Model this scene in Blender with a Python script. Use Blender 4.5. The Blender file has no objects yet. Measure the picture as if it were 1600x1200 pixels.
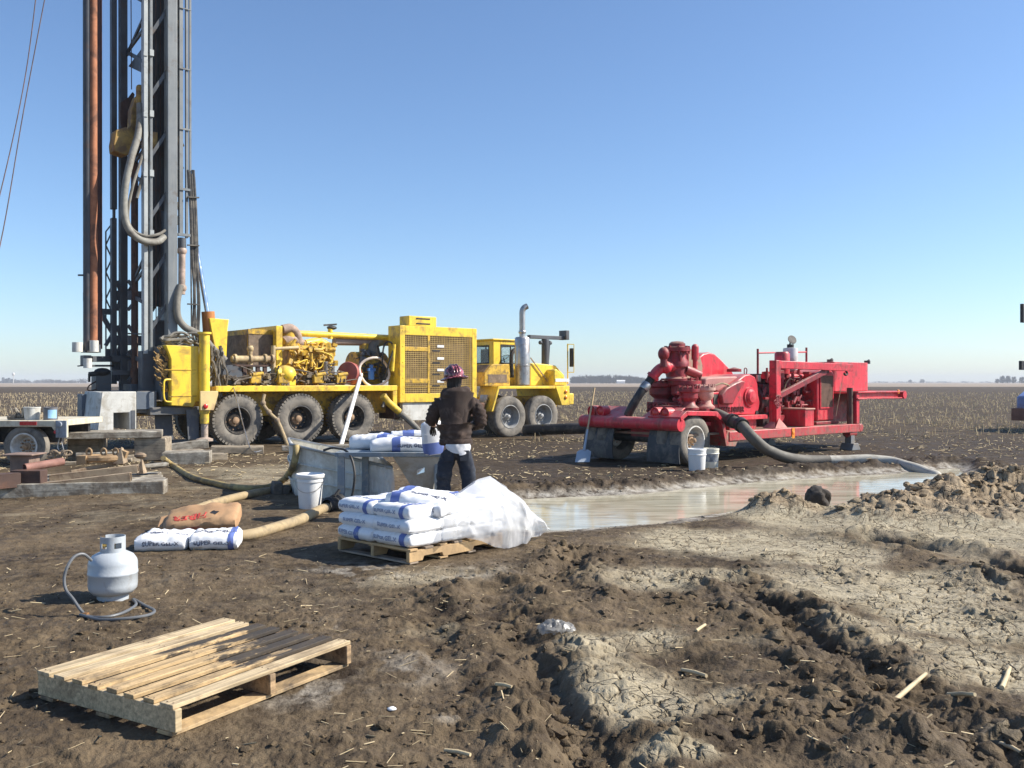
import bpy, bmesh, math, random
import numpy as np
from mathutils import Vector, Matrix, Euler
R = math.radians
rnd = random.Random(7)
scn = bpy.context.scene
COL = scn.collection
F, CX, HY, CAM = 1440.0, 800.0, 597.0, 1.6     # lens of the photo in pixels, horizon row, eye height

def at(px, py, Y):
    return Vector(((px - CX) / F * Y, Y, CAM - (py - HY) / F * Y))
def gp(px, py, z=0.0):
    Y = (CAM - z) * F / (py - HY)
    return Vector(((px - CX) / F * Y, Y, z))

class Frame:
    """local frame of a vehicle: x forward along its near side, y into it, z up"""
    def __init__(s, x, y, th):
        s.X, s.Y, s.th = x, y, R(th); s.c, s.s = math.cos(s.th), math.sin(s.th)
    def u(s, px, v=0.0):
        a = (px - CX) / F
        return (a * (s.Y + v * s.c) - s.X + v * s.s) / (s.c - a * s.s)
    def p(s, px, py, v=0.0):
        u = s.u(px, v)
        d = s.Y + u * s.s + v * s.c
        return Vector((u, v, CAM - (py - HY) / F * d))
    def world(s, q):
        return Vector((s.X + q[0] * s.c - q[1] * s.s, s.Y + q[0] * s.s + q[1] * s.c, q[2]))

# ------------------------------------------------------------------ mesh building
class MB:
    def __init__(s):
        s.v = []; s.f = []
    def add(s, vs, fs):
        o = len(s.v)
        s.v += [tuple(v) for v in vs]
        s.f += [tuple(i + o for i in f) for f in fs]
        return s
    def box(s, a, b):
        x0, x1 = sorted((a[0], b[0])); y0, y1 = sorted((a[1], b[1])); z0, z1 = sorted((a[2], b[2]))
        return s.add([(x0,y0,z0),(x1,y0,z0),(x1,y1,z0),(x0,y1,z0),(x0,y0,z1),(x1,y0,z1),(x1,y1,z1),(x0,y1,z1)],
              [(0,3,2,1),(4,5,6,7),(0,1,5,4),(1,2,6,5),(2,3,7,6),(3,0,4,7)])
    def pbox(s, fr, x0, y0, x1, y1, v0, v1):
        a = fr.p(x0, y0, v0); b = fr.p(x1, y1, v0); m = fr.p(x0, y1, v0); t = fr.p(x1, y0, v0)
        return s.box((a.x, v0, b.z), (b.x, v1, a.z))
    def obox(s, c, sz, rot=None, taper=1.0):
        M = rot.to_matrix() if rot else Matrix.Identity(3)
        hx, hy, hz = sz[0]/2, sz[1]/2, sz[2]/2
        vs = []
        for z in (-1, 1):
            k = taper if z > 0 else 1
            for x, y in ((-1,-1),(1,-1),(1,1),(-1,1)):
                vs.append(Vector(c) + M @ Vector((x*hx*k, y*hy*k, z*hz)))
        return s.add(vs, [(0,3,2,1),(4,5,6,7),(0,1,5,4),(1,2,6,5),(2,3,7,6),(3,0,4,7)])
    def bar(s, p, q, w, h=None, up=(0,0,1)):
        p, q = Vector(p), Vector(q); h = h or w
        d = (q - p).normalized(); upv = Vector(up)
        if abs(d.dot(upv)) > .98: upv = Vector((0,1,0)) if abs(d.y) < .9 else Vector((1,0,0))
        sd = d.cross(upv).normalized(); u2 = sd.cross(d).normalized()
        vs = []
        for o in (p, q):
            for a, b in ((-1,-1),(1,-1),(1,1),(-1,1)):
                vs.append(o + sd*a*w/2 + u2*b*h/2)
        return s.add(vs, [(0,3,2,1),(4,5,6,7),(0,1,5,4),(1,2,6,5),(2,3,7,6),(3,0,4,7)])
    def tube(s, pts, r, n=10, cap=True, closed=False):
        pts = [Vector(p) for p in pts]; m = len(pts)
        rs = r if isinstance(r, (list, tuple)) else [r]*m
        tg = []
        for i in range(m):
            a = pts[max(i-1,0)] if not closed else pts[i-1]
            b = pts[min(i+1,m-1)] if not closed else pts[(i+1)%m]
            t = (b-a); tg.append(t.normalized() if t.length > 1e-9 else Vector((0,0,1)))
        nrm = tg[0].orthogonal().normalized(); vs = []
        for i in range(m):
            if i: 
                nrm = nrm - tg[i]*nrm.dot(tg[i])
                nrm = nrm.normalized() if nrm.length > 1e-6 else tg[i].orthogonal().normalized()
            bn = tg[i].cross(nrm)
            for k in range(n):
                a = 2*math.pi*k/n
                vs.append(pts[i] + (nrm*math.cos(a) + bn*math.sin(a))*rs[i])
        fs = []
        for i in range(m-1 if not closed else m):
            j = (i+1) % m
            for k in range(n):
                fs.append((i*n+k, i*n+(k+1)%n, j*n+(k+1)%n, j*n+k))
        if cap and not closed:
            fs.append(tuple(range(n-1,-1,-1))); fs.append(tuple((m-1)*n+k for k in range(n)))
        return s.add(vs, fs)
    def cyl(s, p, q, r, r2=None, n=20):
        return s.tube([p, q], [r, r if r2 is None else r2], n)
    def lathe(s, prof, o, axis=(0,0,1), n=32, cap=False):
        ax = Vector(axis).normalized(); a = ax.orthogonal().normalized(); b = ax.cross(a); o = Vector(o)
        vs = []
        for (r, h) in prof:
            for k in range(n):
                t = 2*math.pi*k/n
                vs.append(o + ax*h + (a*math.cos(t) + b*math.sin(t))*r)
        fs = []
        for i in range(len(prof)-1):
            for k in range(n):
                fs.append((i*n+k, i*n+(k+1)%n, (i+1)*n+(k+1)%n, (i+1)*n+k))
        if cap:
            fs.append(tuple(range(n-1,-1,-1))); fs.append(tuple((len(prof)-1)*n+k for k in range(n)))
        return s.add(vs, fs)
    def sph(s, c, r, n=12, m=8):
        rr = r if isinstance(r, (tuple, list)) else (r, r, r)
        vs = [Vector(c)+Vector((0,0,-rr[2]))]
        for i in range(1, m):
            ph = -math.pi/2 + math.pi*i/m
            for k in range(n):
                t = 2*math.pi*k/n
                vs.append(Vector(c)+Vector((rr[0]*math.cos(ph)*math.cos(t), rr[1]*math.cos(ph)*math.sin(t), rr[2]*math.sin(ph))))
        vs.append(Vector(c)+Vector((0,0,rr[2])))
        fs = [(0, 1+(k+1)%n, 1+k) for k in range(n)]
        for i in range(m-2):
            for k in range(n):
                a = 1+i*n
                fs.append((a+k, a+(k+1)%n, a+n+(k+1)%n, a+n+k))
        L = len(vs)-1; a = 1+(m-2)*n
        fs += [(a+k, a+(k+1)%n, L) for k in range(n)]
        return s.add(vs, fs)
    def prism(s, poly, v0, v1, mp=None):
        """poly of (u,z), extruded along local y"""
        n = len(poly)
        f = mp or (lambda u, v, z: (u, v, z))
        vs = [f(u, v0, z) for u, z in poly] + [f(u, v1, z) for u, z in poly]
        fs = [tuple(range(n)), tuple(range(2*n-1, n-1, -1))] + [(i, (i+1)%n, n+(i+1)%n, n+i) for i in range(n)]
        return s.add(vs, fs)
    def pprism(s, fr, pts, v0, v1):
        poly = []
        for (px, py) in pts:
            q = fr.p(px, py, v0); poly.append((q.x, q.z))
        return s.prism(poly, v0, v1)
    def build(s, name, mat, parent=None, bevel=0, smooth=35, sub=0):
        me = bpy.data.meshes.new(name)
        me.from_pydata(s.v, [], s.f); me.update()
        bm = bmesh.new(); bm.from_mesh(me)
        bmesh.ops.recalc_face_normals(bm, faces=bm.faces[:])
        bm.to_mesh(me); bm.free()
        return link(name, me, mat, parent, bevel, smooth, sub)

def link(name, me, mat, parent=None, bevel=0, smooth=35, sub=0):
    me.materials.clear()
    for m in (mat if isinstance(mat, (list, tuple)) else [mat]): me.materials.append(m)
    if smooth:
        me.shade_smooth()
        if smooth < 180: me.set_sharp_from_angle(angle=R(smooth))
    o = bpy.data.objects.new(name, me); COL.objects.link(o)
    if parent: o.parent = parent
    if bevel:
        b = o.modifiers.new('bevel', 'BEVEL'); b.width = bevel; b.segments = 2; b.limit_method = 'ANGLE'; b.angle_limit = R(40)
    if sub:
        u = o.modifiers.new('sub', 'SUBSURF'); u.levels = sub; u.render_levels = sub
    return o

def np_mesh(name, V, Q, tris=False):
    me = bpy.data.meshes.new(name)
    V = np.asarray(V, dtype=np.float32); Q = np.asarray(Q, dtype=np.int32)
    k = Q.shape[1]
    me.vertices.add(len(V)); me.vertices.foreach_set('co', V.ravel())
    me.loops.add(Q.size); me.loops.foreach_set('vertex_index', Q.ravel())
    me.polygons.add(len(Q)); me.polygons.foreach_set('loop_start', np.arange(0, Q.size, k, dtype=np.int32))
    me.update(calc_edges=True); me.validate()
    return me

def tag(o, label, cat, group=None, kind=None):
    o['label'] = label; o['category'] = cat
    if group: o['group'] = group
    if kind: o['kind'] = kind
    return o
def thing(name, label, cat, loc=(0,0,0), rz=0.0, group=None):
    o = bpy.data.objects.new(name, None); COL.objects.link(o)
    o.location = loc; o.rotation_euler = (0, 0, rz); o.empty_display_size = .3
    return tag(o, label, cat, group)
def frame_thing(name, label, cat, fr, group=None):
    return thing(name, label, cat, (fr.X, fr.Y, 0), fr.th, group)
def copy_tree(o, parent=None):
    c = o.copy(); COL.objects.link(c)
    if parent: c.parent = parent
    for ch in list(o.children): copy_tree(ch, c)
    return c

def smooth_path(pts, k=8):
    """Catmull-Rom through the points"""
    P = [Vector(p) for p in pts]; out = []
    for i in range(len(P)-1):
        p0, p1, p2, p3 = P[max(i-1,0)], P[i], P[i+1], P[min(i+2,len(P)-1)]
        for j in range(k):
            t = j/k
            out.append(.5*((2*p1)+(-p0+p2)*t+(2*p0-5*p1+4*p2-p3)*t*t+(-p0+3*p1-3*p2+p3)*t**3))
    out.append(P[-1]); return out

def text_data(s, size=1.0, ext=.004, bold=0.0):
    cu = bpy.data.curves.new('lettering', 'FONT'); cu.body = s; cu.size = size; cu.extrude = ext
    cu.align_x = 'CENTER'; cu.align_y = 'CENTER'; cu.offset = bold; cu.resolution_u = 3
    o = bpy.data.objects.new('lettering', cu); COL.objects.link(o)
    bpy.context.view_layer.update()
    me = o.to_mesh()
    vs = [v.co.copy() for v in me.vertices]; fs = [tuple(p.vertices) for p in me.polygons]
    o.to_mesh_clear(); bpy.data.objects.remove(o); bpy.data.curves.remove(cu)
    return vs, fs
def lettering(s, size, M, mat, parent, ext=.004, bold=0.0, mp=None, sx=1.0):
    vs, fs = text_data(s, size, ext, bold)
    for v in vs: v.x *= sx
    mb = MB(); mb.add([(mp(v) if mp else M @ v) for v in vs], fs)
    return mb.build('lettering', mat, parent, smooth=0)

# ------------------------------------------------------------------ noise (numpy)
def h2(ix, iy, s):
    n = (ix.astype(np.int64)*374761393 + iy.astype(np.int64)*668265263 + s*1442695041) & 0xffffffff
    n = ((n ^ (n >> 13))*1274126177) & 0xffffffff
    return ((n ^ (n >> 16)) & 0xffffff)/float(0x1000000)
def vnoise(x, y, s=0):
    ix, iy = np.floor(x), np.floor(y); fx, fy = x-ix, y-iy
    fx = fx*fx*fx*(fx*(fx*6-15)+10); fy = fy*fy*fy*(fy*(fy*6-15)+10)
    a, b, c, d = h2(ix,iy,s), h2(ix+1,iy,s), h2(ix,iy+1,s), h2(ix+1,iy+1,s)
    return (a+(b-a)*fx)*(1-fy)+(c+(d-c)*fx)*fy
def fbm(x, y, o=4, s=0, g=.5):
    t = 0; a = 1; n = 0
    for i in range(o):
        t = t + a*(vnoise(x*2**i + 17.3*i, y*2**i - 9.1*i, s+i)*2-1); n += a; a *= g
    return t/n
def worley(x, y, s=0):
    ix, iy = np.floor(x), np.floor(y)
    f1 = np.full(x.shape, 9.); f2 = np.full(x.shape, 9.); idv = np.zeros(x.shape)
    for dx in (-1,0,1):
        for dy in (-1,0,1):
            cx, cy = ix+dx, iy+dy
            d = np.hypot(cx+h2(cx,cy,s+1)-x, cy+h2(cx,cy,s+2)-y)
            m = d < f1
            f2 = np.where(m, f1, np.minimum(f2, d)); idv = np.where(m, h2(cx,cy,s+3), idv); f1 = np.where(m, d, f1)
    return f1, f2, idv
def sstep(a, b, x):
    t = np.clip((x-a)/(b-a), 0, 1); return t*t*(3-2*t)

# ------------------------------------------------------------------ materials
def newmat(name):
    m = bpy.data.materials.new(name); m.use_nodes = True
    nt = m.node_tree; return m, nt, nt.nodes['Principled BSDF']
def N(nt, t, **kw):
    n = nt.nodes.new(t)
    for k, v in kw.items(): setattr(n, k, v)
    return n
def noise_node(nt, vec, scale, detail=6, rough=.6, dist=0):
    n = N(nt, 'ShaderNodeTexNoise'); n.inputs['Scale'].default_value = scale; n.inputs['Detail'].default_value = detail
    n.inputs['Roughness'].default_value = rough; n.inputs['Distortion'].default_value = dist
    nt.links.new(vec, n.inputs['Vector']); return n.outputs['Fac']
def maprange(nt, src, a, b, c=0., d=1.):
    n = N(nt, 'ShaderNodeMapRange'); nt.links.new(src, n.inputs[0])
    for i, v in zip((1,2,3,4), (a,b,c,d)): n.inputs[i].default_value = v
    return n.outputs[0]
def mixc(nt, fac, a, b, mode='MIX'):
    n = N(nt, 'ShaderNodeMix', data_type='RGBA', blend_type=mode)
    for i, x in ((0, fac), (6, a), (7, b)):
        if hasattr(x, 'is_output') or isinstance(x, bpy.types.NodeSocket): nt.links.new(x, n.inputs[i])
        else: n.inputs[i].default_value = (*x, 1) if isinstance(x, tuple) else x
    return n.outputs[2]
def mth(nt, op, a, b=0.):
    n = N(nt, 'ShaderNodeMath', operation=op)
    for i, x in ((0, a), (1, b)):
        if isinstance(x, bpy.types.NodeSocket): nt.links.new(x, n.inputs[i])
        else: n.inputs[i].default_value = x
    return n.outputs[0]

def pm(name, col, rough=.55, metal=0., var=.18, vs=2.5, dirt=None, dirt_amt=.35, ds=3., dust=None, dust_amt=.6,
       bump=.15, bs=60., coat=0., streak=None, low=None, grain=None):
    """painted / worn surface: slow tone variation, dirt or rust patches, dust lying on upward faces, splash near the ground"""
    m, nt, b = newmat(name); L = nt.links
    tc = N(nt, 'ShaderNodeTexCoord').outputs['Object']
    n1 = noise_node(nt, tc, vs, 7)
    k = maprange(nt, n1, .3, .7, 1-var, 1+var)
    c = mixc(nt, 1.0, col, k, 'MULTIPLY')
    n_ = nt.nodes[-1]
    rf = None
    if dirt:
        n2 = noise_node(nt, tc, ds, 9, .68, .4)
        f = maprange(nt, n2, .62-dirt_amt*.35, .70-dirt_amt*.2)
        f = mth(nt, 'MULTIPLY', f, min(1., .35+dirt_amt))
        c = mixc(nt, f, c, dirt); rf = f
    if streak:
        mp = N(nt, 'ShaderNodeMapping'); L.new(tc, mp.inputs[0]); mp.inputs['Scale'].default_value = (6, 6, .45)
        n4 = noise_node(nt, mp.outputs[0], 2.2, 6, .6)
        f = mth(nt, 'MULTIPLY', maprange(nt, n4, .52, .70), .55)
        c = mixc(nt, f, c, streak)
    if low:
        sx = N(nt, 'ShaderNodeSeparateXYZ'); L.new(tc, sx.inputs[0])
        f = maprange(nt, sx.outputs[2], low[2], low[1], 0, 1)
        f = mth(nt, 'MULTIPLY', f, maprange(nt, noise_node(nt, tc, 9, 6), .35, .6))
        c = mixc(nt, f, c, low[0])
    if grain:
        mp = N(nt, 'ShaderNodeMapping'); L.new(tc, mp.inputs[0]); mp.inputs['Scale'].default_value = grain
        n5 = noise_node(nt, mp.outputs[0], 3.0, 7, .7, .6)
        c = mixc(nt, 1.0, c, maprange(nt, n5, .34, .66, .52, 1.28), 'MULTIPLY')
    if dust:
        g = N(nt, 'ShaderNodeNewGeometry'); s = N(nt, 'ShaderNodeSeparateXYZ'); L.new(g.outputs['Normal'], s.inputs[0])
        f = maprange(nt, s.outputs[2], .3, .95, 0, dust_amt)
        f = mth(nt, 'MULTIPLY', f, maprange(nt, noise_node(nt, tc, 5, 6), .25, .65))
        c = mixc(nt, f, c, dust)
    L.new(c, b.inputs['Base Color'])
    r = maprange(nt, noise_node(nt, tc, 8, 5), .3, .7, max(.05, rough-.12), min(1, rough+.15))
    L.new(r, b.inputs['Roughness']); b.inputs['Metallic'].default_value = metal
    if coat: b.inputs['Coat Weight'].default_value = coat
    if bump:
        bn = N(nt, 'ShaderNodeBump'); bn.inputs['Strength'].default_value = bump; bn.inputs['Distance'].default_value = .01
        L.new(noise_node(nt, tc, bs, 4), bn.inputs['Height']); L.new(bn.outputs[0], b.inputs['Normal'])
    return m
# ================================================================== layout of the mud
def W(px, py, z=0.): 
    q = gp(px, py, z); return (q.x, q.y)
def blobs(x, y, L):
    t = np.zeros_like(x)
    for (px, py, rx, ry, a) in L:
        c = W(px, py); sx = rx/F*c[1]; sy = abs(W(px, py-ry)[1]-W(px, py+ry)[1])/2
        d = ((x-c[0])/sx)**2+((y-c[1])/sy)**2
        t = np.maximum(t, a*np.exp(-d*.8))
    return t
PIT_PX = [(720,806),(790,783),(900,777),(1000,772),(1080,764),(1180,754),(1300,746),(1400,740),(1496,732),(1506,742),
          (1440,768),(1340,785),(1240,792),(1180,795),(1100,806),(1020,817),(940,823),(850,829),(770,826)]
WZ = -.08
PIT = [W(a, b, WZ) for a, b in PIT_PX]
def pit_sd(x, y):
    d = np.full(x.shape, 1e9); ins = np.zeros(x.shape, bool); n = len(PIT)
    for i in range(n):
        x1, y1 = PIT[i]; x2, y2 = PIT[(i+1) % n]
        ex, ey = x2-x1, y2-y1
        t = np.clip(((x-x1)*ex+(y-y1)*ey)/(ex*ex+ey*ey), 0, 1)
        d = np.minimum(d, np.hypot(x-x1-ex*t, y-y1-ey*t))
        c = ((y1 > y) != (y2 > y)) & (x < (x2-x1)*(y-y1)/((y2-y1) if abs(y2-y1) > 1e-9 else 1e-9)+x1)
        ins ^= c
    return np.where(ins, -d, d)
def line_sd(x, y, pts):
    d = np.full(x.shape, 1e9)
    for i in range(len(pts)-1):
        x1, y1 = pts[i]; x2, y2 = pts[i+1]; ex, ey = x2-x1, y2-y1
        t = np.clip(((x-x1)*ex+(y-y1)*ey)/(ex*ex+ey*ey), 0, 1)
        d = np.minimum(d, np.hypot(x-x1-ex*t, y-y1-ey*t))
    return d
CLAY = [(1120,845,140,24,1),(1270,862,110,26,1),(1400,915,190,32,1.1),(1500,965,140,36,1),(1570,1050,80,50,.9),(1050,905,120,20,.9),
        (1010,995,80,24,.7),(985,1085,115,60,.85),(930,1010,60,26,.7),(1180,1010,70,24,.6),(1130,1085,60,22,.6),(700,985,70,16,.5),(1060,1180,120,25,.7),(1330,975,70,26,.8),(1420,1000,90,22,.7),(1480,1060,60,24,.6),
        (1420,790,260,48,1.25),(1200,800,70,22,1.1),(640,905,160,18,.45),(420,742,170,22,.6),(300,905,260,60,.28),(150,800,220,30,.35),(1560,1150,60,24,.6)]
ROUGH = [(890,868,70,16,1),(900,897,90,18,.9),(800,970,40,26,1),(830,1070,45,70,1),(870,1150,70,40,1),(1150,920,60,20,1),(1100,955,80,24,.8),
         (1250,975,90,40,1),(1310,1030,90,50,1),(1240,1130,150,50,.9),(1450,1140,170,50,1.1),(1570,1180,80,30,1),(1080,1150,70,30,.6),
         (1330,900,50,16,.8),(1540,915,70,24,.9),(1560,960,50,16,.7),(700,1120,90,60,.5),(640,1000,120,40,.4),(100,1000,120,50,.4),(60,1120,100,60,.5),
         (420,980,80,30,.4),(1020,765,220,10,.8),(1260,735,160,8,.7),(700,940,60,20,.6),(330,1170,160,30,.5),(960,940,60,24,.5),(760,890,60,14,.5)]
RUTS = [([(765,925),(800,985),(840,1050),(880,1120),(960,1230)], .16, .15),
        ([(1140,912),(1230,958),(1290,1008),(1370,1060),(1480,1130),(1600,1210)], .15, .17),
        ([(1370,842),(1450,853),(1520,872),(1620,895)], .22, .2),
        ([(905,870),(860,905),(900,935)], .14, .10),
        ([(1040,1030),(1120,1080),(1200,1150),(1290,1230)], .2, .06),
        ([(690,960),(720,1060),(700,1200)], .25, .05)]
RUTS = [([W(*q) for q in L], w, d) for L, w, d in RUTS]
HEAP = [(2.95,11.5,.38,.10),(3.3,11.3,.36,.20),(3.9,11.2,.5,.03),(4.55,11.0,.6,.15),(5.3,11.1,.55,.27),(5.9,11.5,.7,.26),(6.5,11.2,.8,.20),(7.6,11.5,1.1,.24),
        (9.2,12.2,1.4,.45),(5.2,10.2,.5,.13),(6.1,10.1,.6,.15),(7.2,10.2,.8,.16),(8.6,10.6,1.0,.24),(4.0,10.7,.55,.08),(4.3,10.4,.5,.08)]
FLAT = [((-1.5,4.9),1.0),((-2.95,6.55),.5),((-.9,8.9),1.2),((-3.4,9.2),.9),((-1.9,11.6),1.8)]
def heap_h(x, y):
    t = np.zeros_like(x)
    for hx, hy, r, h in HEAP:
        t = t + h*np.exp(-(((x-hx)/r)**2+((y-hy)/(r*.8))**2))
    return np.minimum(t, .2+.62*t)
def masks(x, y):
    n = fbm(x*1.3, y*1.3, 5, 11); n2 = fbm(x*4, y*4, 4, 29)
    clay = blobs(x, y, CLAY)
    clay = np.clip(sstep(.24, .66, clay+n*.42+n2*.22)*np.clip(clay*1.4, 0, 1), 0, 1)
    rough = np.clip(blobs(x, y, ROUGH)+n*.15, 0, 1.2)
    hp = heap_h(x, y)
    rough = np.maximum(rough, sstep(.04, .2, hp)*.95)
    fl = np.ones_like(x)
    for (c, r) in FLAT: fl = fl*sstep(r*.75, r*1.15, np.hypot(x-c[0], y-c[1]))
    return clay, rough*fl, hp, fl
def H(x, y, spacing=None, full=False):
    x = np.asarray(x, float); y = np.asarray(y, float)
    d = np.hypot(x, y)
    sp = d*.0014 if spacing is None else np.full_like(x, spacing)
    def w(wl): return np.clip(wl/(sp*2.2)-1, 0, 1)
    clay, rough, hp, fl = masks(x, y)
    near = 1-sstep(14, 30, d)
    z = .030*fbm(x*.55, y*.55, 3, 3)*(.3+.7*near)
    z = z+.022*fbm(x*2.1, y*2.1, 4, 5)*(.35+.65*fl)*near*w(.3)
    z = z-.13*np.exp(-(((x-2)/9)**2+((y-29.5)/4.5)**2))
    # clods: rounded lumps of three sizes, broken edges between them
    wx, wy = x+.07*fbm(x*5, y*5, 4, 40), y+.07*fbm(x*5, y*5, 4, 44)
    f1, f2, i1 = worley(wx*3.1, wy*3.1, 50)
    big = np.clip(1-(f1/.72)**2, 0, 1)*i1
    f1b, f2b, i2 = worley(wx*7.5, wy*7.5, 60)
    mid = np.clip(1-(f1b/.68)**2, 0, 1)**.8*i2
    f1c, f2c, i3 = worley(wx*18, wy*18, 70)
    sml = np.clip(1-(f1c/.68)**2, 0, 1)**.8*i3
    bil = 1-np.abs(fbm(wx*4.2, wy*4.2, 5, 66))*3.2
    bg = (.24+.45*fbm(x*.8, y*.8, 3, 77))*(.3+.7*fl)*(1-.75*clay)
    rr = np.maximum(rough, np.clip(bg, 0, 1))
    fade = (1-.55*sstep(9, 16, d))*(1-sstep(30, 60, d))
    z = z+fade*(rr*(.034*big*rough*w(.32)+.034*mid*w(.13)+.026*sml*w(.06))+.022*rough*bil*w(.12))
    z = z+fade*(.012*fbm(x*13, y*13, 4, 81)+.006*fbm(x*45, y*45, 3, 85)*w(.05))*(.35+.65*(1-clay))*w(.08)
    # crumbly rim along steps in the tone
    # cracks in the drying clay
    cx, cy = x+.04*fbm(x*5, y*5, 3, 90), y+.04*fbm(x*5, y*5, 3, 93)
    g1, g2, _ = worley(cx*5.5, cy*5.5, 95); g3, g4, _ = worley(cx*13, cy*13, 99)
    crk = clay*(1-sstep(.0, .10, g2-g1))*sstep(-.35, .1, fbm(x*1.7, y*1.7, 3, 97))
    crk2 = clay*(1-sstep(.0, .12, g4-g3))*sstep(-.2, .25, fbm(x*2.3, y*2.3, 3, 98))
    z = z-(.028*crk*w(.04)+.012*crk2*w(.03))*(1-rough*.6)
    for L, wd, dp in RUTS:
        q0 = line_sd(x, y, L); q = q0+.07*fbm(x*3.5, y*3.5, 4, 120); qe = q+.045*fbm(x*11, y*11, 4, 124)
        z = z-dp*.36*(1-sstep(wd*.4, wd*1.0, qe))*sstep(-.10, .30, fbm(x*1.5, y*1.5, 3, 126))
        z = z-dp*.36*np.exp(-(q/wd)**2)*(.5+.5*sstep(-.3, .2, fbm(x*1.2, y*1.2, 2, 127)))+dp*.26*np.exp(-((q-wd*1.9)/(wd*.9))**2)*(.4+.9*mid+.4*big)
    z = z+hp*(1+.25*fbm(x*2.5, y*2.5, 4, 130))+sstep(.05, .25, hp)*(.06*big+.035*mid+.02*bil)
    # slurry pit
    inb = (x > -3) & (x < 12) & (y > 8) & (y < 22)
    if inb.any():
        s = np.full(x.shape, 9.)
        s[inb] = pit_sd(x[inb], y[inb])
        s = s+.10*fbm(x*2.2, y*2.2, 4, 140)*(s < 3)-.03
        wid = np.where(y > 12.5+.28*x, .38, .8)
        t = sstep(0., 1., s/wid)
        lip = .10*np.exp(-((s-.55)/.38)**2)*(.35+.8*big+.5*mid)*(y > 12.5+.28*x)
        zin = np.maximum(-.55, WZ+.55*s-.004)
        z = np.where(s < 0, zin, (WZ+.004)*(1-t)+(z+lip)*t)
    else: s = np.full(x.shape, 9.)
    if full: return z, clay, rough, hp, s, crk, crk2
    return z
def hz(x, y): return float(H(np.array([x]), np.array([y]), .03)[0])
def onground(px, py, z=0.):
    q = gp(px, py, z); q.z = hz(q.x, q.y); return q

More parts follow.
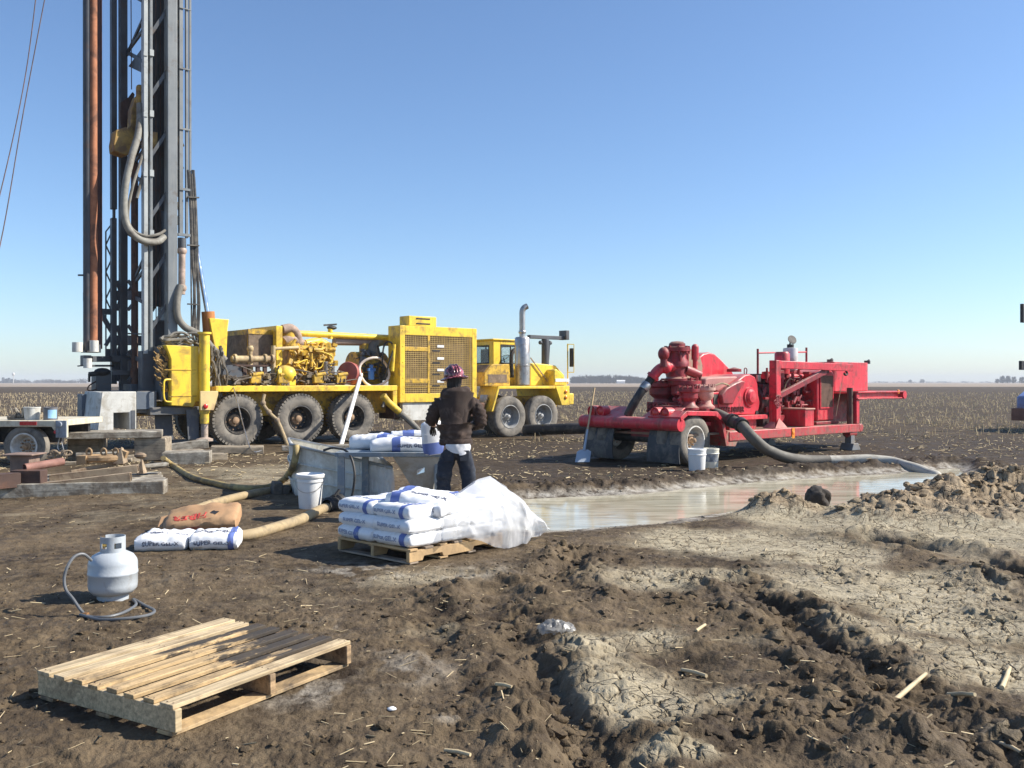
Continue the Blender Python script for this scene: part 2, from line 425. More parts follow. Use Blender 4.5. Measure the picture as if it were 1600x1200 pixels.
# ------------------------------------------------------------------ soil material, shared by the ground and its loose clods
def soil_material():
    m, nt, b = newmat('soil'); L = nt.links
    geo = N(nt, 'ShaderNodeNewGeometry'); pos = geo.outputs['Position']
    a = N(nt, 'ShaderNodeAttribute', attribute_name='soil'); s = N(nt, 'ShaderNodeSeparateColor'); L.new(a.outputs['Color'], s.inputs[0])
    clay, pale, field = s.outputs[0], s.outputs[1], s.outputs[2]
    fl = a.outputs['Alpha']
    n1 = noise_node(nt, pos, .9, 8, .6); n2 = noise_node(nt, pos, 7, 8, .65); n3 = noise_node(nt, pos, 45, 5, .6)
    mud = mixc(nt, maprange(nt, n1, .36, .66), (.040,.028,.018), (.135,.098,.060))
    mud = mixc(nt, maprange(nt, n2, .42, .68, 0, .55), mud, (.232,.172,.102))
    mud = mixc(nt, maprange(nt, n3, .58, .75, 0, .5), mud, (.045,.033,.024))
    cl = mixc(nt, maprange(nt, n2, .35, .7), (.33,.275,.180), (.50,.43,.30))
    cl = mixc(nt, maprange(nt, n3, .60, .78, 0, .45), cl, (.17,.13,.09))
    ha = N(nt, 'ShaderNodeAttribute', attribute_name='heap')
    cl = mixc(nt, ha.outputs['Fac'], cl, mixc(nt, maprange(nt, n2, .36, .66), (.25,.182,.110), (.48,.37,.24)))
    c = mixc(nt, clay, mud, cl)
    c = mixc(nt, mth(nt, 'MULTIPLY', pale, maprange(nt, n2, .36, .62)), c, (.50,.47,.41))
    # far stubble field
    sc = N(nt, 'ShaderNodeMapping'); L.new(pos, sc.inputs[0]); sc.inputs['Scale'].default_value = (1, .35, 1)
    n5 = noise_node(nt, sc.outputs[0], 1.6, 10, .75); n6 = noise_node(nt, pos, .03, 6, .6); n7 = noise_node(nt, pos, 6, 6, .7)
    fd = mixc(nt, maprange(nt, n5, .38, .62), (.030,.021,.013), (.105,.074,.042))
    fd = mixc(nt, maprange(nt, n7, .60, .72, 0, .5), fd, (.26,.20,.115))
    fd = mixc(nt, maprange(nt, n6, .35, .65, 0, .4), fd, (.098,.070,.042))
    c = mixc(nt, field, c, fd)
    c = mixc(nt, mth(nt, 'MULTIPLY', mth(nt, 'SUBTRACT', 1.0, fl), maprange(nt, n1, .3, .6, .55, 1)), c, mixc(nt, maprange(nt, n2, .4, .7), (.030,.022,.016), (.085,.062,.042)))
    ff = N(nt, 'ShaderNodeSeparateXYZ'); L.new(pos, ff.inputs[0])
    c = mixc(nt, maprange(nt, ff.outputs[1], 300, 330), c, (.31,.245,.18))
    # drying cracks, dark and narrow, only where the clay lies bare
    wv = N(nt, 'ShaderNodeTexNoise'); wv.inputs['Scale'].default_value = 6; wv.inputs['Detail'].default_value = 4; L.new(pos, wv.inputs['Vector'])
    ad = N(nt, 'ShaderNodeVectorMath', operation='MULTIPLY_ADD'); L.new(wv.outputs['Color'], ad.inputs[0]); ad.inputs[1].default_value = (.10,.10,.0); L.new(pos, ad.inputs[2])
    ck = None
    for sc_, wd in ((6.5,.045),(15.,.065)):
        vo = N(nt, 'ShaderNodeTexVoronoi', feature='DISTANCE_TO_EDGE'); vo.voronoi_dimensions = '2D'; vo.inputs['Scale'].default_value = sc_; L.new(ad.outputs[0], vo.inputs['Vector'])
        k_ = mth(nt, 'MULTIPLY', maprange(nt, vo.outputs['Distance'], wd, wd*.25, 0, 1), maprange(nt, noise_node(nt, pos, 1.7+sc_*.1, 4), .44 if sc_ < 10 else .50, .56 if sc_ < 10 else .60))
        ck = k_ if ck is None else mth(nt, 'MAXIMUM', ck, k_)
    ck = mth(nt, 'MULTIPLY', ck, maprange(nt, clay, .25, .7))
    c = mixc(nt, mth(nt, 'MULTIPLY', ck, .9), c, (.048,.035,.023))
    L.new(c, b.inputs['Base Color'])
    rg = maprange(nt, noise_node(nt, pos, 2.2, 6), .4, .62, .62, .95)
    L.new(rg, b.inputs['Roughness']); b.inputs['Specular IOR Level'].default_value = .14
    bn = N(nt, 'ShaderNodeBump'); bn.inputs['Strength'].default_value = .9; bn.inputs['Distance'].default_value = .028
    hsum = mth(nt, 'ADD', n2, mth(nt, 'MULTIPLY', n3, .45))
    hsum = mth(nt, 'ADD', hsum, mth(nt, 'MULTIPLY', noise_node(nt, pos, 150, 3, .6), .20))
    hsum = mth(nt, 'SUBTRACT', hsum, mth(nt, 'MULTIPLY', ck, .9))
    L.new(hsum, bn.inputs['Height']); L.new(bn.outputs[0], b.inputs['Normal'])
    return m
SOIL = soil_material()

def soil_attr(me, x, y, pre=None):
    if pre is None: z, clay, rough, hp, s, crk, crk2 = H(x, y, .05, True)
    else: z, clay, rough, hp, s, crk, crk2 = pre
    d = np.hypot(x, y)
    pale = np.clip(1-np.abs(s-.10)/.22, 0, 1)*(s < 1)*.85
    pale = np.maximum(pale, np.clip(blobs(x, y, [(600,893,130,12,.55),(500,987,50,8,.8),(470,1082,70,20,.55),(720,900,60,10,.4),(640,1040,60,20,.4),(700,1125,20,6,.3)]), 0, 1)*sstep(.35,.65,.5+fbm(x*5,y*5,4,150)))
    field = sstep(17, 27, y+2.5*fbm(x*.4, y*.4, 4, 160)+np.where(x < -7, 4, 0)-np.where(x > 6, (x-6)*.3, 0))*.95
    field = np.maximum(field, sstep(.35, .6, fbm(x*.35, y*.9, 4, 170))*sstep(13, 17, y)*.4)
    cc = np.clip(clay*(1-.95*np.clip(crk, 0, 1))*(1-.7*np.clip(crk2, 0, 1)), 0, 1)
    # fresh dark lumps turned up in the clay
    cc = cc*(1-.55*np.clip(rough-hp*3, 0, 1))
    dark = sstep(12.8, 14.5, y+.8*fbm(x*.9, y*.9, 4, 180))*(1-sstep(23, 30, y+2*fbm(x*.3, y*.3, 3, 182)))*sstep(-2.5, 0, x)*(s > .25)*.9
    dark = np.maximum(dark, blobs(x, y, [(60,1130,120,60,.7),(330,1175,200,26,.6),(760,1060,60,60,.5),(1240,1100,160,60,.6),(1480,1170,160,40,.6),(890,870,70,16,.7),(100,900,120,40,.4)])*sstep(-.2,.3,fbm(x*2,y*2,4,184)))
    C = np.stack([cc, pale, field, 1-dark], 1).astype(np.float32)
    hpa = me.attributes.new('heap', 'FLOAT', 'POINT'); hpa.data.foreach_set('value', sstep(.06, .2, hp+.06*fbm(x*3, y*3, 4, 190)).astype(np.float32))
    at_ = me.attributes.new('soil', 'FLOAT_COLOR', 'POINT'); at_.data.foreach_set('color', C.ravel())

def make_ground():
    A = np.concatenate([np.linspace(R(-44), R(44), 1240), np.linspace(R(44), R(316), 70)[1:-1]])
    r1 = np.array([.25, .8, 1.4, 1.9, 2.3]); r2 = 2.6*1.0036**np.arange(0, 800); r3 = r2[-1]*1.075**np.arange(1, 72)
    r = np.concatenate([r1, r2, r3]); nr, na = len(r), len(A)
    rr, aa = np.meshgrid(r, A, indexing='ij')
    x = (rr*np.sin(aa)).ravel(); y = (rr*np.cos(aa)).ravel()
    pre = H(x, y, None, True)
    V = np.stack([x, y, pre[0]], 1)
    V = np.concatenate([V, [[0, 0, 0]]])
    i = np.arange(nr-1)[:, None]*na; j = np.arange(na)[None]; j2 = (j+1) % na
    Q = np.stack([i+j, i+j2, i+na+j2, i+na+j], -1).reshape(-1, 4)
    me = np_mesh('ground', V, Q)
    n = len(me.vertices)
    pre = [np.append(q, 0.) for q in pre]
    soil_attr(me, np.append(x, 0.), np.append(y, 0.), pre)
    me.flip_normals()
    o = link('ground', me, SOIL, smooth=180); o['kind'] = 'structure'; o['label'] = 'rutted dark mud and cracked tan clay running out to a stubble field'
    return o
make_ground()

# ------------------------------------------------------------------ loose clods, straw and stubble (nobody could count them)
def ico(sub=1):
    bm = bmesh.new(); bmesh.ops.create_icosphere(bm, subdivisions=sub, radius=1)
    v = np.array([q.co[:] for q in bm.verts]); f = np.array([[k.index for k in p.verts] for p in bm.faces]); bm.free(); return v, f
def make_clods():
    g = np.random.default_rng(3)
    M = 76000
    a = g.uniform(R(-43), R(43), M); r = np.sqrt(g.uniform(2.6**2, 15.**2, M)); r = np.where(g.random(M) < .5, g.uniform(2.7, 9, M), r)
    x, y = r*np.sin(a), r*np.cos(a)
    z, clay, rough, hp, s, _, _ = H(x, y, .03, True)
    keep = (g.random(M) < np.clip(rough*.42+.06*(1-clay), 0, .48)) & (s > .12)
    for c, rad in FLAT: keep &= np.hypot(x-c[0], y-c[1]) > rad*.8
    x, y, z, hp, r, rough = x[keep], y[keep], z[keep], hp[keep], r[keep], rough[keep]
    n = len(x)
    sz = .006+.040*g.random(n)**5*(.4+.8*np.clip(rough, 0, 1))+.055*(hp > .12)*g.random(n)**4
    sz = np.maximum(sz, r*.0009)
    v, f = ico(2); k = len(v)
    rot = g.uniform(0, 6.28, n); sc = sz[:, None]*g.uniform(.5, 1.4, (n, 3))*np.array([1, 1, .65])
    jit = np.empty((n, k))
    sd = g.uniform(0, 100, n)
    for t in range(0, n, 4000):
        e = min(n, t+4000)
        vx = v[None, :, 0]*1.6+sd[t:e, None]; vy = v[None, :, 1]*1.6+v[None, :, 2]*1.9+sd[t:e, None]*.37
        jit[t:e] = 1+.75*fbm(vx, vy, 3, 5)
    P = v[None]*sc[:, None]*jit[..., None]
    c_, s_ = np.cos(rot)[:, None], np.sin(rot)[:, None]
    X = P[..., 0]*c_-P[..., 1]*s_+x[:, None]; Y = P[..., 0]*s_+P[..., 1]*c_+y[:, None]; Z = P[..., 2]+z[:, None]+sz[:, None]*.12
    V = np.stack([X, Y, Z], -1).reshape(-1, 3)
    Fc = (f[None]+(np.arange(n)*k)[:, None, None]).reshape(-1, 3)
    me = np_mesh('mud_clods', V, Fc)
    soil_attr(me, np.repeat(x, k), np.repeat(y, k))
    o = link('mud_clods', me, SOIL, smooth=50); o['kind'] = 'stuff'; o['label'] = 'loose crumbs and clods of mud over the churned ground'; o['category'] = 'mud'
make_clods()

STRAW = pm('straw', (.50,.395,.235), .8, var=.35, vs=3, bump=0)
def stalks(name, x, y, z, ln, wd, yaw, pitch, mat, label, cat):
    n = len(x)
    d = np.stack([np.cos(yaw)*np.cos(pitch), np.sin(yaw)*np.cos(pitch), np.sin(pitch)], 1)
    sd = np.stack([-np.sin(yaw), np.cos(yaw), np.zeros(n)], 1); up = np.cross(d, sd)
    c = np.stack([x, y, z], 1)
    V = []
    for e in (-.5, .5):
        for k in range(3):
            a = k*2.0944
            V.append(c+d*(ln*e)[:, None]+(sd*math.cos(a)+up*math.sin(a))*(wd*.5*(1 if e < 0 else .8))[:, None])
    V = np.stack(V, 1).reshape(-1, 3)
    f = np.array([[0,1,4,3],[1,2,5,4],[2,0,3,5]])
    Q = (f[None]+(np.arange(n)*6)[:, None, None]).reshape(-1, 4)
    me = np_mesh(name, V, Q)
    o = link(name, me, mat, smooth=0); o['kind'] = 'stuff'; o['label'] = label; o['category'] = cat
def make_straw():
    g = np.random.default_rng(5)
    n = 3300
    a = g.uniform(R(-43), R(43), n); r = np.sqrt(g.uniform(2.8**2, 16**2, n)); r = np.where(g.random(n) < .35, g.uniform(2.8, 8, n), r)
    x, y = r*np.sin(a), r*np.cos(a)
    z, clay, rough, hp, s, _, _ = H(x, y, .03, True)
    k = (s > .15) & (g.random(n) < 1-.6*clay)
    for c, rad in FLAT[:1]+FLAT[2:3]: k &= np.hypot(x-c[0], y-c[1]) > rad*.8
    x, y, z, r = x[k], y[k], z[k], r[k]; n = len(x)
    ln = .012+.11*g.random(n)**3; wd = .003+.009*g.random(n)**2
    stalks('straw_bits', x, y, z+.008, ln, wd, g.uniform(0, 6.28, n), g.normal(0, .18, n), STRAW, 'scraps of dry corn straw trodden into the mud', 'straw')
    n = 74000
    a = g.uniform(R(-35), R(35), n); r = np.exp(g.uniform(math.log(15), math.log(150), n))
    x, y = r*np.sin(a), r*np.cos(a)
    clump = fbm(x*.5, y*.5, 4, 200)
    fld = sstep(16, 30, y+3*clump+np.where(x < -7, 5, 0)-np.where(x > 6, (x-6)*.3, 0))
    k = g.random(n) < np.clip(.16+.84*fld, 0, 1)*np.clip(.5+1.5*clump, .08, 1)
    s = np.full(n, 9.); m = y < 22; s[m] = pit_sd(x[m], y[m]); k &= s > .3
    k &= ~((np.abs(y-.84*(x+6.83)-23.-1.7) < 3.0) & (x > -9.5) & (x < 3)) | (g.random(n) < .1)
    x, y, r = x[k], y[k], r[k]; n = len(x)
    # drilled rows for the standing stubs
    stand = g.random(n) < .38*sstep(22, 40, r)
    x = np.where(stand, np.round(x/.76)*.76+g.normal(0, .05, n), x)
    z = H(x, y, .2)
    ln = np.where(stand, g.uniform(.12, .26, n), .02+.15*g.random(n)**2.0); wd = np.maximum(g.uniform(.008, .030, n), r*.00042)
    pit = np.where(stand, g.normal(1.35, .2, n), g.normal(.12, .2, n))
    stalks('corn_stubble', x, y, z+np.where(stand, ln*.45, .02), ln, wd, g.uniform(0, 6.28, n), pit, STRAW, 'dry corn stubble and stalks covering the dark field', 'stubble')
make_straw()

# ------------------------------------------------------------------ slurry water
def water_material():
    m, nt, b = newmat('slurry'); L = nt.links
    geo = N(nt, 'ShaderNodeNewGeometry'); pos = geo.outputs['Position']
    mp = N(nt, 'ShaderNodeMapping'); L.new(pos, mp.inputs[0]); mp.inputs['Rotation'].default_value = (0,0,R(-25)); mp.inputs['Scale'].default_value = (.7, 3.2, 1)
    n1 = noise_node(nt, mp.outputs[0], 1.1, 6, .6, 1.2)
    c = mixc(nt, maprange(nt, n1, .38, .60), (.36,.325,.225), (.55,.51,.385)); c = mixc(nt, maprange(nt, noise_node(nt, mp.outputs[0], 3.5, 8, .7, 2.0), .60, .68, 0, .5), c, (.62,.60,.50))
    L.new(c, b.inputs['Base Color'])
    b.inputs['Roughness'].default_value = .07; b.inputs['IOR'].default_value = 1.31
    bn = N(nt, 'ShaderNodeBump'); bn.inputs['Strength'].default_value = .06; bn.inputs['Distance'].default_value = .05
    mp2 = N(nt, 'ShaderNodeMapping'); L.new(pos, mp2.inputs[0]); mp2.inputs['Scale'].default_value = (1.2, 4.5, 1)
    L.new(noise_node(nt, mp2.outputs[0], 2.0, 3, .5), bn.inputs['Height']); L.new(bn.outputs[0], b.inputs['Normal'])
    return m
def make_water():
    mb = MB(); cx = sum(p[0] for p in PIT)/len(PIT); cy = sum(p[1] for p in PIT)/len(PIT)
    n = len(PIT); vs = []
    for i in range(n):
        a = Vector(PIT[i-1]); b = Vector(PIT[i]); c = Vector(PIT[(i+1) % n])
        t = (c-a).normalized(); nrm = Vector((-t.y, t.x))
        q = b+nrm*.3
        vs.append((q.x, q.y, WZ))
    mb.add(vs, [tuple(range(n))])
    o = mb.build('water', water_material(), smooth=0); o['kind'] = 'structure'; o['label'] = 'milky grey drilling slurry standing in a dug pit'
make_water()
# ================================================================== paint, rubber, steel
MUDC = (.16,.125,.09)
YEL = pm('yellow_paint', (.88,.60,.045), .45, var=.12, vs=1.6, dirt=(.26,.15,.06), dirt_amt=.32, ds=2.6, dust=(.55,.45,.30), dust_amt=.4, streak=(.50,.33,.06), low=(MUDC,.3,1.3))
YEL_GRIMY = pm('grimy_yellow_paint', (.62,.38,.035), .55, var=.3, vs=5, dirt=(.10,.07,.045), dirt_amt=.42, ds=6, streak=(.22,.14,.05))
BROWN_YEL = pm('yellow_mesh_bars', (.46,.31,.10), .6, var=.25, vs=4)
CORE = pm('cooler_core', (.20,.145,.10), .8, var=.35, vs=6, dirt=(.08,.06,.045), dirt_amt=.4)
TIRE = pm('tyre_rubber', (.085,.080,.072), .85, var=.35, vs=5, dirt=(.22,.195,.16), dirt_amt=.75, ds=3.5, bump=.4, bs=40)
RIMB = pm('rim_black', (.035,.033,.032), .6, var=.3, dirt=(.20,.17,.13), dirt_amt=.35)
RIMG = pm('rim_grey', (.30,.30,.29), .5, var=.2, dirt=(.16,.13,.10), dirt_amt=.3)
RIMW = pm('rim_white', (.62,.60,.55), .5, var=.15, dirt=(.28,.22,.16), dirt_amt=.35)
HUBR = pm('hub_rust', (.34,.22,.13), .8, var=.35, vs=9)
GREY = pm('grey_mast_paint', (.185,.20,.205), .5, var=.16, vs=2, dirt=(.12,.085,.06), dirt_amt=.18, streak=(.27,.27,.25))
GREYD = pm('dark_grey_steel', (.080,.086,.095), .5, var=.25, vs=2, dirt=(.10,.07,.05), dirt_amt=.25)
GREYL = pm('pale_grey_steel', (.40,.42,.41), .5, var=.15, dirt=(.18,.16,.13), dirt_amt=.25)
WHITEG = pm('mud_splashed_white', (.60,.59,.54), .65, var=.14, vs=3, dirt=(.34,.30,.23), dirt_amt=.35, ds=4, streak=(.42,.38,.30))
RUST = pm('rust_brown', (.37,.145,.07), .8, var=.3, vs=3, dirt=(.10,.05,.035), dirt_amt=.4, ds=2, bump=.25)
RUSTD = pm('dark_rust', (.080,.045,.034), .75, var=.3, vs=3, dirt=(.17,.08,.045), dirt_amt=.3)
RUSTT = pm('tan_rusty_steel', (.33,.25,.165), .85, var=.25, vs=3, dirt=(.15,.095,.06), dirt_amt=.4, ds=5, bump=.3)
STEEL = pm('worn_steel', (.46,.45,.43), .38, .85, var=.15, dirt=(.20,.12,.07), dirt_amt=.3, streak=(.28,.17,.10))
CHROME = pm('chrome_rod', (.75,.76,.77), .15, 1., var=.05, bump=0)
BLACK = pm('black_rubber', (.022,.022,.023), .55, var=.3, dirt=(.13,.11,.085), dirt_amt=.3)
HOSE = pm('grey_hose', (.20,.185,.155), .75, var=.25, vs=4, dirt=(.09,.08,.065), dirt_amt=.35, bump=.3, bs=90)
HOSET = pm('tan_hose', (.40,.30,.165), .75, var=.25, vs=4, dirt=(.18,.14,.09), dirt_amt=.45, ds=4, bump=.3)
HOSED = pm('dark_hose', (.055,.052,.048), .6, var=.3, vs=4, dirt=(.17,.15,.12), dirt_amt=.4)
WHITEP = pm('white_plastic', (.80,.79,.76), .45, var=.07, dirt=(.52,.47,.38), dirt_amt=.22, ds=4)
REDL = pm('red_lens', (.55,.03,.03), .25, var=.1, bump=0)
AMB = pm('amber_lens', (.75,.25,.03), .25, var=.1, bump=0)
BLUEP = pm('blue_pump_paint', (.05,.16,.42), .4, var=.2)
FILTRED = pm('faded_red', (.34,.085,.07), .6, var=.25, vs=4, dirt=(.22,.14,.09), dirt_amt=.3)
def glass():
    m, nt, b = newmat('cab_glass'); b.inputs['Base Color'].default_value = (.75,.85,.88,1); b.inputs['Roughness'].default_value = .03
    b.inputs['Transmission Weight'].default_value = .85; b.inputs['IOR'].default_value = 1.15
    return m
GLASS = glass()
DARKIN = pm('dark_cab_lining', (.03,.03,.032), .8)
WOOD = pm('weathered_timber', (.34,.28,.20), .85, var=.3, vs=3, dirt=(.13,.10,.075), dirt_amt=.4, ds=4, bump=.4, bs=30, grain=(.5,9,9))
WOODG = pm('grey_timber', (.42,.385,.315), .9, var=.28, vs=3, dirt=(.17,.14,.105), dirt_amt=.62, ds=4, grain=(.45,8,8), bump=.4, bs=30)
# ================================================================== wheels
def make_wheel(parent, c, Rr, Wd, rr, rim, hub, side=-1, lugs=True, dish=.5, bolts=10, hubr=.13, hubm=None):
    """axle along local y; side=-1: outer face towards -y. part 'wheel' is the tyre, sub-parts rim and hub"""
    ax = Vector((0, side, 0)); c = Vector(c); h = Wd/2
    t = MB()
    half = [(rr, .40*Wd), (rr+.03, .46*Wd), (rr+(Rr-rr)*.45, .50*Wd), (rr+(Rr-rr)*.80, .47*Wd), (Rr*.975, .41*Wd), (Rr, .30*Wd), (Rr, .02*Wd)]
    prof = half+[(r, -q) for r, q in reversed(half)]
    t.lathe(prof, c, ax, 56)
    if lugs:
        n = 44
        a = ax.orthogonal().normalized(); b = ax.cross(a)
        for k in range(n):
            for sgn in (1, -1):
                th = 2*math.pi*(k+(.5 if sgn < 0 else 0))/n
                d = a*math.cos(th)+b*math.sin(th); tg = -a*math.sin(th)+b*math.cos(th)
                M = Matrix((tg, d, ax)).transposed()
                o = c+d*(Rr*.985)+ax*(sgn*.33*Wd)
                vs = [o+M @ Vector((x*.028*Rr/.64*1.1, y*.030, z*.13*Wd)) for z in (-1,1) for x, y in ((-1,-1),(1,-1),(1,1),(-1,1))]
                t.add(vs, [(0,3,2,1),(4,5,6,7),(0,1,5,4),(1,2,6,5),(2,3,7,6),(3,0,4,7)])
    w = t.build('wheel', TIRE, parent, smooth=40)
    r = MB()
    dz = h*(.8-1.6*dish)
    r.lathe([(rr+.012, .42*Wd), (rr+.012, .46*Wd), (rr-.012, .47*Wd), (rr-.035, .36*Wd), (rr-.05, dz+.04), (rr-.08, dz), (hubr*1.2, dz-.01), (hubr*1.15, dz+.02), (.001, dz+.02)], c, ax, 40)
    r.build('rim', rim, w, smooth=40)
    hb = MB()
    hb.lathe([(hubr, dz+.015), (hubr, dz+.06), (hubr*.62, dz+.075), (hubr*.55, dz+.15), (hubr*.25, dz+.17), (.001, dz+.17)], c, ax, 20)
    a = ax.orthogonal().normalized(); b = ax.cross(a)
    br = hubr*1.55 if hubr*1.55 < rr-.09 else hubr*.8
    for k in range(bolts):
        th = 2*math.pi*k/bolts; d = a*math.cos(th)+b*math.sin(th)
        hb.cyl(c+d*br+ax*(dz-.01), c+d*br+ax*(dz+.05), .018, n=6)
    hb.build('hub', hubm or hub, w, smooth=40)
    return w

# ================================================================== truck mounted drilling rig
T = Frame(-6.83, 23.0, 40.0)
rig = frame_thing('drilling_rig', 'big yellow truck mounted drilling rig with its tall grey mast raised at the rear', 'drilling rig', T)
def PX(mb, x0, y0, x1, y1, v0, v1): return mb.pbox(T, x0, y0, x1, y1, v0, v1)
TW = 2.7
# wheels
for px in (372, 470, 552):
    u = T.u(px, 0); u = {372: 0.0, 470: 1.72, 552: 3.30}[px]
    make_wheel(rig, (u, .19, .64), .64, .38, .34, RIMB, HUBR, -1, True, .78, 10, .15)
    make_wheel(rig, (u, TW-.19, .64), .64, .38, .34, RIMB, HUBR, 1, True, .78, 10, .15)
for u in (8.86, 10.25):
    make_wheel(rig, (u, .19, .64-.12), .645, .40, .36, RIMG, RIMG, -1, False, .60, 10, .11)
    make_wheel(rig, (u, TW-.19, .64-.12), .645, .40, .36, RIMG, RIMG, 1, False, .60, 10, .11)
# chassis
mb = MB()
for v in (.85, 1.75): mb.box((-2.3, v, .78), (11.6, v+.14, 1.12))
for u in (0, 1.72, 3.3, 8.86, 10.25): mb.cyl((u, .3, .6), (u, TW-.3, .6), .11, n=12); mb.sph((u, 1.35, .58), (.26,.26,.26))
for u in (-2, .8, 2.5, 4.6, 6.5, 9.6): mb.box((u, .9, .8), (u+.15, 1.8, 1.05))
mb.cyl((3.4, 1.3, .75), (9, 1.3, .75), .06, n=10)
mb.build('chassis', YEL_GRIMY, rig, smooth=40)
# deck: edge beams, plate, skirt behind the wheels
q0 = T.p(337, 603, 0); q1 = T.p(621, 603, 0); DZ = q0.z; DB = DZ-.15
mb = MB()
mb.box((q0.x, 0, DB), (q1.x, .09, DZ)); mb.box((q0.x, TW-.09, DB), (q1.x, TW, DZ))
mb.box((q0.x, .09, DZ-.06), (q1.x+2.9, TW-.09, DZ-.015))
mb.box((q1.x-.14, .01, DZ-.62), (q1.x, .08, DB)); mb.box((q0.x, .09, DB), (q0.x+.1, TW-.09, DZ-.06))
mb.build('deck', YEL, rig, bevel=.012)
mb = MB(); mb.box((q0.x+.2, .62, .72), (q1.x+.3, .66, DB)); mb.build('inner_skirt', YEL_GRIMY, rig)

# cooler housing with its grille
c0 = T.p(625, 508, 0); c1 = T.p(745, 518, 0); cb = T.p(625, 629, 0)
g0 = T.p(633, 523, 0); g1 = T.p(738, 523, 0); gb = T.p(633, 615, 0)
CT = c0.z; CB = cb.z; DV = .62
mb = MB()
mb.box((c0.x, 0, CB), (g0.x, DV, CT)); mb.box((g1.x, 0, CB), (c1.x, DV, CT))
mb.box((g0.x, 0, g0.z), (g1.x, DV, CT)); mb.box((g0.x, 0, CB), (g1.x, DV, gb.z))
mb.box((g0.x, DV-.06, gb.z), (g1.x, DV, g0.z))
# bolts on the frame
for i in range(5):
    z = CB+.25+i*(CT-CB-.4)/4
    for u in (c0.x+.10, c1.x-.10): mb.cyl((u, -.012, z), (u, .01, z), .018, n=6)
hs = mb.build('cooler_housing', YEL, rig, bevel=.012)
mb = MB(); mb.box((g0.x, .16, gb.z), (g1.x, .20, g0.z)); mb.build('cooler_core', CORE, hs)
mb = MB()
nx, nz = 40, 30
for i in range(nx+1):
    u = g0.x+(g1.x-g0.x)*i/nx; mb.box((u-.007, .012, gb.z), (u+.007, .022, g0.z))
for i in range(nz+1):
    z = gb.z+(g0.z-gb.z)*i/nz; mb.box((g0.x, .005, z-.007), (g1.x, .012, z+.007))
mb.build('grille', BROWN_YEL, hs, smooth=0)
mb = MB()
um = T.u(670, 0); mb.box((um-.04, -.006, gb.z), (um+.04, .03, g0.z))
for y in (545, 595):
    a = T.p(634, y, 0); mb.box((g0.x, -.005, a.z-.06), (um-.04, .028, a.z+.06))
mb.build('grille_divider', YEL_GRIMY, hs, bevel=.006)
for i, y in enumerate((541, 560, 578, 596)):
    a = T.p(683, y, 0); mb = MB(); mb.box((a.x, -.012, a.z-.035), (a.x+.24, -.004, a.z+.035)); mb.build('tag_plate', WHITEP, hs)
for y in (548, 567, 585, 603):
    a = T.p(676, y, 0); mb = MB(); mb.box((a.x, .0, a.z-.02), (a.x+.26, .024, a.z+.02)); mb.build('slot', DARKIN, hs)
# box on the roof of the housing
b0 = T.p(639, 493, .05); b1 = T.p(682, 513, .05)
mb = MB(); mb.box((b0.x, .05, CT), (b1.x, .55, b0.z)); hb = mb.build('header_tank', YEL, rig, bevel=.02)
for k in (.75, .25):
    z = CT+(b0.z-CT)*k; uu = b0.x+(b1.x-b0.x)
    mb = MB(); mb.box((b0.x+(b1.x-b0.x)*.26, .04, z-.018), (b0.x+(b1.x-b0.x)*.76, .06, z+.018)); mb.build('slot', DARKIN, hb)
# pale panel under the housing
mb = MB(); a = T.p(629, 630, .06); b = T.p(676, 656, .06); mb.box((a.x, .06, b.z), (b.x, .5, CB-.003)); mb.build('lower_panel', WHITEG, rig, bevel=.01)
mb = MB(); mb.box((q1.x, .2, .55), (8.0, 1.0, CB-.05)); mb.build('belly_tank', RUSTD, rig, bevel=.03)

# cab
cv, cw = 1.1, 1.35
u0 = T.u(771, cv); u1 = u0+1.30; zt = T.p(771, 529, cv).z; zb = DZ-.05
mb = MB(); th = .05
def wall_with_hole(mb, axis, at_, a0, a1, z0, z1, h0, h1, hz0, hz1, t):
    def bx(p0, p1, q0, q1):
        if p1-p0 < 1e-4 or q1-q0 < 1e-4: return
        if axis == 'u': mb.box((p0, at_, q0), (p1, at_+t, q1))
        else: mb.box((at_, p0, q0), (at_+t, p1, q1))
    bx(a0, h0, z0, z1); bx(h1, a1, z0, z1); bx(h0, h1, z0, hz0); bx(h0, h1, hz1, z1)
zs0 = T.p(771, 568, cv).z; zs1 = T.p(771, 538, cv).z
ws0 = T.u(782, cv); ws1 = u1-.12
wall_with_hole(mb, 'u', cv, u0, u1, zb, zt-.06, ws0, ws1, zs0, zs1, th)
wall_with_hole(mb, 'u', cv+cw-th, u0, u1, zb, zt-.06, ws0, ws1, zs0, zs1, th)
wall_with_hole(mb, 'v', u0, cv+th, cv+cw-th, zb, zt-.06, cv+.22, cv+cw-.22, zs0, zs1-.02, th)
wall_with_hole(mb, 'v', u1-th, cv+th, cv+cw-th, zb, zt-.06, cv+.14, cv+cw-.14, zs0-.1, zs1, th)
cab = mb.build('cab', YEL, rig, bevel=.012)
mb = MB(); mb.box((u0-.06, cv-.05, zt-.06), (u1+.12, cv+cw+.05, zt)); mb.build('roof', YEL, cab, bevel=.025)
def frame4(mb, axis, at_, a0, a1, z0, z1, w, t):
    for p in ((a0, z0, a1, z0+w), (a0, z1-w, a1, z1), (a0, z0+w, a0+w, z1-w), (a1-w, z0+w, a1, z1-w)):
        if axis == 'u': mb.box((p[0], at_, p[1]), (p[2], at_+t, p[3]))
        else: mb.box((at_, p[0], p[1]), (at_+t, p[2], p[3]))
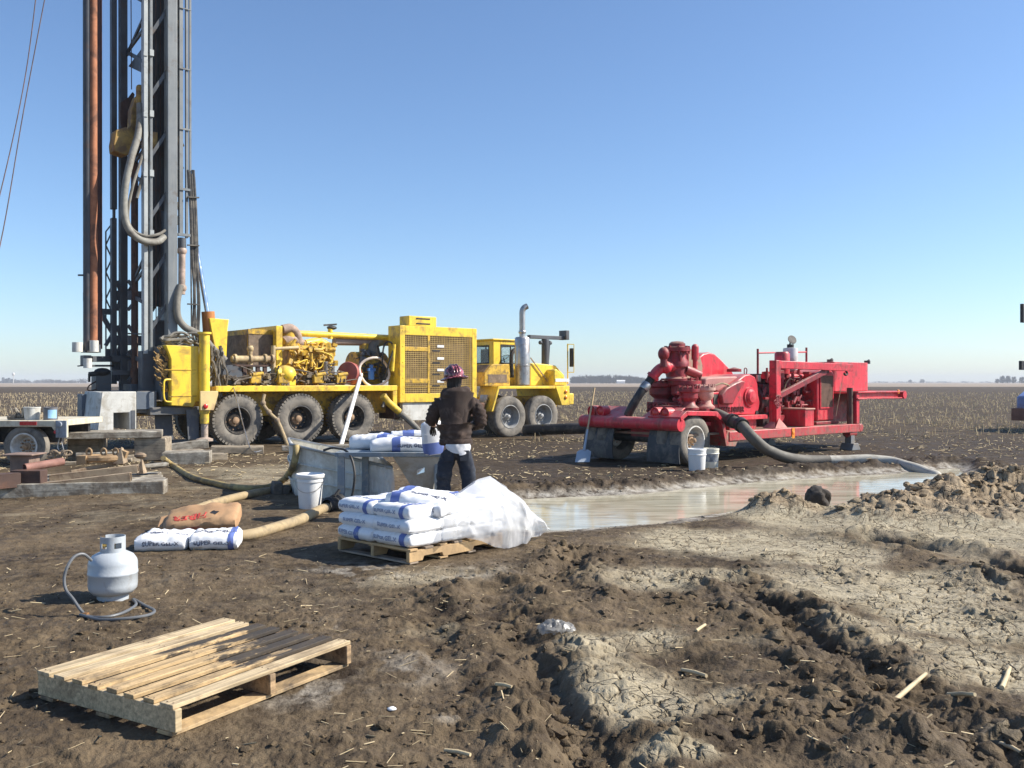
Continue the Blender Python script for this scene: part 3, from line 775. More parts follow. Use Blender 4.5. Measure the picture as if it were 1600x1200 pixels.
def window(axis, at_, a0, a1, z0, z1):
    mb = MB(); frame4(mb, axis, at_-.008, a0, a1, z0, z1, .035, .066)
    if axis == 'u': mb.box(((a0+a1)/2-.015, at_, z0), ((a0+a1)/2+.015, at_+.04, z1))
    w = mb.build('window', BLACK, cab)
    mb = MB()
    if axis == 'u': mb.box((a0, at_+.02, z0), (a1, at_+.026, z1))
    else: mb.box((at_+.02, a0, z0), (at_+.026, a1, z1))
    mb.build('pane', GLASS, w, smooth=0)
window('u', cv, ws0, ws1, zs0, zs1); window('u', cv+cw-th, ws0, ws1, zs0, zs1)
window('v', u0, cv+.22, cv+cw-.22, zs0, zs1-.02); window('v', u1-th, cv+.14, cv+cw-.14, zs0-.1, zs1)
mb = MB(); mb.obox((u0+.45, cv+.65, zb+.55), (.5,.5,.14)); mb.obox((u0+.22, cv+.65, zb+.9), (.12,.48,.65)); mb.build('seat', DARKIN, cab, bevel=.03)
mb = MB(); mb.lathe([(.20,-.012),(.215,0),(.20,.012),(.19,0),(.20,-.012)], (u0+.95, cv+.65, zb+.95), (-.5,0,.8), 20); mb.cyl((u0+1.1,cv+.65,zb+.5),(u0+.95,cv+.65,zb+.95),.02); mb.build('steering_wheel', BLACK, cab)
# grab handle and intake hose beside the cab
mb = MB(); P = [T.p(800,590,.9),T.p(799,560,.9),T.p(801,550,.9),T.p(806,546,.9),T.p(812,548,.9)]; mb.tube(smooth_path(P), .07, 10); mb.build('intake_hose', BLACK, rig)
# battery / cooler box beside the cab with mesh lids
mb = MB()
e = [(757,602),(757,583),(765,568),(795,570),(795,602)]
v0, v1 = .35, 1.05
pts = [(757,602),(757,582),(763,569),(793,569),(797,582),(797,602)]
bu0, bu1 = T.u(757, v0), T.u(797, v0); bz = [T.p(777, y, v0).z for y in (603, 583, 569)]
mb.prism([(bu0,bz[0]),(bu0,bz[1]),(bu0+.30,bz[2]),(bu1-.05,bz[2]),(bu1,bz[1]),(bu1,bz[0])], v0, v1)
bx = mb.build('tool_box', YEL_GRIMY, rig, bevel=.015)
mb = MB(); mb.box((bu0+.14, v0-.012, bz[0]+.1), (bu1-.14, v0+.01, bz[1]-.04)); mb.build('mesh_panel', CORE, bx)
mb = MB(); d_ = Vector((.30,0,bz[2]-bz[1])); 
mb.obox(((bu0+.15)-.008, (v0+v1)/2, (bz[1]+bz[2])/2+.008), (d_.length*.8, .55, .02), Euler((0,-math.atan2(d_.z,d_.x),0))); mb.build('mesh_panel', CORE, bx)

# front fender over the tandem axle
mb = MB()
f0, f1 = T.p(779,603,0), T.p(868,603,0); FZ = T.p(823,603,0).z
mb.box((f0.x, 0, FZ-.09), (f1.x, .06, FZ)); mb.box((f0.x, .06, FZ-.05), (f1.x, .95, FZ-.01))
s0 = T.p(768,643,0)
for (a, b) in (((f0.x, FZ), (s0.x, s0.z)),):
    mb.prism([(a[0], a[1]), (a[0]+.07, a[1]), (b[0]+.07, b[1]), (b[0], b[1])], 0, .07)
    mb.prism([(a[0]+.02, a[1]-.02), (a[0]+.06, a[1]-.02), (b[0]+.06, b[1]), (b[0]+.02, b[1])], .07, .95)
e0, e1, e2, e3 = T.p(868,604,0), T.p(890,606,0), T.p(891,633,0), T.p(882,633,0)
nose_u = e1.x
mb.prism([(f1.x-.001, FZ), (nose_u, FZ), (nose_u, e2.z), (nose_u-.35, e2.z)], 0, .05)
mb.prism([(f1.x+.01, FZ-.02), (f1.x+.07, FZ-.02), (nose_u-.29, e2.z), (nose_u-.35, e2.z)], .05, .95)
fd = mb.build('fender', YEL, rig, bevel=.012)
mb = MB(); a = T.p(760,620,.45)
mb.obox((f0.x-.24, .45, FZ-.42), (.06,.34,.30), Euler((0,.35,0))); mb.build('step_plate', STEEL, fd, bevel=.01)
# nose and bumper
mb = MB()
n0 = T.p(866,576,.12); 
mb.prism([(n0.x, FZ), (n0.x, n0.z-.05), (n0.x+.10, n0.z), (nose_u-.25, n0.z-.16), (nose_u, n0.z-.40), (nose_u, FZ-.55), (nose_u-.05, FZ-.6), (nose_u-.15, FZ)], .12, TW-.12)
ns = mb.build('nose', YEL, rig, bevel=.03)
mb = MB(); a = T.p(868,594,.11); mb.box((a.x, .105, a.z-.05), (a.x+.62, .121, a.z+.05)); mb.build('sticker', WHITEP, ns)
mb = MB(); mb.box((nose_u, .02, FZ-.62), (nose_u+.22, TW-.02, FZ-.25)); mb.build('bumper', YEL, rig, bevel=.03)
for (px, py) in ((884,612),(884,621)):
    a = T.p(px, py, 0); mb = MB(); mb.lathe([(.06,0),(.055,.03),(.03,.045),(.001,.047)], (a.x, 0, a.z), (0,-1,0), 14); mb.build('marker_lamp', AMB, fd)
# hood
h0, h1 = T.p(828,568,.5), T.p(870,571,.5)
mb = MB(); mb.prism([(h0.x, FZ), (h0.x, h0.z), (h0.x+.25, h0.z+.02), (h1.x-.05, h1.z), (h1.x+.35, h1.z-.32), (h1.x+.35, FZ)], .5, 2.1)
hd = mb.build('hood', YEL, rig, bevel=.03)
mb = MB(); mb.bar(T.p(829,559,.45), T.p(860,602,.45), .03, .03); mb.build('stay_rod', RUSTT, rig)
# muffler and stack
a, b = T.p(816,602,.35), T.p(816,527,.35)
mb = MB(); k = .245
mb.lathe([(.10,0),(k,.02),(k,.6),(k+.012,.61),(k+.012,.66),(k,.67),(k,b.z-a.z-.05),(k*.86,b.z-a.z),(.09,b.z-a.z+.02),(.08,b.z-a.z+.1)], a, (0,0,1), 28)
mf = mb.build('muffler', STEEL, rig, smooth=40)
st = T.p(815,485,.35)
mb = MB()
pts = [(a.x, .35, b.z+.02), (a.x, .35, st.z-.15), (a.x+.01, .345, st.z), (a.x+.06, .32, st.z+.09), (a.x+.15, .28, st.z+.14)]
mb.tube(smooth_path(pts, 5), .095, 16, cap=False)
mb.tube(smooth_path([tuple(Vector(p)) for p in pts], 5), .08, 16, cap=False)
mb.lathe([(.11,0),(.12,.02),(.12,.07),(.11,.09)], (a.x, .35, b.z+.12), (0,0,1), 18)
mb.build('stack_pipe', STEEL, mf, smooth=50)
# mast rest
pp, pt = T.p(852,568,1.0), T.p(852,530,1.0)
mb = MB(); mb.cyl((pp.x,1.0,pp.z-.05),(pp.x,1.0,pt.z),.13,n=14); mb.cyl((pp.x+.05,.92,pp.z),(pp.x+.1,.9,pt.z-.05),.035,n=8)
a0, a1 = T.p(826,529,1.0), T.p(880,524,1.0)
mb.box((a0.x, .92, pt.z), (a1.x, 1.08, pt.z+.12)); mb.box((a1.x-.03, .82, pt.z), (a1.x+.12, 1.18, pt.z+.32))
for s in (-.22,.22): mb.sph((pp.x+s,1.0,pt.z-.12),.07,10,6); mb.bar((pp.x+s,1,pt.z-.12),(pp.x,1,pt.z-.12),.06)
mb.build('mast_rest', GREYD, rig, bevel=.01)
# mirror
m0, m1 = T.p(887,600,.25), T.p(887,537,.25)
mb = MB(); mb.cyl((m0.x,.25,m0.z),(m0.x,.25,m1.z),.022,n=8)
for z in (m1.z-.02, m1.z-.95): mb.bar((m0.x-.02,.25,z),(m0.x+.20,.16,z),.025)
mb.cyl((m0.x+.2,.16,m1.z-.02),(m0.x+.2,.16,m1.z-.95),.014,n=6)
mr = mb.build('mirror_arm', YEL, rig)
mb = MB(); mb.obox((m0.x+.12,.19,m1.z-.46),(.05,.17,.62)); mb.build('mirror', BLACK, mr, bevel=.02)
# ---------------------------------------------------------------- engine deck
er = random.Random(11)
# oil cooler box at the head of the deck
a, b = T.p(388,514,1.0), T.p(432,512,1.0); z0 = T.p(388,566,1.0).z
mb = MB(); mb.box((a.x, 1.05, DZ), (a.x+.16, 2.5, a.z)); oc = mb.build('oil_cooler', YEL_GRIMY, rig, bevel=.012)
mb = MB(); mb.box((a.x-.02, 1.06, DZ+.2), (a.x+.005, 2.44, a.z-.14)); mb.build('cooler_core', CORE, oc)
# the rear-facing core seen edge on needs its long side: radiator flank
a1 = T.p(388,514,.75)
mb = MB(); mb.box((a.x, .98, DZ+.5), (T.u(431,.98), 1.02, a.z-.02)); mb.build('side_screen', CORE, oc)
mb = MB(); mb.box((a.x-.01, .965, a.z-.13), (T.u(431,.98), 1.05, a.z-.001)); mb.build('top_rail', YEL_GRIMY, oc)
c0_, c1_ = T.u(431.5,.7), T.u(441.5,.7)
zt_ = T.p(436,509,.7).z
mb = MB(); mb.box((c0_, .7, DZ), (c1_, .9, zt_)); mb.box((c0_, .9, zt_-.16), (c1_+.2, 2.3, zt_)); mb.build('engine_frame', YEL, rig, bevel=.015)
# block and heads
ev0, ev1 = .75, 1.7
eu0, eu1 = T.u(452, ev0), T.u(523, ev0)
ez = lambda y: T.p(487, y, ev0).z
eng = MB()
eng.box((eu0, ev0+.1, DZ), (eu1, ev1, ez(575))); eng.box((eu0+.1, ev0+.02, ez(575)), (eu1-.05, ev1-.1, ez(548)))
for i in range(6):
    u = eu0+.2+i*(eu1-eu0-.35)/5.4
    eng.box((u, ev0-.02, ez(553)), (u+.2, ev1-.2, ez(540))); eng.cyl((u+.1, ev0-.06, ez(560)), (u+.1, ev0+.1, ez(560)), .07, n=10)
    eng.cyl((u+.1, ev0+.1, ez(540)), (u+.1, ev0+.1, ez(534)), .06, n=8)
eng.cyl((eu0+.05, ev0-.02, ez(545)), (eu1, ev0-.02, ez(545)), .06, n=10)
eng.cyl((eu0-.05, ev0-.06, ez(566)), (eu1-.2, ev0-.06, ez(566)), .045, n=10)
en = eng.build('engine', YEL_GRIMY, rig, bevel=.01)
mb = MB()
for i in range(120):
    u = er.uniform(eu0-.1, eu1); z = er.uniform(ez(598), ez(534)); v = er.uniform(ev0-.22, ev0+.1)
    if er.random() < .5: mb.obox((u, v, z), (er.uniform(.04,.18), er.uniform(.05,.15), er.uniform(.04,.16)), Euler((er.uniform(-.3,.3), er.uniform(-.5,.5), 0)))
    else:
        d = er.choice([(1,0,0),(0,0,1),(.6,0,.8),(.5,-.1,-.8)]); L = er.uniform(.1,.5); q = Vector((u, v, z))
        mb.cyl(q, q+Vector(d)*L, er.uniform(.015,.05), n=8)
mb.build('engine_fittings', YEL_GRIMY, en, smooth=40)
mb = MB()
for i in range(7):
    u = er.uniform(eu0-.1, eu1-.1); z = er.uniform(ez(590), ez(545)); v = ev0-.2-er.random()*.06
    P = [Vector((u, v, z))]
    for k in range(3): P.append(P[-1]+Vector((er.uniform(-.25,.3), er.uniform(-.05,.04), er.uniform(-.22,.16))))
    mb.tube(smooth_path(P, 4), er.uniform(.010,.022), 6)
mb.build('fuel_lines', YEL, en)
# exhaust manifold pipe in ceramic wrap, rising from the block over to the intake
mb = MB(); mb.tube(smooth_path([(eu0+.55,ev0+.2,ez(540)),(eu0+.3,ev0+.15,ez(533)),(eu0+.05,ev0+.1,ez(530)),(eu0-.1,ev0+.1,ez(534))],5), .13, 14); mb.tube(smooth_path([(c1_+.05,.8,zt_-.08),(c1_+.3,.8,zt_-.05),(c1_+.5,.85,zt_-.22),(c1_+.55,.9,zt_-.42)],5),.12,14); mb.build('exhaust_wrap', pm('exhaust_wrap',(.36,.26,.20),.9,var=.3,vs=9,bump=.5), en, smooth=60)
mb = MB(); mb.cyl((c1_+.28, .95, ez(548)), (c1_+.28, .95, ez(518)), .22, n=18); mb.sph((c1_+.28,.95,ez(518)),(.22,.22,.1)); mb.build('air_cleaner', YEL_GRIMY, en)
# valve covers
mb = MB(); mb.tube(smooth_path([(eu0+.55,ev0+.15,ez(537)),(eu0+.9,ev0+.2,ez(533)),(eu1-.3,ev0+.25,ez(533)),(eu1-.05,ev0+.25,ez(540))],5), .11, 12); mb.build('intake_manifold', YEL, en)
# silver filters
for px, y0, y1 in ((508,565,584),(518,572,592)):
    p = T.p(px, y1, ev0-.2); q = T.p(px, y0, ev0-.2); mb = MB()
    mb.lathe([(.001,0),(.085,.01),(.085,q.z-p.z-.05),(.09,q.z-p.z-.04),(.09,q.z-p.z),(.001,q.z-p.z)], p, (0,0,1), 18); mb.build('oil_filter', STEEL, en)
# long pipes above: yellow beam pipe and dark exhaust
p0, p1 = T.p(467,521,.95), T.p(614,524,.95)
mb = MB(); mb.cyl(p0, (p1.x, .95, p0.z-.03), .085, n=14); mb.cyl((T.u(516,.95),.95,p0.z-.12),(T.u(516,.95),.95,p0.z+.16),.07,n=12); mb.build('boom_pipe', YEL, rig, smooth=40)
mb = MB(); p0 = T.p(522,533,1.1); mb.cyl(p0, (T.u(614,1.1),1.1,p0.z+.03), .12, n=16); mb.build('air_pipe', pm('brown_pipe',(.33,.26,.215),.7,var=.2), rig, smooth=40)
mb = MB(); mb.tube(smooth_path([T.p(595,532,1.1),T.p(586,536,1.05),T.p(582,546,1.0),T.p(585,556,1.0)],5),.16,14); mb.build('elbow_hose', HOSE, rig)
q = T.p(516,512,.95); mb = MB(); mb.sph((q.x+.05,.95,q.z),(.16,.1,.06),10,6); mb.bar((q.x-.2,.95,q.z+.06),(q.x+.2,.95,q.z+.10),.03,.05); mb.cyl((q.x,.95,q.z-.1),(q.x,.95,q.z+.05),.03); mb.build('lever_valve', BLACK, rig)
# compressor end beside the housing
u0_, u1_ = T.u(560,.9), T.u(607,.9)
mb = MB(); mb.cyl((u0_,1.25,DZ+.55),(u1_,1.25,DZ+.55),.42,n=20); mb.cyl((u0_+.3,1.1,DZ+.8),(u0_+.3,1.1,DZ+1.2),.14,n=12); mb.cyl((u0_+.55,1.0,DZ+.85),(u0_+.62,1.0,DZ+1.05),.1,n=12)
mb.box((u0_+.2,.9,DZ),(u1_-.2,1.6,DZ+.3)); cp = mb.build('compressor', YEL_GRIMY, rig, smooth=40)
mb = MB()
for i in range(50):
    q = Vector((er.uniform(u0_,u1_), er.uniform(.7,.95), er.uniform(DZ+.05,DZ+1.0)))
    if er.random()<.5: mb.obox(q,(er.uniform(.05,.16),.1,er.uniform(.05,.16)),Euler((0,er.uniform(-.5,.5),0)))
    else: mb.cyl(q,q+Vector((er.uniform(-.3,.3),er.uniform(-.1,.1),er.uniform(-.3,.3))),er.uniform(.012,.03),n=7)
mb.build('compressor_fittings', GREYD, cp)
# red drum filter
q = T.p(543,582,.55); ax = Vector((-.75,-.62,.12)).normalized()
mb = MB(); mb.lathe([(.001,.02),(.10,.025),(.29,.01),(.31,-.03),(.31,-.30),(.26,-.34),(.001,-.34)], q, ax, 28); dm = mb.build('filter_drum', FILTRED, rig, smooth=40)
mb = MB(); mb.lathe([(.20,-.30),(.30,-.42),(.30,-.50),(.2,-.55),(.001,-.55)], q, ax, 24); mb.build('drum_neck', YEL_GRIMY, dm, smooth=40)
# pale hose loop and blue pump
cq = T.p(585,581,.4); mb = MB()
L = [cq+Vector((.46*math.cos(t)*1.05, .05*math.sin(3*t), .40*math.sin(t))) for t in np.linspace(R(175),R(-190),30)]
mb.tube(L, .037, 10); mb.build('hose_loop', pm('pale_hose',(.66,.56,.47),.6,var=.12), rig)
q = T.p(580,581,.5); mb = MB(); mb.cyl((q.x,.5,q.z-.22),(q.x,.5,q.z+.05),.09,n=12); mb.cyl((q.x,.5,q.z+.05),(q.x,.5,q.z+.2),.06,n=12); mb.box((q.x-.12,.45,q.z+.02),(q.x+.12,.55,q.z+.1)); mb.build('feed_pump', BLUEP, rig, bevel=.008)
mb = MB(); mb.tube(smooth_path([T.p(597,570,.3),T.p(599,545,.3),T.p(604,535,.3),T.p(612,536,.2),T.p(614,548,.1),T.p(608,566,.1),T.p(602,590,.2)],5),.025,8); mb.tube(smooth_path([T.p(590,540,.5),T.p(594,560,.45),T.p(590,580,.5),T.p(597,600,.5)],5),.03,8); mb.build('black_hose', BLACK, rig)
mb = MB(); a = T.p(615,536,.1); mb.cyl(T.p(613,580,.1), T.p(616,538,.1), .05, n=10); mb.build('lift_cylinder', YEL, rig)
# pump manifold on the rear part of the deck
def along(v, *pts): return [T.p(x, y, v) for x, y in pts]
mb = MB()
mb.cyl(T.p(362,561,.35), T.p(428,561,.35), .085, n=14)
for px in (367,391,414,425):
    q = T.p(px,561,.35); mb.lathe([(.085,-.03),(.13,-.03),(.13,.03),(.085,.03)], q, (1,0,0), 14)
mb.cyl(T.p(391,602,.35), T.p(391,540,.35), .06, n=12); mb.sph(T.p(391,545,.35), .09); mb.cyl(T.p(427,600,.35), T.p(427,540,.35), .06, n=12)
mb.cyl(T.p(427,545,.35), T.p(466,543,.4), .045, n=10)
mb.build('standpipe_manifold', pm('tan_pipe',(.50,.38,.20),.65,var=.25,vs=5,dirt=(.2,.12,.07),dirt_amt=.4), rig, smooth=40)
mb = MB(); z = T.p(380,571,.25).z
mb.box((T.u(362,.25), .2, z-.03), (T.u(418,.25), .6, z+.02))
for px in (365,382,403,414): mb.box((T.u(px,.25)-.05,.22,DZ),(T.u(px,.25)+.05,.3,z))
mb.build('valve_stand', RUSTD, rig, bevel=.006)
mb = MB(); q = T.p(446,585,.3); mb.sph(q,(.27,.3,.24),16,10); mb.cyl((q.x-.3,.3,q.z),(q.x+.2,.3,q.z),.2,n=16); mb.box((q.x-.25,.1,DZ),(q.x+.2,.6,q.z)); mb.build('mud_pump', YEL, rig, bevel=.02)
for px in (397,440,495,530):
    q = T.p(px,592,.2); mb = MB(); mb.obox((q.x,.2,q.z),(.28,.25,.22)); mb.cyl((q.x-.1,.1,q.z+.1),(q.x+.2,.1,q.z+.14),.05,n=10); mb.build('valve_block', YEL_GRIMY, rig, bevel=.015)
mb = MB()
for i in range(70):
    px = er.uniform(345,536); P = [T.p(px, er.uniform(582,600), .12+er.random()*.3)]
    for k in range(4): P.append(P[-1]+Vector((er.uniform(-.3,.4), er.uniform(-.1,.1), er.uniform(-.12,.12))))
    for p in P: p.z = max(p.z, DZ+.03)
    mb.tube(smooth_path(P,4), er.uniform(.012,.028), 6)
for i in range(60):
    q = T.p(er.uniform(345,540), er.uniform(585,601), .1+er.random()*.3); mb.obox(q,(er.uniform(.05,.2),er.uniform(.05,.15),er.uniform(.04,.14)),Euler((0,er.uniform(-.5,.5),er.random())))
mb.build('deck_hoses', pm('greasy_hose',(.11,.085,.06),.6,var=.4,vs=6,dirt=(.4,.3,.14),dirt_amt=.3), rig)
mb = MB()
for i in range(34):
    px = er.uniform(328,350); P = [T.p(px, er.uniform(540,560), .1+er.random()*.4)]
    for k in range(4): P.append(P[-1]+Vector((er.uniform(-.08,.1), er.uniform(-.06,.06), er.uniform(-.4,-.05))))
    mb.tube(smooth_path(P,4), er.uniform(.012,.03), 6)
mb.build('control_hoses', pm('control_hose',(.16,.14,.11),.5,var=.5,vs=7), rig)
mb = MB(); q = T.p(361,586,.3); mb.cyl((q.x,.2,q.z),(q.x,.9,q.z),.26,n=18); mb.cyl((q.x,.15,q.z),(q.x,.2,q.z),.12,n=12); mb.build('winch_drum', GREYD, rig, smooth=40)

# ---------------------------------------------------------------- rear end: control cabinet, jack, lift cylinder tower
mb = MB()
pts = [(259,539),(311,541),(312,566),(316,580),(312,627),(306,628),(303,636),(267,634),(267,561)]
mb.pprism(T, pts, -.05, .55); kb = mb.build('control_cabinet', YEL, rig, bevel=.02)
mb = MB(); a = T.p(259,541,.3); mb.box((T.u(250,.2),.15,T.p(260,625,.2).z),(T.u(262,.2),.9,T.p(260,541,.2).z)); mb.build('gauge_panel', GREYD, kb)
gm = MB()
for i in range(26):
    q = T.p(er.uniform(246,262), er.uniform(545,610), .1); gm.obox(q,(.08,.06,.08),Euler((er.random(),er.random(),0))); gm.cyl(q,q+Vector((-.12,-.05,.1)),.012,n=6)
gm.build('lever', pm('control_levers',(.32,.20,.07),.6,var=.6,vs=12), kb)
mb = MB(); P = along(-.08,(258,597),(257,593),(263,593)); 
zz = [T.p(260,y,-.08) for y in (593,628)]; mb.tube(smooth_path([zz[0]+Vector((.12,.05,0)), zz[0]+Vector((-.04,0,-.02)), zz[0]+Vector((-.06,0,-.2)), zz[1]+Vector((-.06,0,.15)), zz[1]+Vector((-.02,0,.02)), zz[1]+Vector((.14,.05,0))],4), .022, 8); mb.build('grab_handle', YEL, kb)
mb = MB(); a = T.p(290,578,-.055); mb.box((a.x-.5,-.062,a.z-.008),(a.x+.25,-.05,a.z+.008)); a = T.p(290,619,-.055); mb.box((a.x-.4,-.062,a.z-.008),(a.x+.28,-.05,a.z+.008)); mb.build('seam', YEL_GRIMY, kb)
# jack leg
j = T.u(319.5,-.12); jz = lambda y: T.p(319.5, y, -.12).z
mb = MB(); mb.cyl((j,-.12,jz(645)),(j,-.12,jz(522)),.125,n=24); mb.cyl((j,-.12,jz(522)),(j,-.12,jz(519)),.165,n=24); mb.cyl((j,-.12,jz(662)),(j,-.12,jz(642)),.105,n=20); jk = mb.build('jack', YEL, rig, smooth=40)
mb = MB(); mb.cyl((j,-.12,jz(686)),(j,-.12,jz(655)),.085,n=18); mb.lathe([(.001,0),(.20,0),(.20,.05),(.09,.09)],(j,-.12,jz(689)),(0,0,1),20); mb.build('jack_foot', pm('muddy_chrome',(.42,.33,.27),.5,var=.25,dirt=(.22,.17,.12),dirt_amt=.5), jk, smooth=40)
mb = MB(); mb.pprism(T, [(313,611),(341,611),(341,617),(334,641),(313,641)], -.30, -.26); br = mb.build('jack_bracket', pm('faded_yellow',(.66,.50,.22),.6,var=.15,dirt=(.4,.25,.14),dirt_amt=.35), rig, bevel=.008)
q = T.p(321,635,-.30); mb = MB(); mb.lathe([(.06,0),(.055,.03),(.03,.045),(.001,.047)],(q.x,-.30,q.z),(0,-1,0),14); mb.build('tail_lamp', REDL, br)
# cylinder tower
mb = MB(); mb.pprism(T,[(327,497),(358,499),(356,515),(354,562),(344,568),(338,560)], .55, .95); mb.build('cylinder_tower', YEL, rig, bevel=.02)
a, b = T.p(327,530,.75), T.p(325,487,.75); mb = MB(); mb.cyl(a+Vector((.05,0,-.5)), b, .16, n=20); mb.build('cylinder_barrel', pm('shaded_yellow',(.42,.16,.04),.6,var=.25), rig, smooth=40)  # yellow barrel with its shade painted in as orange-brown
c = T.p(306,385,.95); mb = MB(); mb.cyl(b+Vector((0,.02,-.05)), c, .062, n=16); mb.build('cylinder_rod', CHROME, rig, smooth=40)
# mudflaps and rear frame
FLAPM = pm('grey_rubber',(.10,.105,.115),.6,var=.2,dirt=(.2,.18,.15),dirt_amt=.3)
for (x0, x1, x2, x3, v) in ((291,311,311,294,.0),(241,268,271,244,.5)):
    mb = MB(); P = [(x0,640),(x1,640),(x2,687),(x3,687)]
    mb.pprism(T, P, v, v+.02); mb.build('mud_flap', FLAPM, rig)
mb = MB(); mb.box((T.u(232,.2),.1,T.p(262,648,.2).z),(T.u(312,.2),TW-.1,T.p(262,636,.2).z)); mb.box((T.u(215,.2),.25,T.p(230,645,.2).z),(T.u(246,.2),TW-.3,T.p(230,611,.2).z)); mb.build('rear_beam', pm('rear_grey',(.12,.125,.13),.6,var=.2,dirt=(.2,.17,.13),dirt_amt=.35), rig, bevel=.012)
# steps and pipe under the deck
mb = MB(); P = along(-.05,(598,618),(606,628),(625,645),(650,668),(664,686)); 
mb.tube([P[0],P[1],P[2]], .10, 12); mb.build('drain_elbow', YEL, rig, smooth=40)
mb = MB(); P[2:] = [P[2], T.p(650,668,-.45), T.p(664,688,-.75)]; mb.tube(smooth_path(P[1:],6), .082, 12); mb.lathe([(.08,-.04),(.125,-.04),(.125,.04),(.08,.04)], P[2], (P[2]-P[1]), 14); mb.bar(T.p(603,615,-.05),T.p(598,636,-.05),.05); mb.build('drain_pipe', HOSE, rig, smooth=40)
mb = MB(); P=[T.p(413,616,-.02),T.p(411,630,-.05),T.p(420,644,-.15),T.p(433,657,-.25),T.p(441,674,-.5),T.p(448,692,-.9),T.p(456,706,-1.3)]; mb.tube(smooth_path(P,6), .045, 10); ho = mb.build('drain_hose', HOSET, rig)
mb = MB(); 
for p in (P[1],P[2],P[3]): mb.sph(p,.075,10,6)
mb.build('hose_coupling', RUSTT, ho)
# ---------------------------------------------------------------- mast
TOPY = -230
mast = MB()
PX(mast, 262, TOPY, 278, 541, .55, .80)
ms = mast.build('mast', GREY, rig, bevel=.02)
def mpart(name, mat, fn, **k):
    mb = MB(); fn(mb); return mb.build(name, mat, ms, **k)
mpart('chord', GREYL, lambda m: (PX(m,225,TOPY,231.5,553,.55,.68), PX(m,222.5,TOPY,225,553,.72,.80)), bevel=.01)
mpart('rail', GREY, lambda m: (PX(m,235,TOPY,239,560,.62,.72), PX(m,231.5,TOPY,235,560,.74,.78)), bevel=.006)
mpart('chord', GREYD, lambda m: PX(m,189,TOPY,200,612,2.0,2.2), bevel=.01)
mpart('chord', GREYD, lambda m: PX(m,258.5,TOPY,264,545,2.0,2.2), bevel=.01)
mpart('shade_plate', GREYD, lambda m: (PX(m,238,TOPY,264,480,1.9,1.94), PX(m,236,-230,262,330,1.2,1.24)))  # dark sheets added for the shaded inside of the mast
mpart('guide_post', GREYD, lambda m: (PX(m,175,TOPY,183.5,327,2.1,2.26), PX(m,175,340,183,600,2.1,2.26), PX(m,177,325,181,342,2.12,2.2)), bevel=.01)
# plate added over the front face to keep sun out of the mast
mpart('sun_block_plate', GREYD, lambda m: m.box((T.u(276,.8)-.03,.8,T.p(276,520,.8).z),(T.u(276,.8),2.05,T.p(276,TOPY,.8).z)))
# rear face bracing between the near and the far rear chord
def bars(name, mat, L):
    for (p, q, w_, h_) in L: mpart(name, mat, lambda m: m.bar(p, q, w_, h_))
BR = []
for i, y in enumerate(range(-200, 600, 94)):
    BR.append((T.p(199,y,2.05), T.p(224,y+14,.72), .05, .09))
    BR.append((T.p(199,y+4,2.05), T.p(224,y-52,.72), .05, .08) if i % 2 else (T.p(199,y+94,2.05), T.p(224,y+60,.72), .05, .08))
for y in (60,155,250,345,440,520):
    BR.append((T.p(232,y,.72), T.p(264,y-48,.68), .04, .08)); BR.append((T.p(238,y+46,1.9), T.p(262,y,1.9), .04, .07))
bars('brace', GREYD, BR)
def gus(m):
    a, b, c = T.p(201,104,2.0), T.p(222,76,.8), T.p(222,114,.8)
    n = Vector((.02,.01,0)); m.add([a,b,c,a+n,b+n,c+n],[(0,1,2),(5,4,3),(0,3,4,1),(1,4,5,2),(2,5,3,0)])
mpart('gusset', GREYD, gus)
for y in (470,540,580):
    for (x0, x1, v) in ((183,192,2.1),(200,224,1.4)):
        p, q = T.p(x0,y-16,v), T.p(x1,y,v)
        mpart('gusset', GREYD, lambda m: (m.box((p.x, v-.02, q.z), (q.x, v+.02, p.z)), m.bar((p.x,v,p.z+.25),(q.x,v,q.z),.07), m.bar((p.x,v,q.z-.25),(q.x,v,p.z),.07)))
for (x0,y0,x1,y1,v) in ((176,556,214,566,1.9),(176,578,228,586,1.6),(200,520,224,523,1.3)): mpart('cross_beam', GREYD, lambda m: PX(m,x0,y0,x1,y1,v,v+.06))
for y in (80,175,268,362):
    mpart('pale_clamp', GREYL, lambda m: PX(m,225,y,231,y+8,.53,.56)); mpart('pale_clamp', GREYL, lambda m: PX(m,235,y-3,241,y+8,.58,.61))
# lattice standing beside the guide post
def lat(m):
    a, b = T.p(165.5,362,2.3), T.p(165.5,562,2.3); c, d = T.p(175,358,2.3), T.p(175,562,2.3)
    m.bar(a, b, .03); m.bar(a+Vector((0,0,.0)), T.p(175,350,2.3), .03)
    ys = list(range(362, 500, 21))
    for i in range(len(ys)-1):
        m.bar(T.p(165.5 if i%2 else 175, ys[i], 2.3), T.p(175 if i%2 else 165.5, ys[i+1], 2.3), .03)
    PX(m,158,482,176,492,2.3,2.33); m.bar(T.p(158,490,2.3),T.p(176,520,2.3),.10); m.bar(T.p(165,540,2.3),T.p(176,522,2.3),.08); PX(m,165,545,184,560,2.3,2.33)
mpart('lattice', GREYD, lat)
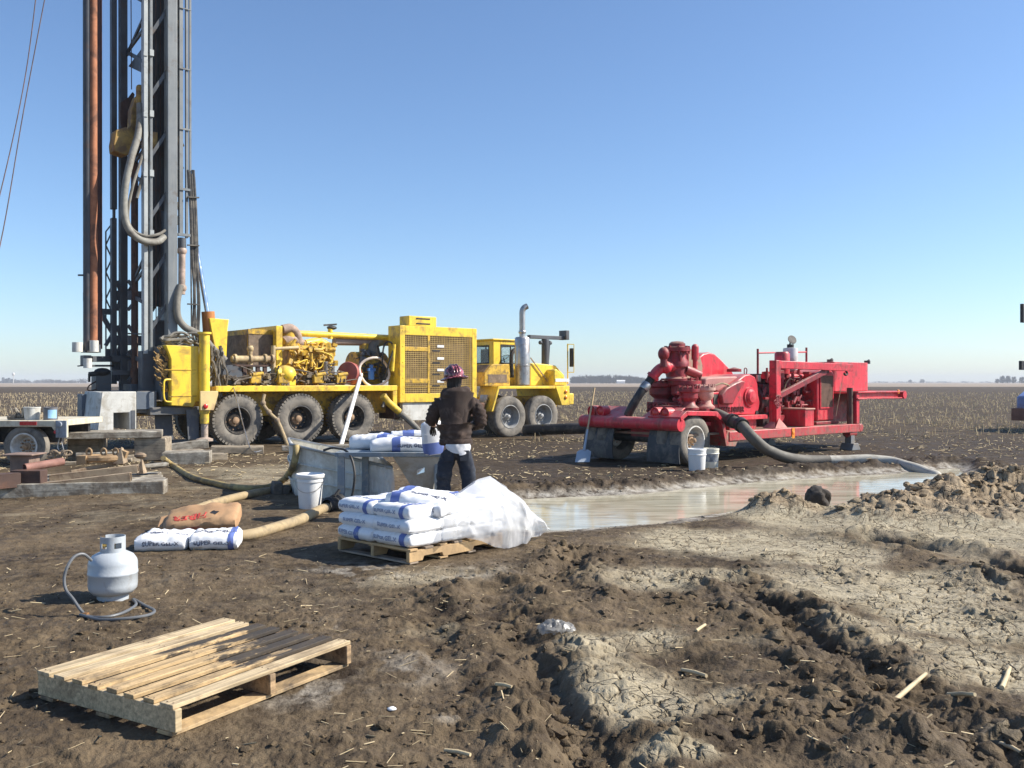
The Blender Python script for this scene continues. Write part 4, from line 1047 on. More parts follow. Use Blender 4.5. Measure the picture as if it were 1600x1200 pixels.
# ladder of pipes on the front side
def lad(m):
    PX(m,281,TOPY,286.5,365,.6,.72); PX(m,291,TOPY,294.5,372,.6,.68); PX(m,296.5,TOPY,299.5,300,.62,.68); PX(m,278.5,TOPY,280.5,300,.95,1.0)
    for y in range(-180, 330, 94):
        PX(m,281,y+3,299,y+9,.57,.6); m.bar(T.p(280,y+4,.7),T.p(283,y-30,.9),.05); m.bar(T.p(279,y+60,.7),T.p(283,y+30,.9),.05)
    PX(m,279,364,298,370,.58,.66)
mpart('ladder', GREY, lad)
mpart('feed_cylinder', pm('muddy_cylinder',(.46,.34,.27),.6,var=.2,vs=5,dirt=(.22,.17,.13),dirt_amt=.45), lambda m: (m.cyl(T.p(284,460,.62),T.p(284.5,388,.62),.085,n=14), m.sph(T.p(284.5,392,.62),.12), m.sph(T.p(284,450,.62),.12)), smooth=40)
mpart('cylinder_cap', GREYD, lambda m: m.cyl(T.p(284.5,388,.62),T.p(284.5,372,.62),.10,n=14))
def cables(m):
    for i in range(7):
        x = 296+i*1.7
        P = [T.p(x-2, 270+er.uniform(-8,8), .6), T.p(x+1,330,.6), T.p(x+3+er.uniform(-1,1),400,.62), T.p(x+5+er.uniform(-2,2),470,.62), T.p(x+4+er.uniform(-2,2),520,.62), T.p(x+9,545,.5)]
        m.tube(smooth_path(P,5), .020+.012*(i%2), 7)
    for y in (308,383,475): m.bar(T.p(293,y,.55),T.p(311,y+1,.55),.06,.03)
mpart('hose_bundle', HOSED, cables)
mpart('bull_hose', HOSE, lambda m: m.tube(smooth_path([T.p(282,446,.55),T.p(277,470,.5),T.p(278,495,.48),T.p(289,511,.46),T.p(303,518,.44),T.p(318,528,.42),T.p(333,545,.40),T.p(352,563,.36)],6), .085, 12))
for i, y in enumerate((-150,-96,-40,18,40,64,112,132,150,205,222,262,300,322,345)):
    mpart('side_bracket', [GREYD, RUSTT, GREY][i%3], lambda m: m.obox(T.p(280+er.uniform(-.6,.8), y, .72), (.10+.06*er.random(), .10, .10+.16*er.random()), Euler((0, er.uniform(-.6,.6), 0))))
mpart('hoist_cable', RUSTD, lambda m: (m.cyl(T.p(244,TOPY,.9),T.p(244,520,.9),.012,n=5), m.cyl(T.p(252,TOPY,1.0),T.p(250,500,1.0),.012,n=5), m.cyl(T.p(204,TOPY,1.0),T.p(206,140,1.0),.012,n=5)))
# heap of hoses on the cabinet
def heap(m):
    for i in range(16):
        P=[T.p(252+er.uniform(-2,6),533+er.uniform(-5,6),.1+er.random()*.4)]
        for k in range(5): P.append(P[-1]+Vector((er.uniform(.08,.24),er.uniform(-.08,.08),er.uniform(-.12,.10))))
        m.tube(smooth_path(P,4), er.uniform(.02,.035), 6)
mpart('hose_coil', HOSE, heap)
# dark machinery in the mast base
def base(m):
    PX(m,222,548,242,615,.6,.9); PX(m,242,500,262,560,1.1,1.6); PX(m,205,600,240,616,1.0,1.6)
    m.bar(T.p(240,545,.65),T.p(262,600,.65),.10); m.bar(T.p(238,600,.65),T.p(262,548,.65),.10)
    m.cyl(T.p(192,600,2.0),T.p(192,632,2.0),.10,n=10)
    PX(m,189,560,226,600,1.85,1.9)
mpart('mast_foot', GREYD, base, bevel=.01)
mpart('crown_block', GREYD, lambda m: PX(m,186,TOPY-25,282,TOPY,.5,2.25))
# top drive
def td(m):
    m.pprism(T, [(206,170),(213,150),(219,150),(222,170),(222,205),(214,228),(196,226),(197,205),(205,195)], .95, 1.25)
    q = T.p(218.5,160,1.0); m.cyl(T.p(218.5,163,.9),T.p(218.5,138,.9),.085,n=14); m.sph(T.p(218.5,138,.9),.085)
    m.pprism(T, [(178,224),(182,203),(198,198),(212,214),(214,236),(197,243),(179,236)], .9, 1.3)
    PX(m,236,205,247,232,.8,1.0)
tdv = mpart('top_drive', pm('grimy_top_drive',(.40,.245,.06),.65,var=.35,vs=4,dirt=(.15,.085,.04),dirt_amt=.5,ds=3), td, bevel=.02)
mpart('drive_guard', RUSTD, lambda m: (m.pprism(T,[(189,160),(202,152),(208,144),(211,148),(206,165),(204,215),(192,215),(188,185)],1.5,1.6), m.cyl(T.p(224,150,.85),T.p(240,150,.85),.06,n=10), m.cyl(T.p(233,150,.85),T.p(233,163,.85),.07,n=10)))
def kelly(m):
    P=[T.p(219,163,.8),T.p(219,190,.7),T.p(215,215,.6),T.p(206,245,.5),T.p(197,285,.45),T.p(194,320,.42),T.p(196,345,.40),T.p(204,362,.38),T.p(218,374,.38),T.p(234,378,.42),T.p(248,377,.5),T.p(256,370,.6)]
    m.tube(smooth_path(P,6), .082, 14)
mpart('drilling_hose', pm('drilling_hose',(.25,.24,.205),.7,var=.2,vs=6,dirt=(.12,.10,.08),dirt_amt=.4,bump=.4,bs=50), kelly)
def thin(m):
    m.tube(smooth_path([T.p(234,163,.8),T.p(232,200,.7),T.p(222,245,.6),T.p(208,290,.5),T.p(200,335,.5),T.p(207,358,.5),T.p(228,369,.5),T.p(248,366,.5),T.p(258,360,.6)],6), .035, 8)
    m.tube(smooth_path([T.p(237,165,.85),T.p(234,210,.75),T.p(228,255,.7),T.p(214,310,.6)],6), .04, 8)
mpart('service_hose', HOSE, thin)
# drill string down the middle
ds_ = MB(); ds_.cyl(T.p(210.5,243,1.4), T.p(210.5,615,1.4), .085, n=14); ds_.cyl(T.p(210.5,590,1.4),T.p(210.5,575,1.4),.11,n=14)
o = ds_.build('drill_string', RUSTD, None, smooth=40); o.location=(T.X,T.Y,0); o.rotation_euler=(0,0,T.th)
tag(o, 'dark rusty drill string running down inside the mast below the yellow top drive', 'drill pipe')
# rod rack with three pipes
def rack_parts():
    for nm, f in (('rack_block', lambda m: PX(m,131,555,143,572,1.0,1.3)), ('rack_arm', lambda m: m.bar(T.p(143,561,1.1),T.p(180,561,2.1),.08,.14)), ('rack_arm', lambda m: m.bar(T.p(141,571.5,1.1),T.p(177,571.5,2.1),.05,.05)),
                  ('rack_plate', lambda m: PX(m,133,538,158,551,1.16,1.5)), ('rack_pin', lambda m: m.cyl(T.p(118,545,1.1),T.p(136,545,1.1),.02,n=6)), ('rack_pin', lambda m: m.bar(T.p(122,430,1.1),T.p(131,430,1.1),.05,.04)), ('rack_pin', lambda m: m.bar(T.p(121,572,1.1),T.p(132,571,1.1),.03))):
        mpart(nm, GREYD, f, bevel=.006)
rack_parts()
for (x,y0,y1,v,r) in ((121,550,535,1.0,.115),(147,550,532,.93,.10),(137,575,560,1.0,.095)): mpart('rack_cup', WHITEG, lambda m: m.cyl(T.p(x,y0,v),T.p(x,y1,v),r,n=16), smooth=40)
def pipe(x, v, r, mat, y1, label):
    m = MB(); m.cyl(T.p(x, TOPY+20, v), T.p(x, y1, v), r, n=24); m.cyl(T.p(x, 470, v), T.p(x, 458, v), r*1.03, n=24)
    o = m.build('drill_pipe', mat, None, smooth=40); o.location=(T.X,T.Y,0); o.rotation_euler=(0,0,T.th)
    tag(o, label, 'drill pipe', 'drill pipes hanging beside the mast')
pipe(137, 1.05, .098, pm('dark_pipe',(.060,.062,.070),.5,var=.3,vs=2,dirt=(.1,.06,.045),dirt_amt=.25), 548, 'dark grey drill pipe hanging outermost beside the mast')
pipe(146.5, .98, .084, RUST, 540, 'bright rusty orange drill pipe hanging between two dark ones')
pipe(154, 1.5, .086, pm('purple_brown_pipe',(.085,.035,.030),.65,var=.3,vs=2), 545, 'dark brown drill pipe hanging nearest to the mast')
# break-out table at the rear
rt = MB()
TV = .12
z = [T.p(185,y,TV).z for y in (672,645,612,609)]
x0, x1 = T.u(163,TV), T.u(213,TV)
rt.prism([(x0-.15,z[0]),(x0-.05,z[2]),(x1,z[2]),(x1,z[0]),(x1-.16,z[0]),(x1-.16,z[1]),(x0+.20,z[1]),(x0+.20,z[0])], TV, 1.5)
rt.cyl((x0,TV+.15,z[0]),(x0,TV+.15,z[2]),.15,n=20)
rtb = rt.build('breakout_table', WHITEG, rig, bevel=.015)
m = MB(); m.box((x1-.12,TV-.015,z[0]+.02),(x1-.03,TV+.0,z[1]+.05)); m.build('slot', GREYD, rtb)
BG_ = pm('blue_grey_steel',(.105,.125,.15),.5,var=.15,dirt=(.3,.28,.24),dirt_amt=.2)
m = MB(); m.box((x1+.003,TV+.02,T.p(222,640,TV).z),(x1+.42,1.4,z[2]-.01)); m.build('side_post', BG_, rtb, bevel=.012)
m = MB(); PX(m,128,616,156,676,1.3,1.7); m.build('side_post', BG_, rtb, bevel=.012)
m = MB(); PX(m,150,583,174,616,1.7,2.1); PX(m,153,580,172,584,1.65,2.15); hv=m.build('vise_post', GREYD, rtb, bevel=.01)
m = MB(); m.cyl(T.p(139,585,1.7),T.p(162,582,1.7),.06,n=10); m.sph(T.p(160,581,1.7),(.2,.12,.1),12,6); m.cyl(T.p(139.5,584,1.7),T.p(139.5,597,1.7),.03,n=8); m.build('vise_handle', BLACK, hv)
m = MB(); m.tube(smooth_path([T.p(150,596,1.7),T.p(140,602,1.7),T.p(137,608,1.7),T.p(141,611,1.7),T.p(151,608,1.7)],5),.018,6); m.build('grease_hose', RUSTD, hv)
# guy wires
for i, (pts, lab) in enumerate((([(61,-40,21),(40,120,20),(0,305,18.5),(-60,520,17)], 'thin guy wire, the steeper one reaching the frame edge higher up'), ([(78,-40,21),(38,170,20),(0,385,18.5),(-50,560,17)], 'thin guy wire, the one reaching the frame edge lower down'))):
    m = MB(); m.tube(smooth_path([at(x,y,Y) for x,y,Y in pts],8), .011, 5); o = m.build('guy_wire', RUSTD); tag(o, lab, 'cable', 'guy wires of the mast')
# ================================================================== red mud pump on its trailer
Q = Frame(3.52, 17.6, 42.0)
pump = frame_thing('mud_pump_trailer', 'red mud pump and engine on a low gooseneck trailer beside the slurry pit', 'pump trailer', Q)
RED = pm('red_paint', (.60,.028,.048), .42, var=.2, vs=2, dirt=(.13,.035,.03), dirt_amt=.36, ds=4, dust=(.52,.36,.29), dust_amt=.55, streak=(.60,.16,.14), low=((.22,.15,.11),.3,.8))
REDD = pm('dark_red_castings', (.27,.020,.028), .5, var=.3, vs=5, dirt=(.07,.02,.02), dirt_amt=.4, ds=6, dust=(.46,.34,.25), dust_amt=.8)
DUSTP = pm('dusty_deck', (.30,.22,.16), .85, var=.25, vs=3, dirt=(.42,.06,.06), dirt_amt=.35)
ENGD = pm('dark_engine', (.07,.015,.018), .5, var=.5, vs=6, dirt=(.03,.02,.02), dirt_amt=.5)
P_ = Q.p
pr = random.Random(21)
TWp = 2.5
# deck and frame
d0, d1 = P_(1140,690,0), P_(1346,660,0)
mb = MB(); zt = P_(1188,674,0).z; zb_ = P_(1200,688,0).z
zt2, zb2 = P_(1346,660,0).z, P_(1346,672,0).z
uA, uB = Q.u(1140), Q.u(1346)
ZT = .5*(zt+zt2); ZB = .5*(zb_+zb2)
mb.box((uA,0,ZB),(uB,.10,ZT)); mb.box((uA,TWp-.1,ZB),(uB,TWp,ZT))
mb.cyl((uB,-.005,(ZT+ZB)/2),(uB,TWp,(ZT+ZB)/2),(ZT-ZB)/2,n=16)
for u in (uA,2,3.5,5): mb.box((u,.1,ZB+.02),(u+.12,TWp-.1,ZT-.06))
fr_ = mb.build('frame', RED, pump, bevel=.012)
mb = MB(); mb.box((-.2,.10,ZT-.05),(uB,TWp-.1,ZT-.01)); mb.build('deck', DUSTP, pump)
# rear: bumper pipe, sloped plates, lamps
B0, B1 = P_(1063,664,0), Vector((0,TWp,0)); bu = B0.x; bz = B0.z
mb = MB(); mb.cyl((bu,-.02,bz),(bu,TWp+.02,bz),.125,n=24); 
mb.lathe([(.125,0),(.075,0),(.07,.06)],(bu,-.021,bz),(0,1,0),20)
bp = mb.build('bumper_pipe', RED, pump, smooth=40)
mb = MB()
for (v0, v1) in ((.25,1.0),(1.45,2.30)):
    mb.prism([(bu+.04,bz+.10),(bu+.12,bz+.10),(bu+.50,bz+.30),(bu+.46,bz+.31)],v0,v1)
mb.prism([(bu+.3,bz-.05),(bu+1.1,bz-.05),(bu+1.1,bz+.02),(bu+.3,bz+.02)],.1,TWp-.1)
mb.build('tail_plate', RED, pump, bevel=.008)
for v in (.36,.60,2.02,2.26):
    mb = MB(); z = bz+.21
    mb.lathe([(.001,-.02),(.085,-.02),(.095,-.04),(.11,-.04),(.11,.16),(.001,.16)],(bu+.02,v,z),(1,0,0),20); lm = mb.build('tail_lamp', RED, pump, smooth=40)
    mb = MB(); mb.lathe([(.088,0),(.06,.02),(.001,.028)],(bu+.0,v,z),(-1,0,0),16); mb.build('lens', REDL, lm)
# wheels
for v, sd in ((.15,-1),(TWp-.15,1)):
    make_wheel(pump,(0,v,.48),.48,.30,.275,RIMW,HUBR,sd,False,.62,8,.08)
    make_wheel(pump,(0,v+.33*(-sd),.48),.48,.28,.275,RIMW,HUBR,sd,False,.5,8,.08)
mb = MB(); mb.cyl((0,.3,.48),(0,TWp-.3,.48),.09,n=12); mb.build('axle', BLACK, pump)
# mud flaps
for (x0,x1,y0,y1,v0,v1) in ((905,948,662,721,1.72,2.5),(1012,1062,668,729,.05,.80)):
    z1 = bz-.1
    mb = MB(); n=10; 
    vs=[];
    for i in range(n+1):
        t=i/n; u=bu+.10-.10*math.sin(t*2.2); z=z1-(z1-.06)*t
        for v in (v0-.02*t, v1+.02*t): vs += [(u,v,z),(u+.02,v,z)]
    fs=[]
    for i in range(n): a=i*4; fs += [(a,a+2,a+6,a+4),(a+1,a+5,a+7,a+3),(a,a+4,a+5,a+1),(a+2,a+3,a+7,a+6)]
    mb.add(vs,fs); mb.build('mud_flap', pm('flap_rubber',(.045,.05,.056),.6,var=.3,vs=4,dirt=(.16,.15,.13),dirt_amt=.4), pump)
# fender over the near wheel
mb = MB()
F_ = [(1062,652),(1072,642),(1120,643),(1130,656),(1138,697)]
fp = [P_(x,y,-.02) for x,y in F_]
poly = [(q.x,q.z) for q in fp]; inner = [(q.x+dx,q.z-dz) for q,(dx,dz) in zip(fp,((.03,.08),(.03,.09),(-.05,.09),(-.09,.02),(-.10,0)))]
for i in range(4):
    mb.prism([poly[i],poly[i+1],inner[i+1],inner[i]],-.04,.04)
    mb.prism([poly[i],poly[i+1],((poly[i+1][0]+inner[i+1][0])/2,(poly[i+1][1]+inner[i+1][1])/2),((poly[i][0]+inner[i][0])/2,(poly[i][1]+inner[i][1])/2)],.04,.75)
mb.build('fender', RED, pump, bevel=.008)
mb = MB(); a=poly[4]; mb.prism([(a[0]-.02,a[1]),(a[0]+.03,a[1]+.30),(a[0]+.55,a[1]+.30),(a[0]+.30,a[1]-.02)],.02,.06); mb.build('fender_bracket', DUSTP, pump)
# fluid end: valve pots
def pot(x, y0, y1, v, r, mat=REDD, neck=.62):
    q = P_(x,y1,v); h = P_(x,y0,v).z-q.z; mb = MB()
    mb.lathe([(.001,0),(r*1.08,0),(r*1.08,.04),(r*.72,h*.2),(r*neck,h*.35),(r*.95,h*.5),(r*.95,h*.72),(r*1.15,h*.78),(r*1.15,h*.9),(r*.95,h*.91),(r*.95,h*.98),(.001,h)], q, (0,0,1), 26)
    for k in range(12):
        t=2*math.pi*k/12; c=q+Vector((r*1.05*math.cos(t),r*1.05*math.sin(t),h*.9)); mb.cyl(c,c+Vector((0,0,.07)),.022,n=6)
    return mb.build('valve_pot', mat, fe, smooth=40)
bzq = P_(1050,640,.7)
mb = MB(); u0=Q.u(1018,1.1); 
uF0, uF1 = Q.u(1050,.5), Q.u(1118,.5)
ub = Q.u(1014,1.45)
mb.box((uF0+.05,.50,ZT),(uF1+.2,.95,ZT+.52)); mb.box((ub,.95,ZT-.05),(uF1+.2,1.5,ZT+.58)); mb.cyl((ub-.02,1.22,ZT+.30),(ub+.3,1.22,ZT+.30),.27,n=24); mb.cyl((uF0,.72,ZT+.26),(uF0+.3,.72,ZT+.26),.20,n=20)
mb.box((uF0-.05,.55,ZT-.1),(uF0+.6,1.5,ZT+.06))
for i in range(26):
    q = P_(pr.uniform(1056,1092), pr.uniform(612,637), .50); mb.cyl(q,q+Vector((-.01,-.05,0)),pr.uniform(.02,.04),n=7)
for k in range(14):
    t = 2*math.pi*k/14; q = Vector((ub-.02,1.22+.235*math.cos(t),ZT+.30+.235*math.sin(t))); mb.cyl(q,q+Vector((-.06,0,0)),.026,n=6)
    q = Vector((uF0,.72+.17*math.cos(t),ZT+.26+.17*math.sin(t))); mb.cyl(q,q+Vector((-.05,0,0)),.022,n=6)
for i in range(16):
    q = Vector((ub,pr.uniform(.98,1.48),ZT+pr.choice((.05,.53)))); mb.cyl(q,q+Vector((-.05,0,0)),.03,n=6)
fe = mb.build('fluid_end', REDD, pump, smooth=40)
pot(1076,604,640,.42,.19); pot(1102,602,638,.42,.175, pm('dusty_casting',(.50,.30,.24),.75,var=.25,vs=5,dirt=(.35,.04,.05),dirt_amt=.4))
pot(1070,590,640,.95,.30); pot(1036,594,638,1.45,.30); pot(1052,592,634,1.9,.24)
# discharge tower with dome
c = lambda y: P_(1058,y,1.0)
mb = MB(); q=c(595); H_=lambda y: c(y).z-q.z
mb.lathe([(.001,0),(.26,0),(.26,.04),(.20,.08),(.20,H_(576)),(.24,H_(573)),(.24,H_(566)),(.19,H_(560)),(.19,H_(550)),(.27,H_(549)),(.27,H_(543)),(.17,H_(542)),(.165,H_(537)),(.12,H_(534)),(.001,H_(533))], q, (0,0,1), 24)
for k in range(8):
    t=2*math.pi*k/8; a=q+Vector((.235*math.cos(t),.235*math.sin(t),H_(549)-.05)); mb.cyl(a,a+Vector((0,0,.16)),.03,n=6)
for k in range(5):
    t=2*math.pi*k/5-.9; a=q+Vector((.205*math.cos(t),.205*math.sin(t),H_(574))); mb.cyl(a,a+Vector((0,0,H_(550)-H_(574))),.03,n=8)
tw = mb.build('discharge_tower', REDD, pump, smooth=40)
mb = MB(); P=[c(574)+Vector((0,-.05,0)),P_(1046,573,1.0),P_(1036,574,1.05),P_(1027,580,1.1),P_(1018,592,1.15)]; mb.tube(smooth_path(P,6),.105,14); mb.sph(P_(1040,574,1.0),.13); mb.cyl(P_(1022,586,1.12),P_(1019,590,1.15),.13,n=14); mb.build('discharge_elbow', RED, tw, smooth=40)
mb = MB(); P=[P_(1019,590,1.15),P_(1011,600,1.2),P_(1000,615,1.25),P_(985,640,1.4),P_(975,665,1.6)]; mb.tube(smooth_path(P,6),.085,12); mb.build('delivery_hose', BLACK, pump)
mb = MB(); mb.lathe([(.09,-.08),(.10,-.05),(.10,.06),(.09,.08)],P_(1008,604,1.21),(P_(1000,615,1.25)-P_(1011,600,1.2)),14); mb.build('hose_clamp', STEEL, pump)
mb = MB(); mb.cyl(P_(1037,573,.95),P_(1037,560,.95),.07,n=12); mb.sph(P_(1037,553,.95),(.115,.115,.14),14,10); mb.build('pressure_gauge', REDD, tw, smooth=40)
mb = MB(); mb.cyl(P_(1086,582,.8),P_(1086,562,.8),.05,n=10); mb.cyl(P_(1086,562,.8),P_(1086,544,.8),.075,n=14); mb.sph(P_(1086,543,.8),.075,12,8); mb.cyl(c(582),P_(1088,578,.8),.06,n=10); mb.build('relief_valve', RED, tw, smooth=40)
mb = MB(); q=P_(1070,577,.85); mb.cyl(q,q+Vector((.35,-.1,-.12)),.10,n=14); mb.build('cross_pipe', REDD, tw, smooth=40)
# belt guard: big teardrop
G = [(1082,592),(1084,572),(1090,560),(1099,552.5),(1108,550.5),(1117,553),(1126,561),(1144,580),(1150,592),(1150,612),(1082,612)]
mb = MB(); mb.pprism(Q, G, 1.35, 1.75); mb.build('belt_guard', RED, pump, bevel=.03)
mb = MB(); q=P_(1079,569,1.3); mb.lathe([(.001,0),(.42,0),(.42,.35),(.001,.35)],q+Vector((0,.0,-.1)),(0,1,0),24); mb.build('guard_hub', DUSTP, pump, smooth=40)
# power end housing
pv0, pv1 = .45, 1.75
W_ = [(1127,648),(1120,625),(1128,611),(1140,603),(1152,595),(1164,586),(1172,584.5),(1180,589),(1184,600),(1185,617),(1188,629),(1184,648)]
mb = MB(); mb.pprism(Q, W_, pv0, pv1); pe = mb.build('power_end', RED, pump, bevel=.025)
mb = MB(); mb.pprism(Q, [(1100,610),(1103,592),(1108,590),(1150,588),(1165,592),(1130,612)], pv0+.12, pv1-.1); mb.build('crosshead_cover', pm('dusty_cover',(.40,.17,.15),.7,var=.25,vs=4,dust=(.5,.4,.32),dust_amt=.7), pe, bevel=.03)
mb = MB(); mb.pprism(Q, [(1112,640),(1112,613),(1126,613),(1126,640)], pv0+.02, .75); wf = mb.build('side_window_frame', RED, pe, bevel=.012)
mb = MB(); mb.pprism(Q, [(1115.5,632),(1115.5,616),(1122,616),(1122,632)], pv0+.005, pv0+.03); mb.build('opening', BLACK, wf)
mb = MB(); mb.pprism(Q, [(1130,632),(1128,618),(1136,606),(1150,598),(1160,594),(1166,597),(1160,604),(1152,618),(1146,632)], pv0-.10, pv0+.01); mb.build('side_arm', REDD, pe, bevel=.03)
mb = MB(); q=P_(1171,620,pv0); mb.lathe([(.16,0),(.16,.05),(.12,.09),(.001,.10)],q,(0,-1,0),22); mb.lathe([(.21,0),(.21,.03),(.16,.035)],q,(0,-1,0),22); mb.build('shaft_cap', RED, pe, smooth=40)
mb = MB(); mb.box((Q.u(1122,pv0),pv0-.12,P_(1150,656,pv0).z),(Q.u(1192,pv0),pv1+.1,P_(1150,649,pv0).z)); mb.box((Q.u(1140,pv0),pv0,ZT-.01),(Q.u(1182,pv0),pv1,P_(1150,656,pv0).z)); mb.build('skid_rail', RED, pump, bevel=.008)
q = P_(1139,640.5,pv0); s_ = .165
M = Matrix.Translation((q.x,pv0-.012,q.z)) @ Matrix.Rotation(R(90),4,'X')
lettering('GARDNER DENVER', s_, M, pm('raised_letters',(.10,.008,.012),.5), pe, .006, .001, sx=.74)
q=P_(1182,645,pv0); mb=MB(); mb.cyl((q.x,pv0-.02,q.z),(q.x,pv0+.01,q.z),.05,n=10); mb.build('drain_plug', BLACK, pe)
mb = MB(); P=[P_(1118,602,.4),P_(1128,599,.38),P_(1138,602,.38),P_(1144,607,.4)]; mb.tube(smooth_path(P,5),.018,7); mb.build('grease_hose', HOSET, pe)
mb=MB(); q=P_(1147,581,1.1); mb.lathe([(.16,0),(.16,.06),(.05,.09),(.001,.1)],q,(0,0,1),16); mb.tube(smooth_path([P_(1163,585,.9),P_(1163,577,.9),P_(1165,575,.9),P_(1167,578,.9),P_(1166,585,.9)],4),.012,6); mb.build('filler_cap', REDD, pe)
# engine
ue0, ue1 = Q.u(1186,.9), Q.u(1254,.9)
ezp = lambda y: P_(1215,y,.7).z
mb = MB(); mb.box((ue0,.8,ZT),(ue1,1.6,ezp(600))); mb.box((ue0+.1,.9,ezp(600)),(ue1-.1,1.5,ezp(584)))
mb.cyl((ue0-.1,1.2,ZT+.55),(ue0+.25,1.2,ZT+.55),.45,n=22); eg = mb.build('engine', ENGD, pump, bevel=.015)
mb = MB()
for i in range(110):
    q = Vector((pr.uniform(ue0-.05,ue1-.05), pr.uniform(.55,.85), pr.uniform(ZT+.15,ezp(582))))
    if pr.random()<.55: mb.obox(q,(pr.uniform(.04,.2),pr.uniform(.06,.16),pr.uniform(.04,.16)),Euler((0,pr.uniform(-.3,.3),0)))
    else: d=pr.choice([(1,0,0),(0,0,1),(.6,0,.7)]); mb.cyl(q,q+Vector(d)*pr.uniform(.1,.45),pr.uniform(.015,.045),n=8)
mb.build('engine_fittings', REDD, eg, smooth=40)
mb = MB()
for i in range(10): 
    u=ue0+.12+i*(ue1-ue0-.2)/10; mb.cyl((u,.85,ezp(586)),(u,.85,ezp(581)),.05,n=8)
mb.cyl((ue0,.8,ezp(588)),(ue1-.05,.8,ezp(588)),.06,n=10); mb.build('manifold', RED, eg, smooth=40)
mb = MB(); mb.tube(smooth_path([P_(1225,612,.5),P_(1228,600,.48),P_(1234,592,.48),P_(1240,594,.5)],5),.012,6); mb.build('fuel_line', HOSET, eg)
mb=MB(); mb.cyl(P_(1185,596,.6),P_(1185,586,.6),.05,n=12); mb.build('oil_filter', STEEL, eg)
q=P_(1222,584,.8); mb=MB(); mb.lathe([(.001,0),(.17,0),(.17,.45),(.14,.50),(.001,.5)],(q.x,.8,q.z),(0,0,1),20); mb.build('air_cleaner', RED, eg, smooth=40)
# silencer
q0_,q1_=P_(1235,578,1.1),P_(1235,544,1.1); h=q1_.z-q0_.z
mb=MB(); mb.lathe([(.06,-.15),(.10,-.02),(.165,0),(.17,.03),(.17,h-.03),(.165,h),(.08,h+.01)],q0_,(0,0,1),24); sm_=mb.build('silencer', pm('pale_silencer',(.62,.61,.58),.45,.3,var=.12,dirt=(.3,.2,.14),dirt_amt=.2), pump, smooth=40)
mb=MB(); mb.cyl((q1_.x,1.1,q1_.z),(q1_.x,1.1,q1_.z+.09),.08,n=16); mb.build('tail_pipe', BLACK, sm_, smooth=40)
mb=MB(); mb.lathe([(.001,-.008),(.11,-.008),(.11,.008),(.001,.008)],(q1_.x+.01,1.06,q1_.z+.20),(-.35,-.75,.35),20); mb.bar((q1_.x,1.12,q1_.z+.08),(q1_.x+.02,1.1,q1_.z+.2),.03); mb.build('rain_cap', BLACK, sm_)
# rail behind
for px,yt,yb in ((1184,545,592),(1260,543,570)):
    mb=MB(); a,b=P_(px,yt,1.9),P_(px,yb+25,1.9); mb.cyl(a,b,.028,n=8); mb.build('rail_post', REDD, pump)
mb=MB(); mb.cyl(P_(1184,551.5,1.9),P_(1260,550,1.9),.02,n=8); mb.build('hand_rail', RED, pump)
# davit crane
cv_=.30; pu=Q.u(1211,cv_); ztop=P_(1211,563,cv_).z
mb=MB(); mb.box((pu-.09,cv_-.09,ZT),(pu+.09,cv_+.09,ztop)); dv=mb.build('davit_post', RED, pump, bevel=.01)
mb=MB(); a,b=P_(1207,566,cv_),P_(1330,574.5,cv_-.1); 
arm=Vector((b.x,cv_-.1,b.z)); mb.bar((pu-.1,cv_,ztop-.09),arm,.12,.17); mb.build('davit_arm', RED, dv, bevel=.01)
mb=MB(); mb.bar(P_(1216,619,cv_-.02),P_(1290,580,cv_-.02),.08,.12); mb.build('davit_brace', REDD, dv, bevel=.008)
mb=MB(); z1=P_(1211,653,cv_).z
for s in (-1,1):
    mb.add([(pu,cv_,z1),(pu+s*.24,cv_-.16,ZT),(pu+s*.24,cv_+.16,ZT),(pu+s*.02,cv_-.02,ZT)],[(0,1,2),(0,3,1),(0,2,3),(1,3,2)])
mb.add([(pu,cv_-.1,z1),(pu-.24,cv_-.16,ZT),(pu+.24,cv_-.16,ZT),(pu,cv_,ZT)],[(0,1,2),(0,3,1),(0,2,3),(1,3,2)])
mb.build('davit_foot', pm('dusty_red',(.50,.20,.17),.7,var=.2), dv)
mb=MB(); mb.tube(smooth_path([P_(1321,576,cv_-.1),P_(1322,580,cv_-.1),P_(1324,584,cv_-.1),P_(1321,586,cv_-.1),P_(1319,583,cv_-.1)],4),.025,8); mb.build('hook', BLACK, dv)
mb=MB(); mb.cyl(P_(1318,583,.2),P_(1306,650,.2),.006,n=5); mb.build('sling_wire', RUSTT, dv)
mb=MB()
for i in range(14): q=P_(pr.uniform(1211,1220),pr.uniform(620,634),.2); mb.tube([q+Vector((.05*math.cos(t),0,.05*math.sin(t))) for t in np.linspace(0,6.28,8)],.014,5)
mb.build('chain', REDD, dv)
# radiator
rv=.42; ra,rb=Q.u(1277,rv),Q.u(1303,rv); rz=lambda y: P_(1290,y,rv).z
mb=MB(); w2=rb-ra
mb.prism([(ra,rz(657)),(ra,rz(583)),(ra+w2*.2,rz(578)),(ra+w2*.8,rz(577)),(rb,rz(583)),(rb,rz(657))],rv,rv+.75); rd=mb.build('radiator', RED, pump, bevel=.03)
mb=MB(); g0_,g1_=ra+w2*.16,rb-w2*.13
n=16
for i in range(n+1):
    u=g0_+(g1_-g0_)*i/n; mb.box((u-.006,rv-.025,rz(636)),(u+.006,rv-.012,rz(587)))
mb.box((g0_,rv-.012,rz(636)),(g1_,rv+.01,rz(587))); mb.build('grille', pm('brown_grille',(.27,.17,.125),.7,var=.3,vs=8), rd, smooth=0)
mb=MB()
for p in ((g0_-.03,rz(638),g1_+.03,rz(636)),(g0_-.03,rz(587),g1_+.03,rz(585))): mb.box((p[0],rv-.03,p[1]),(p[2],rv+.01,p[3]))
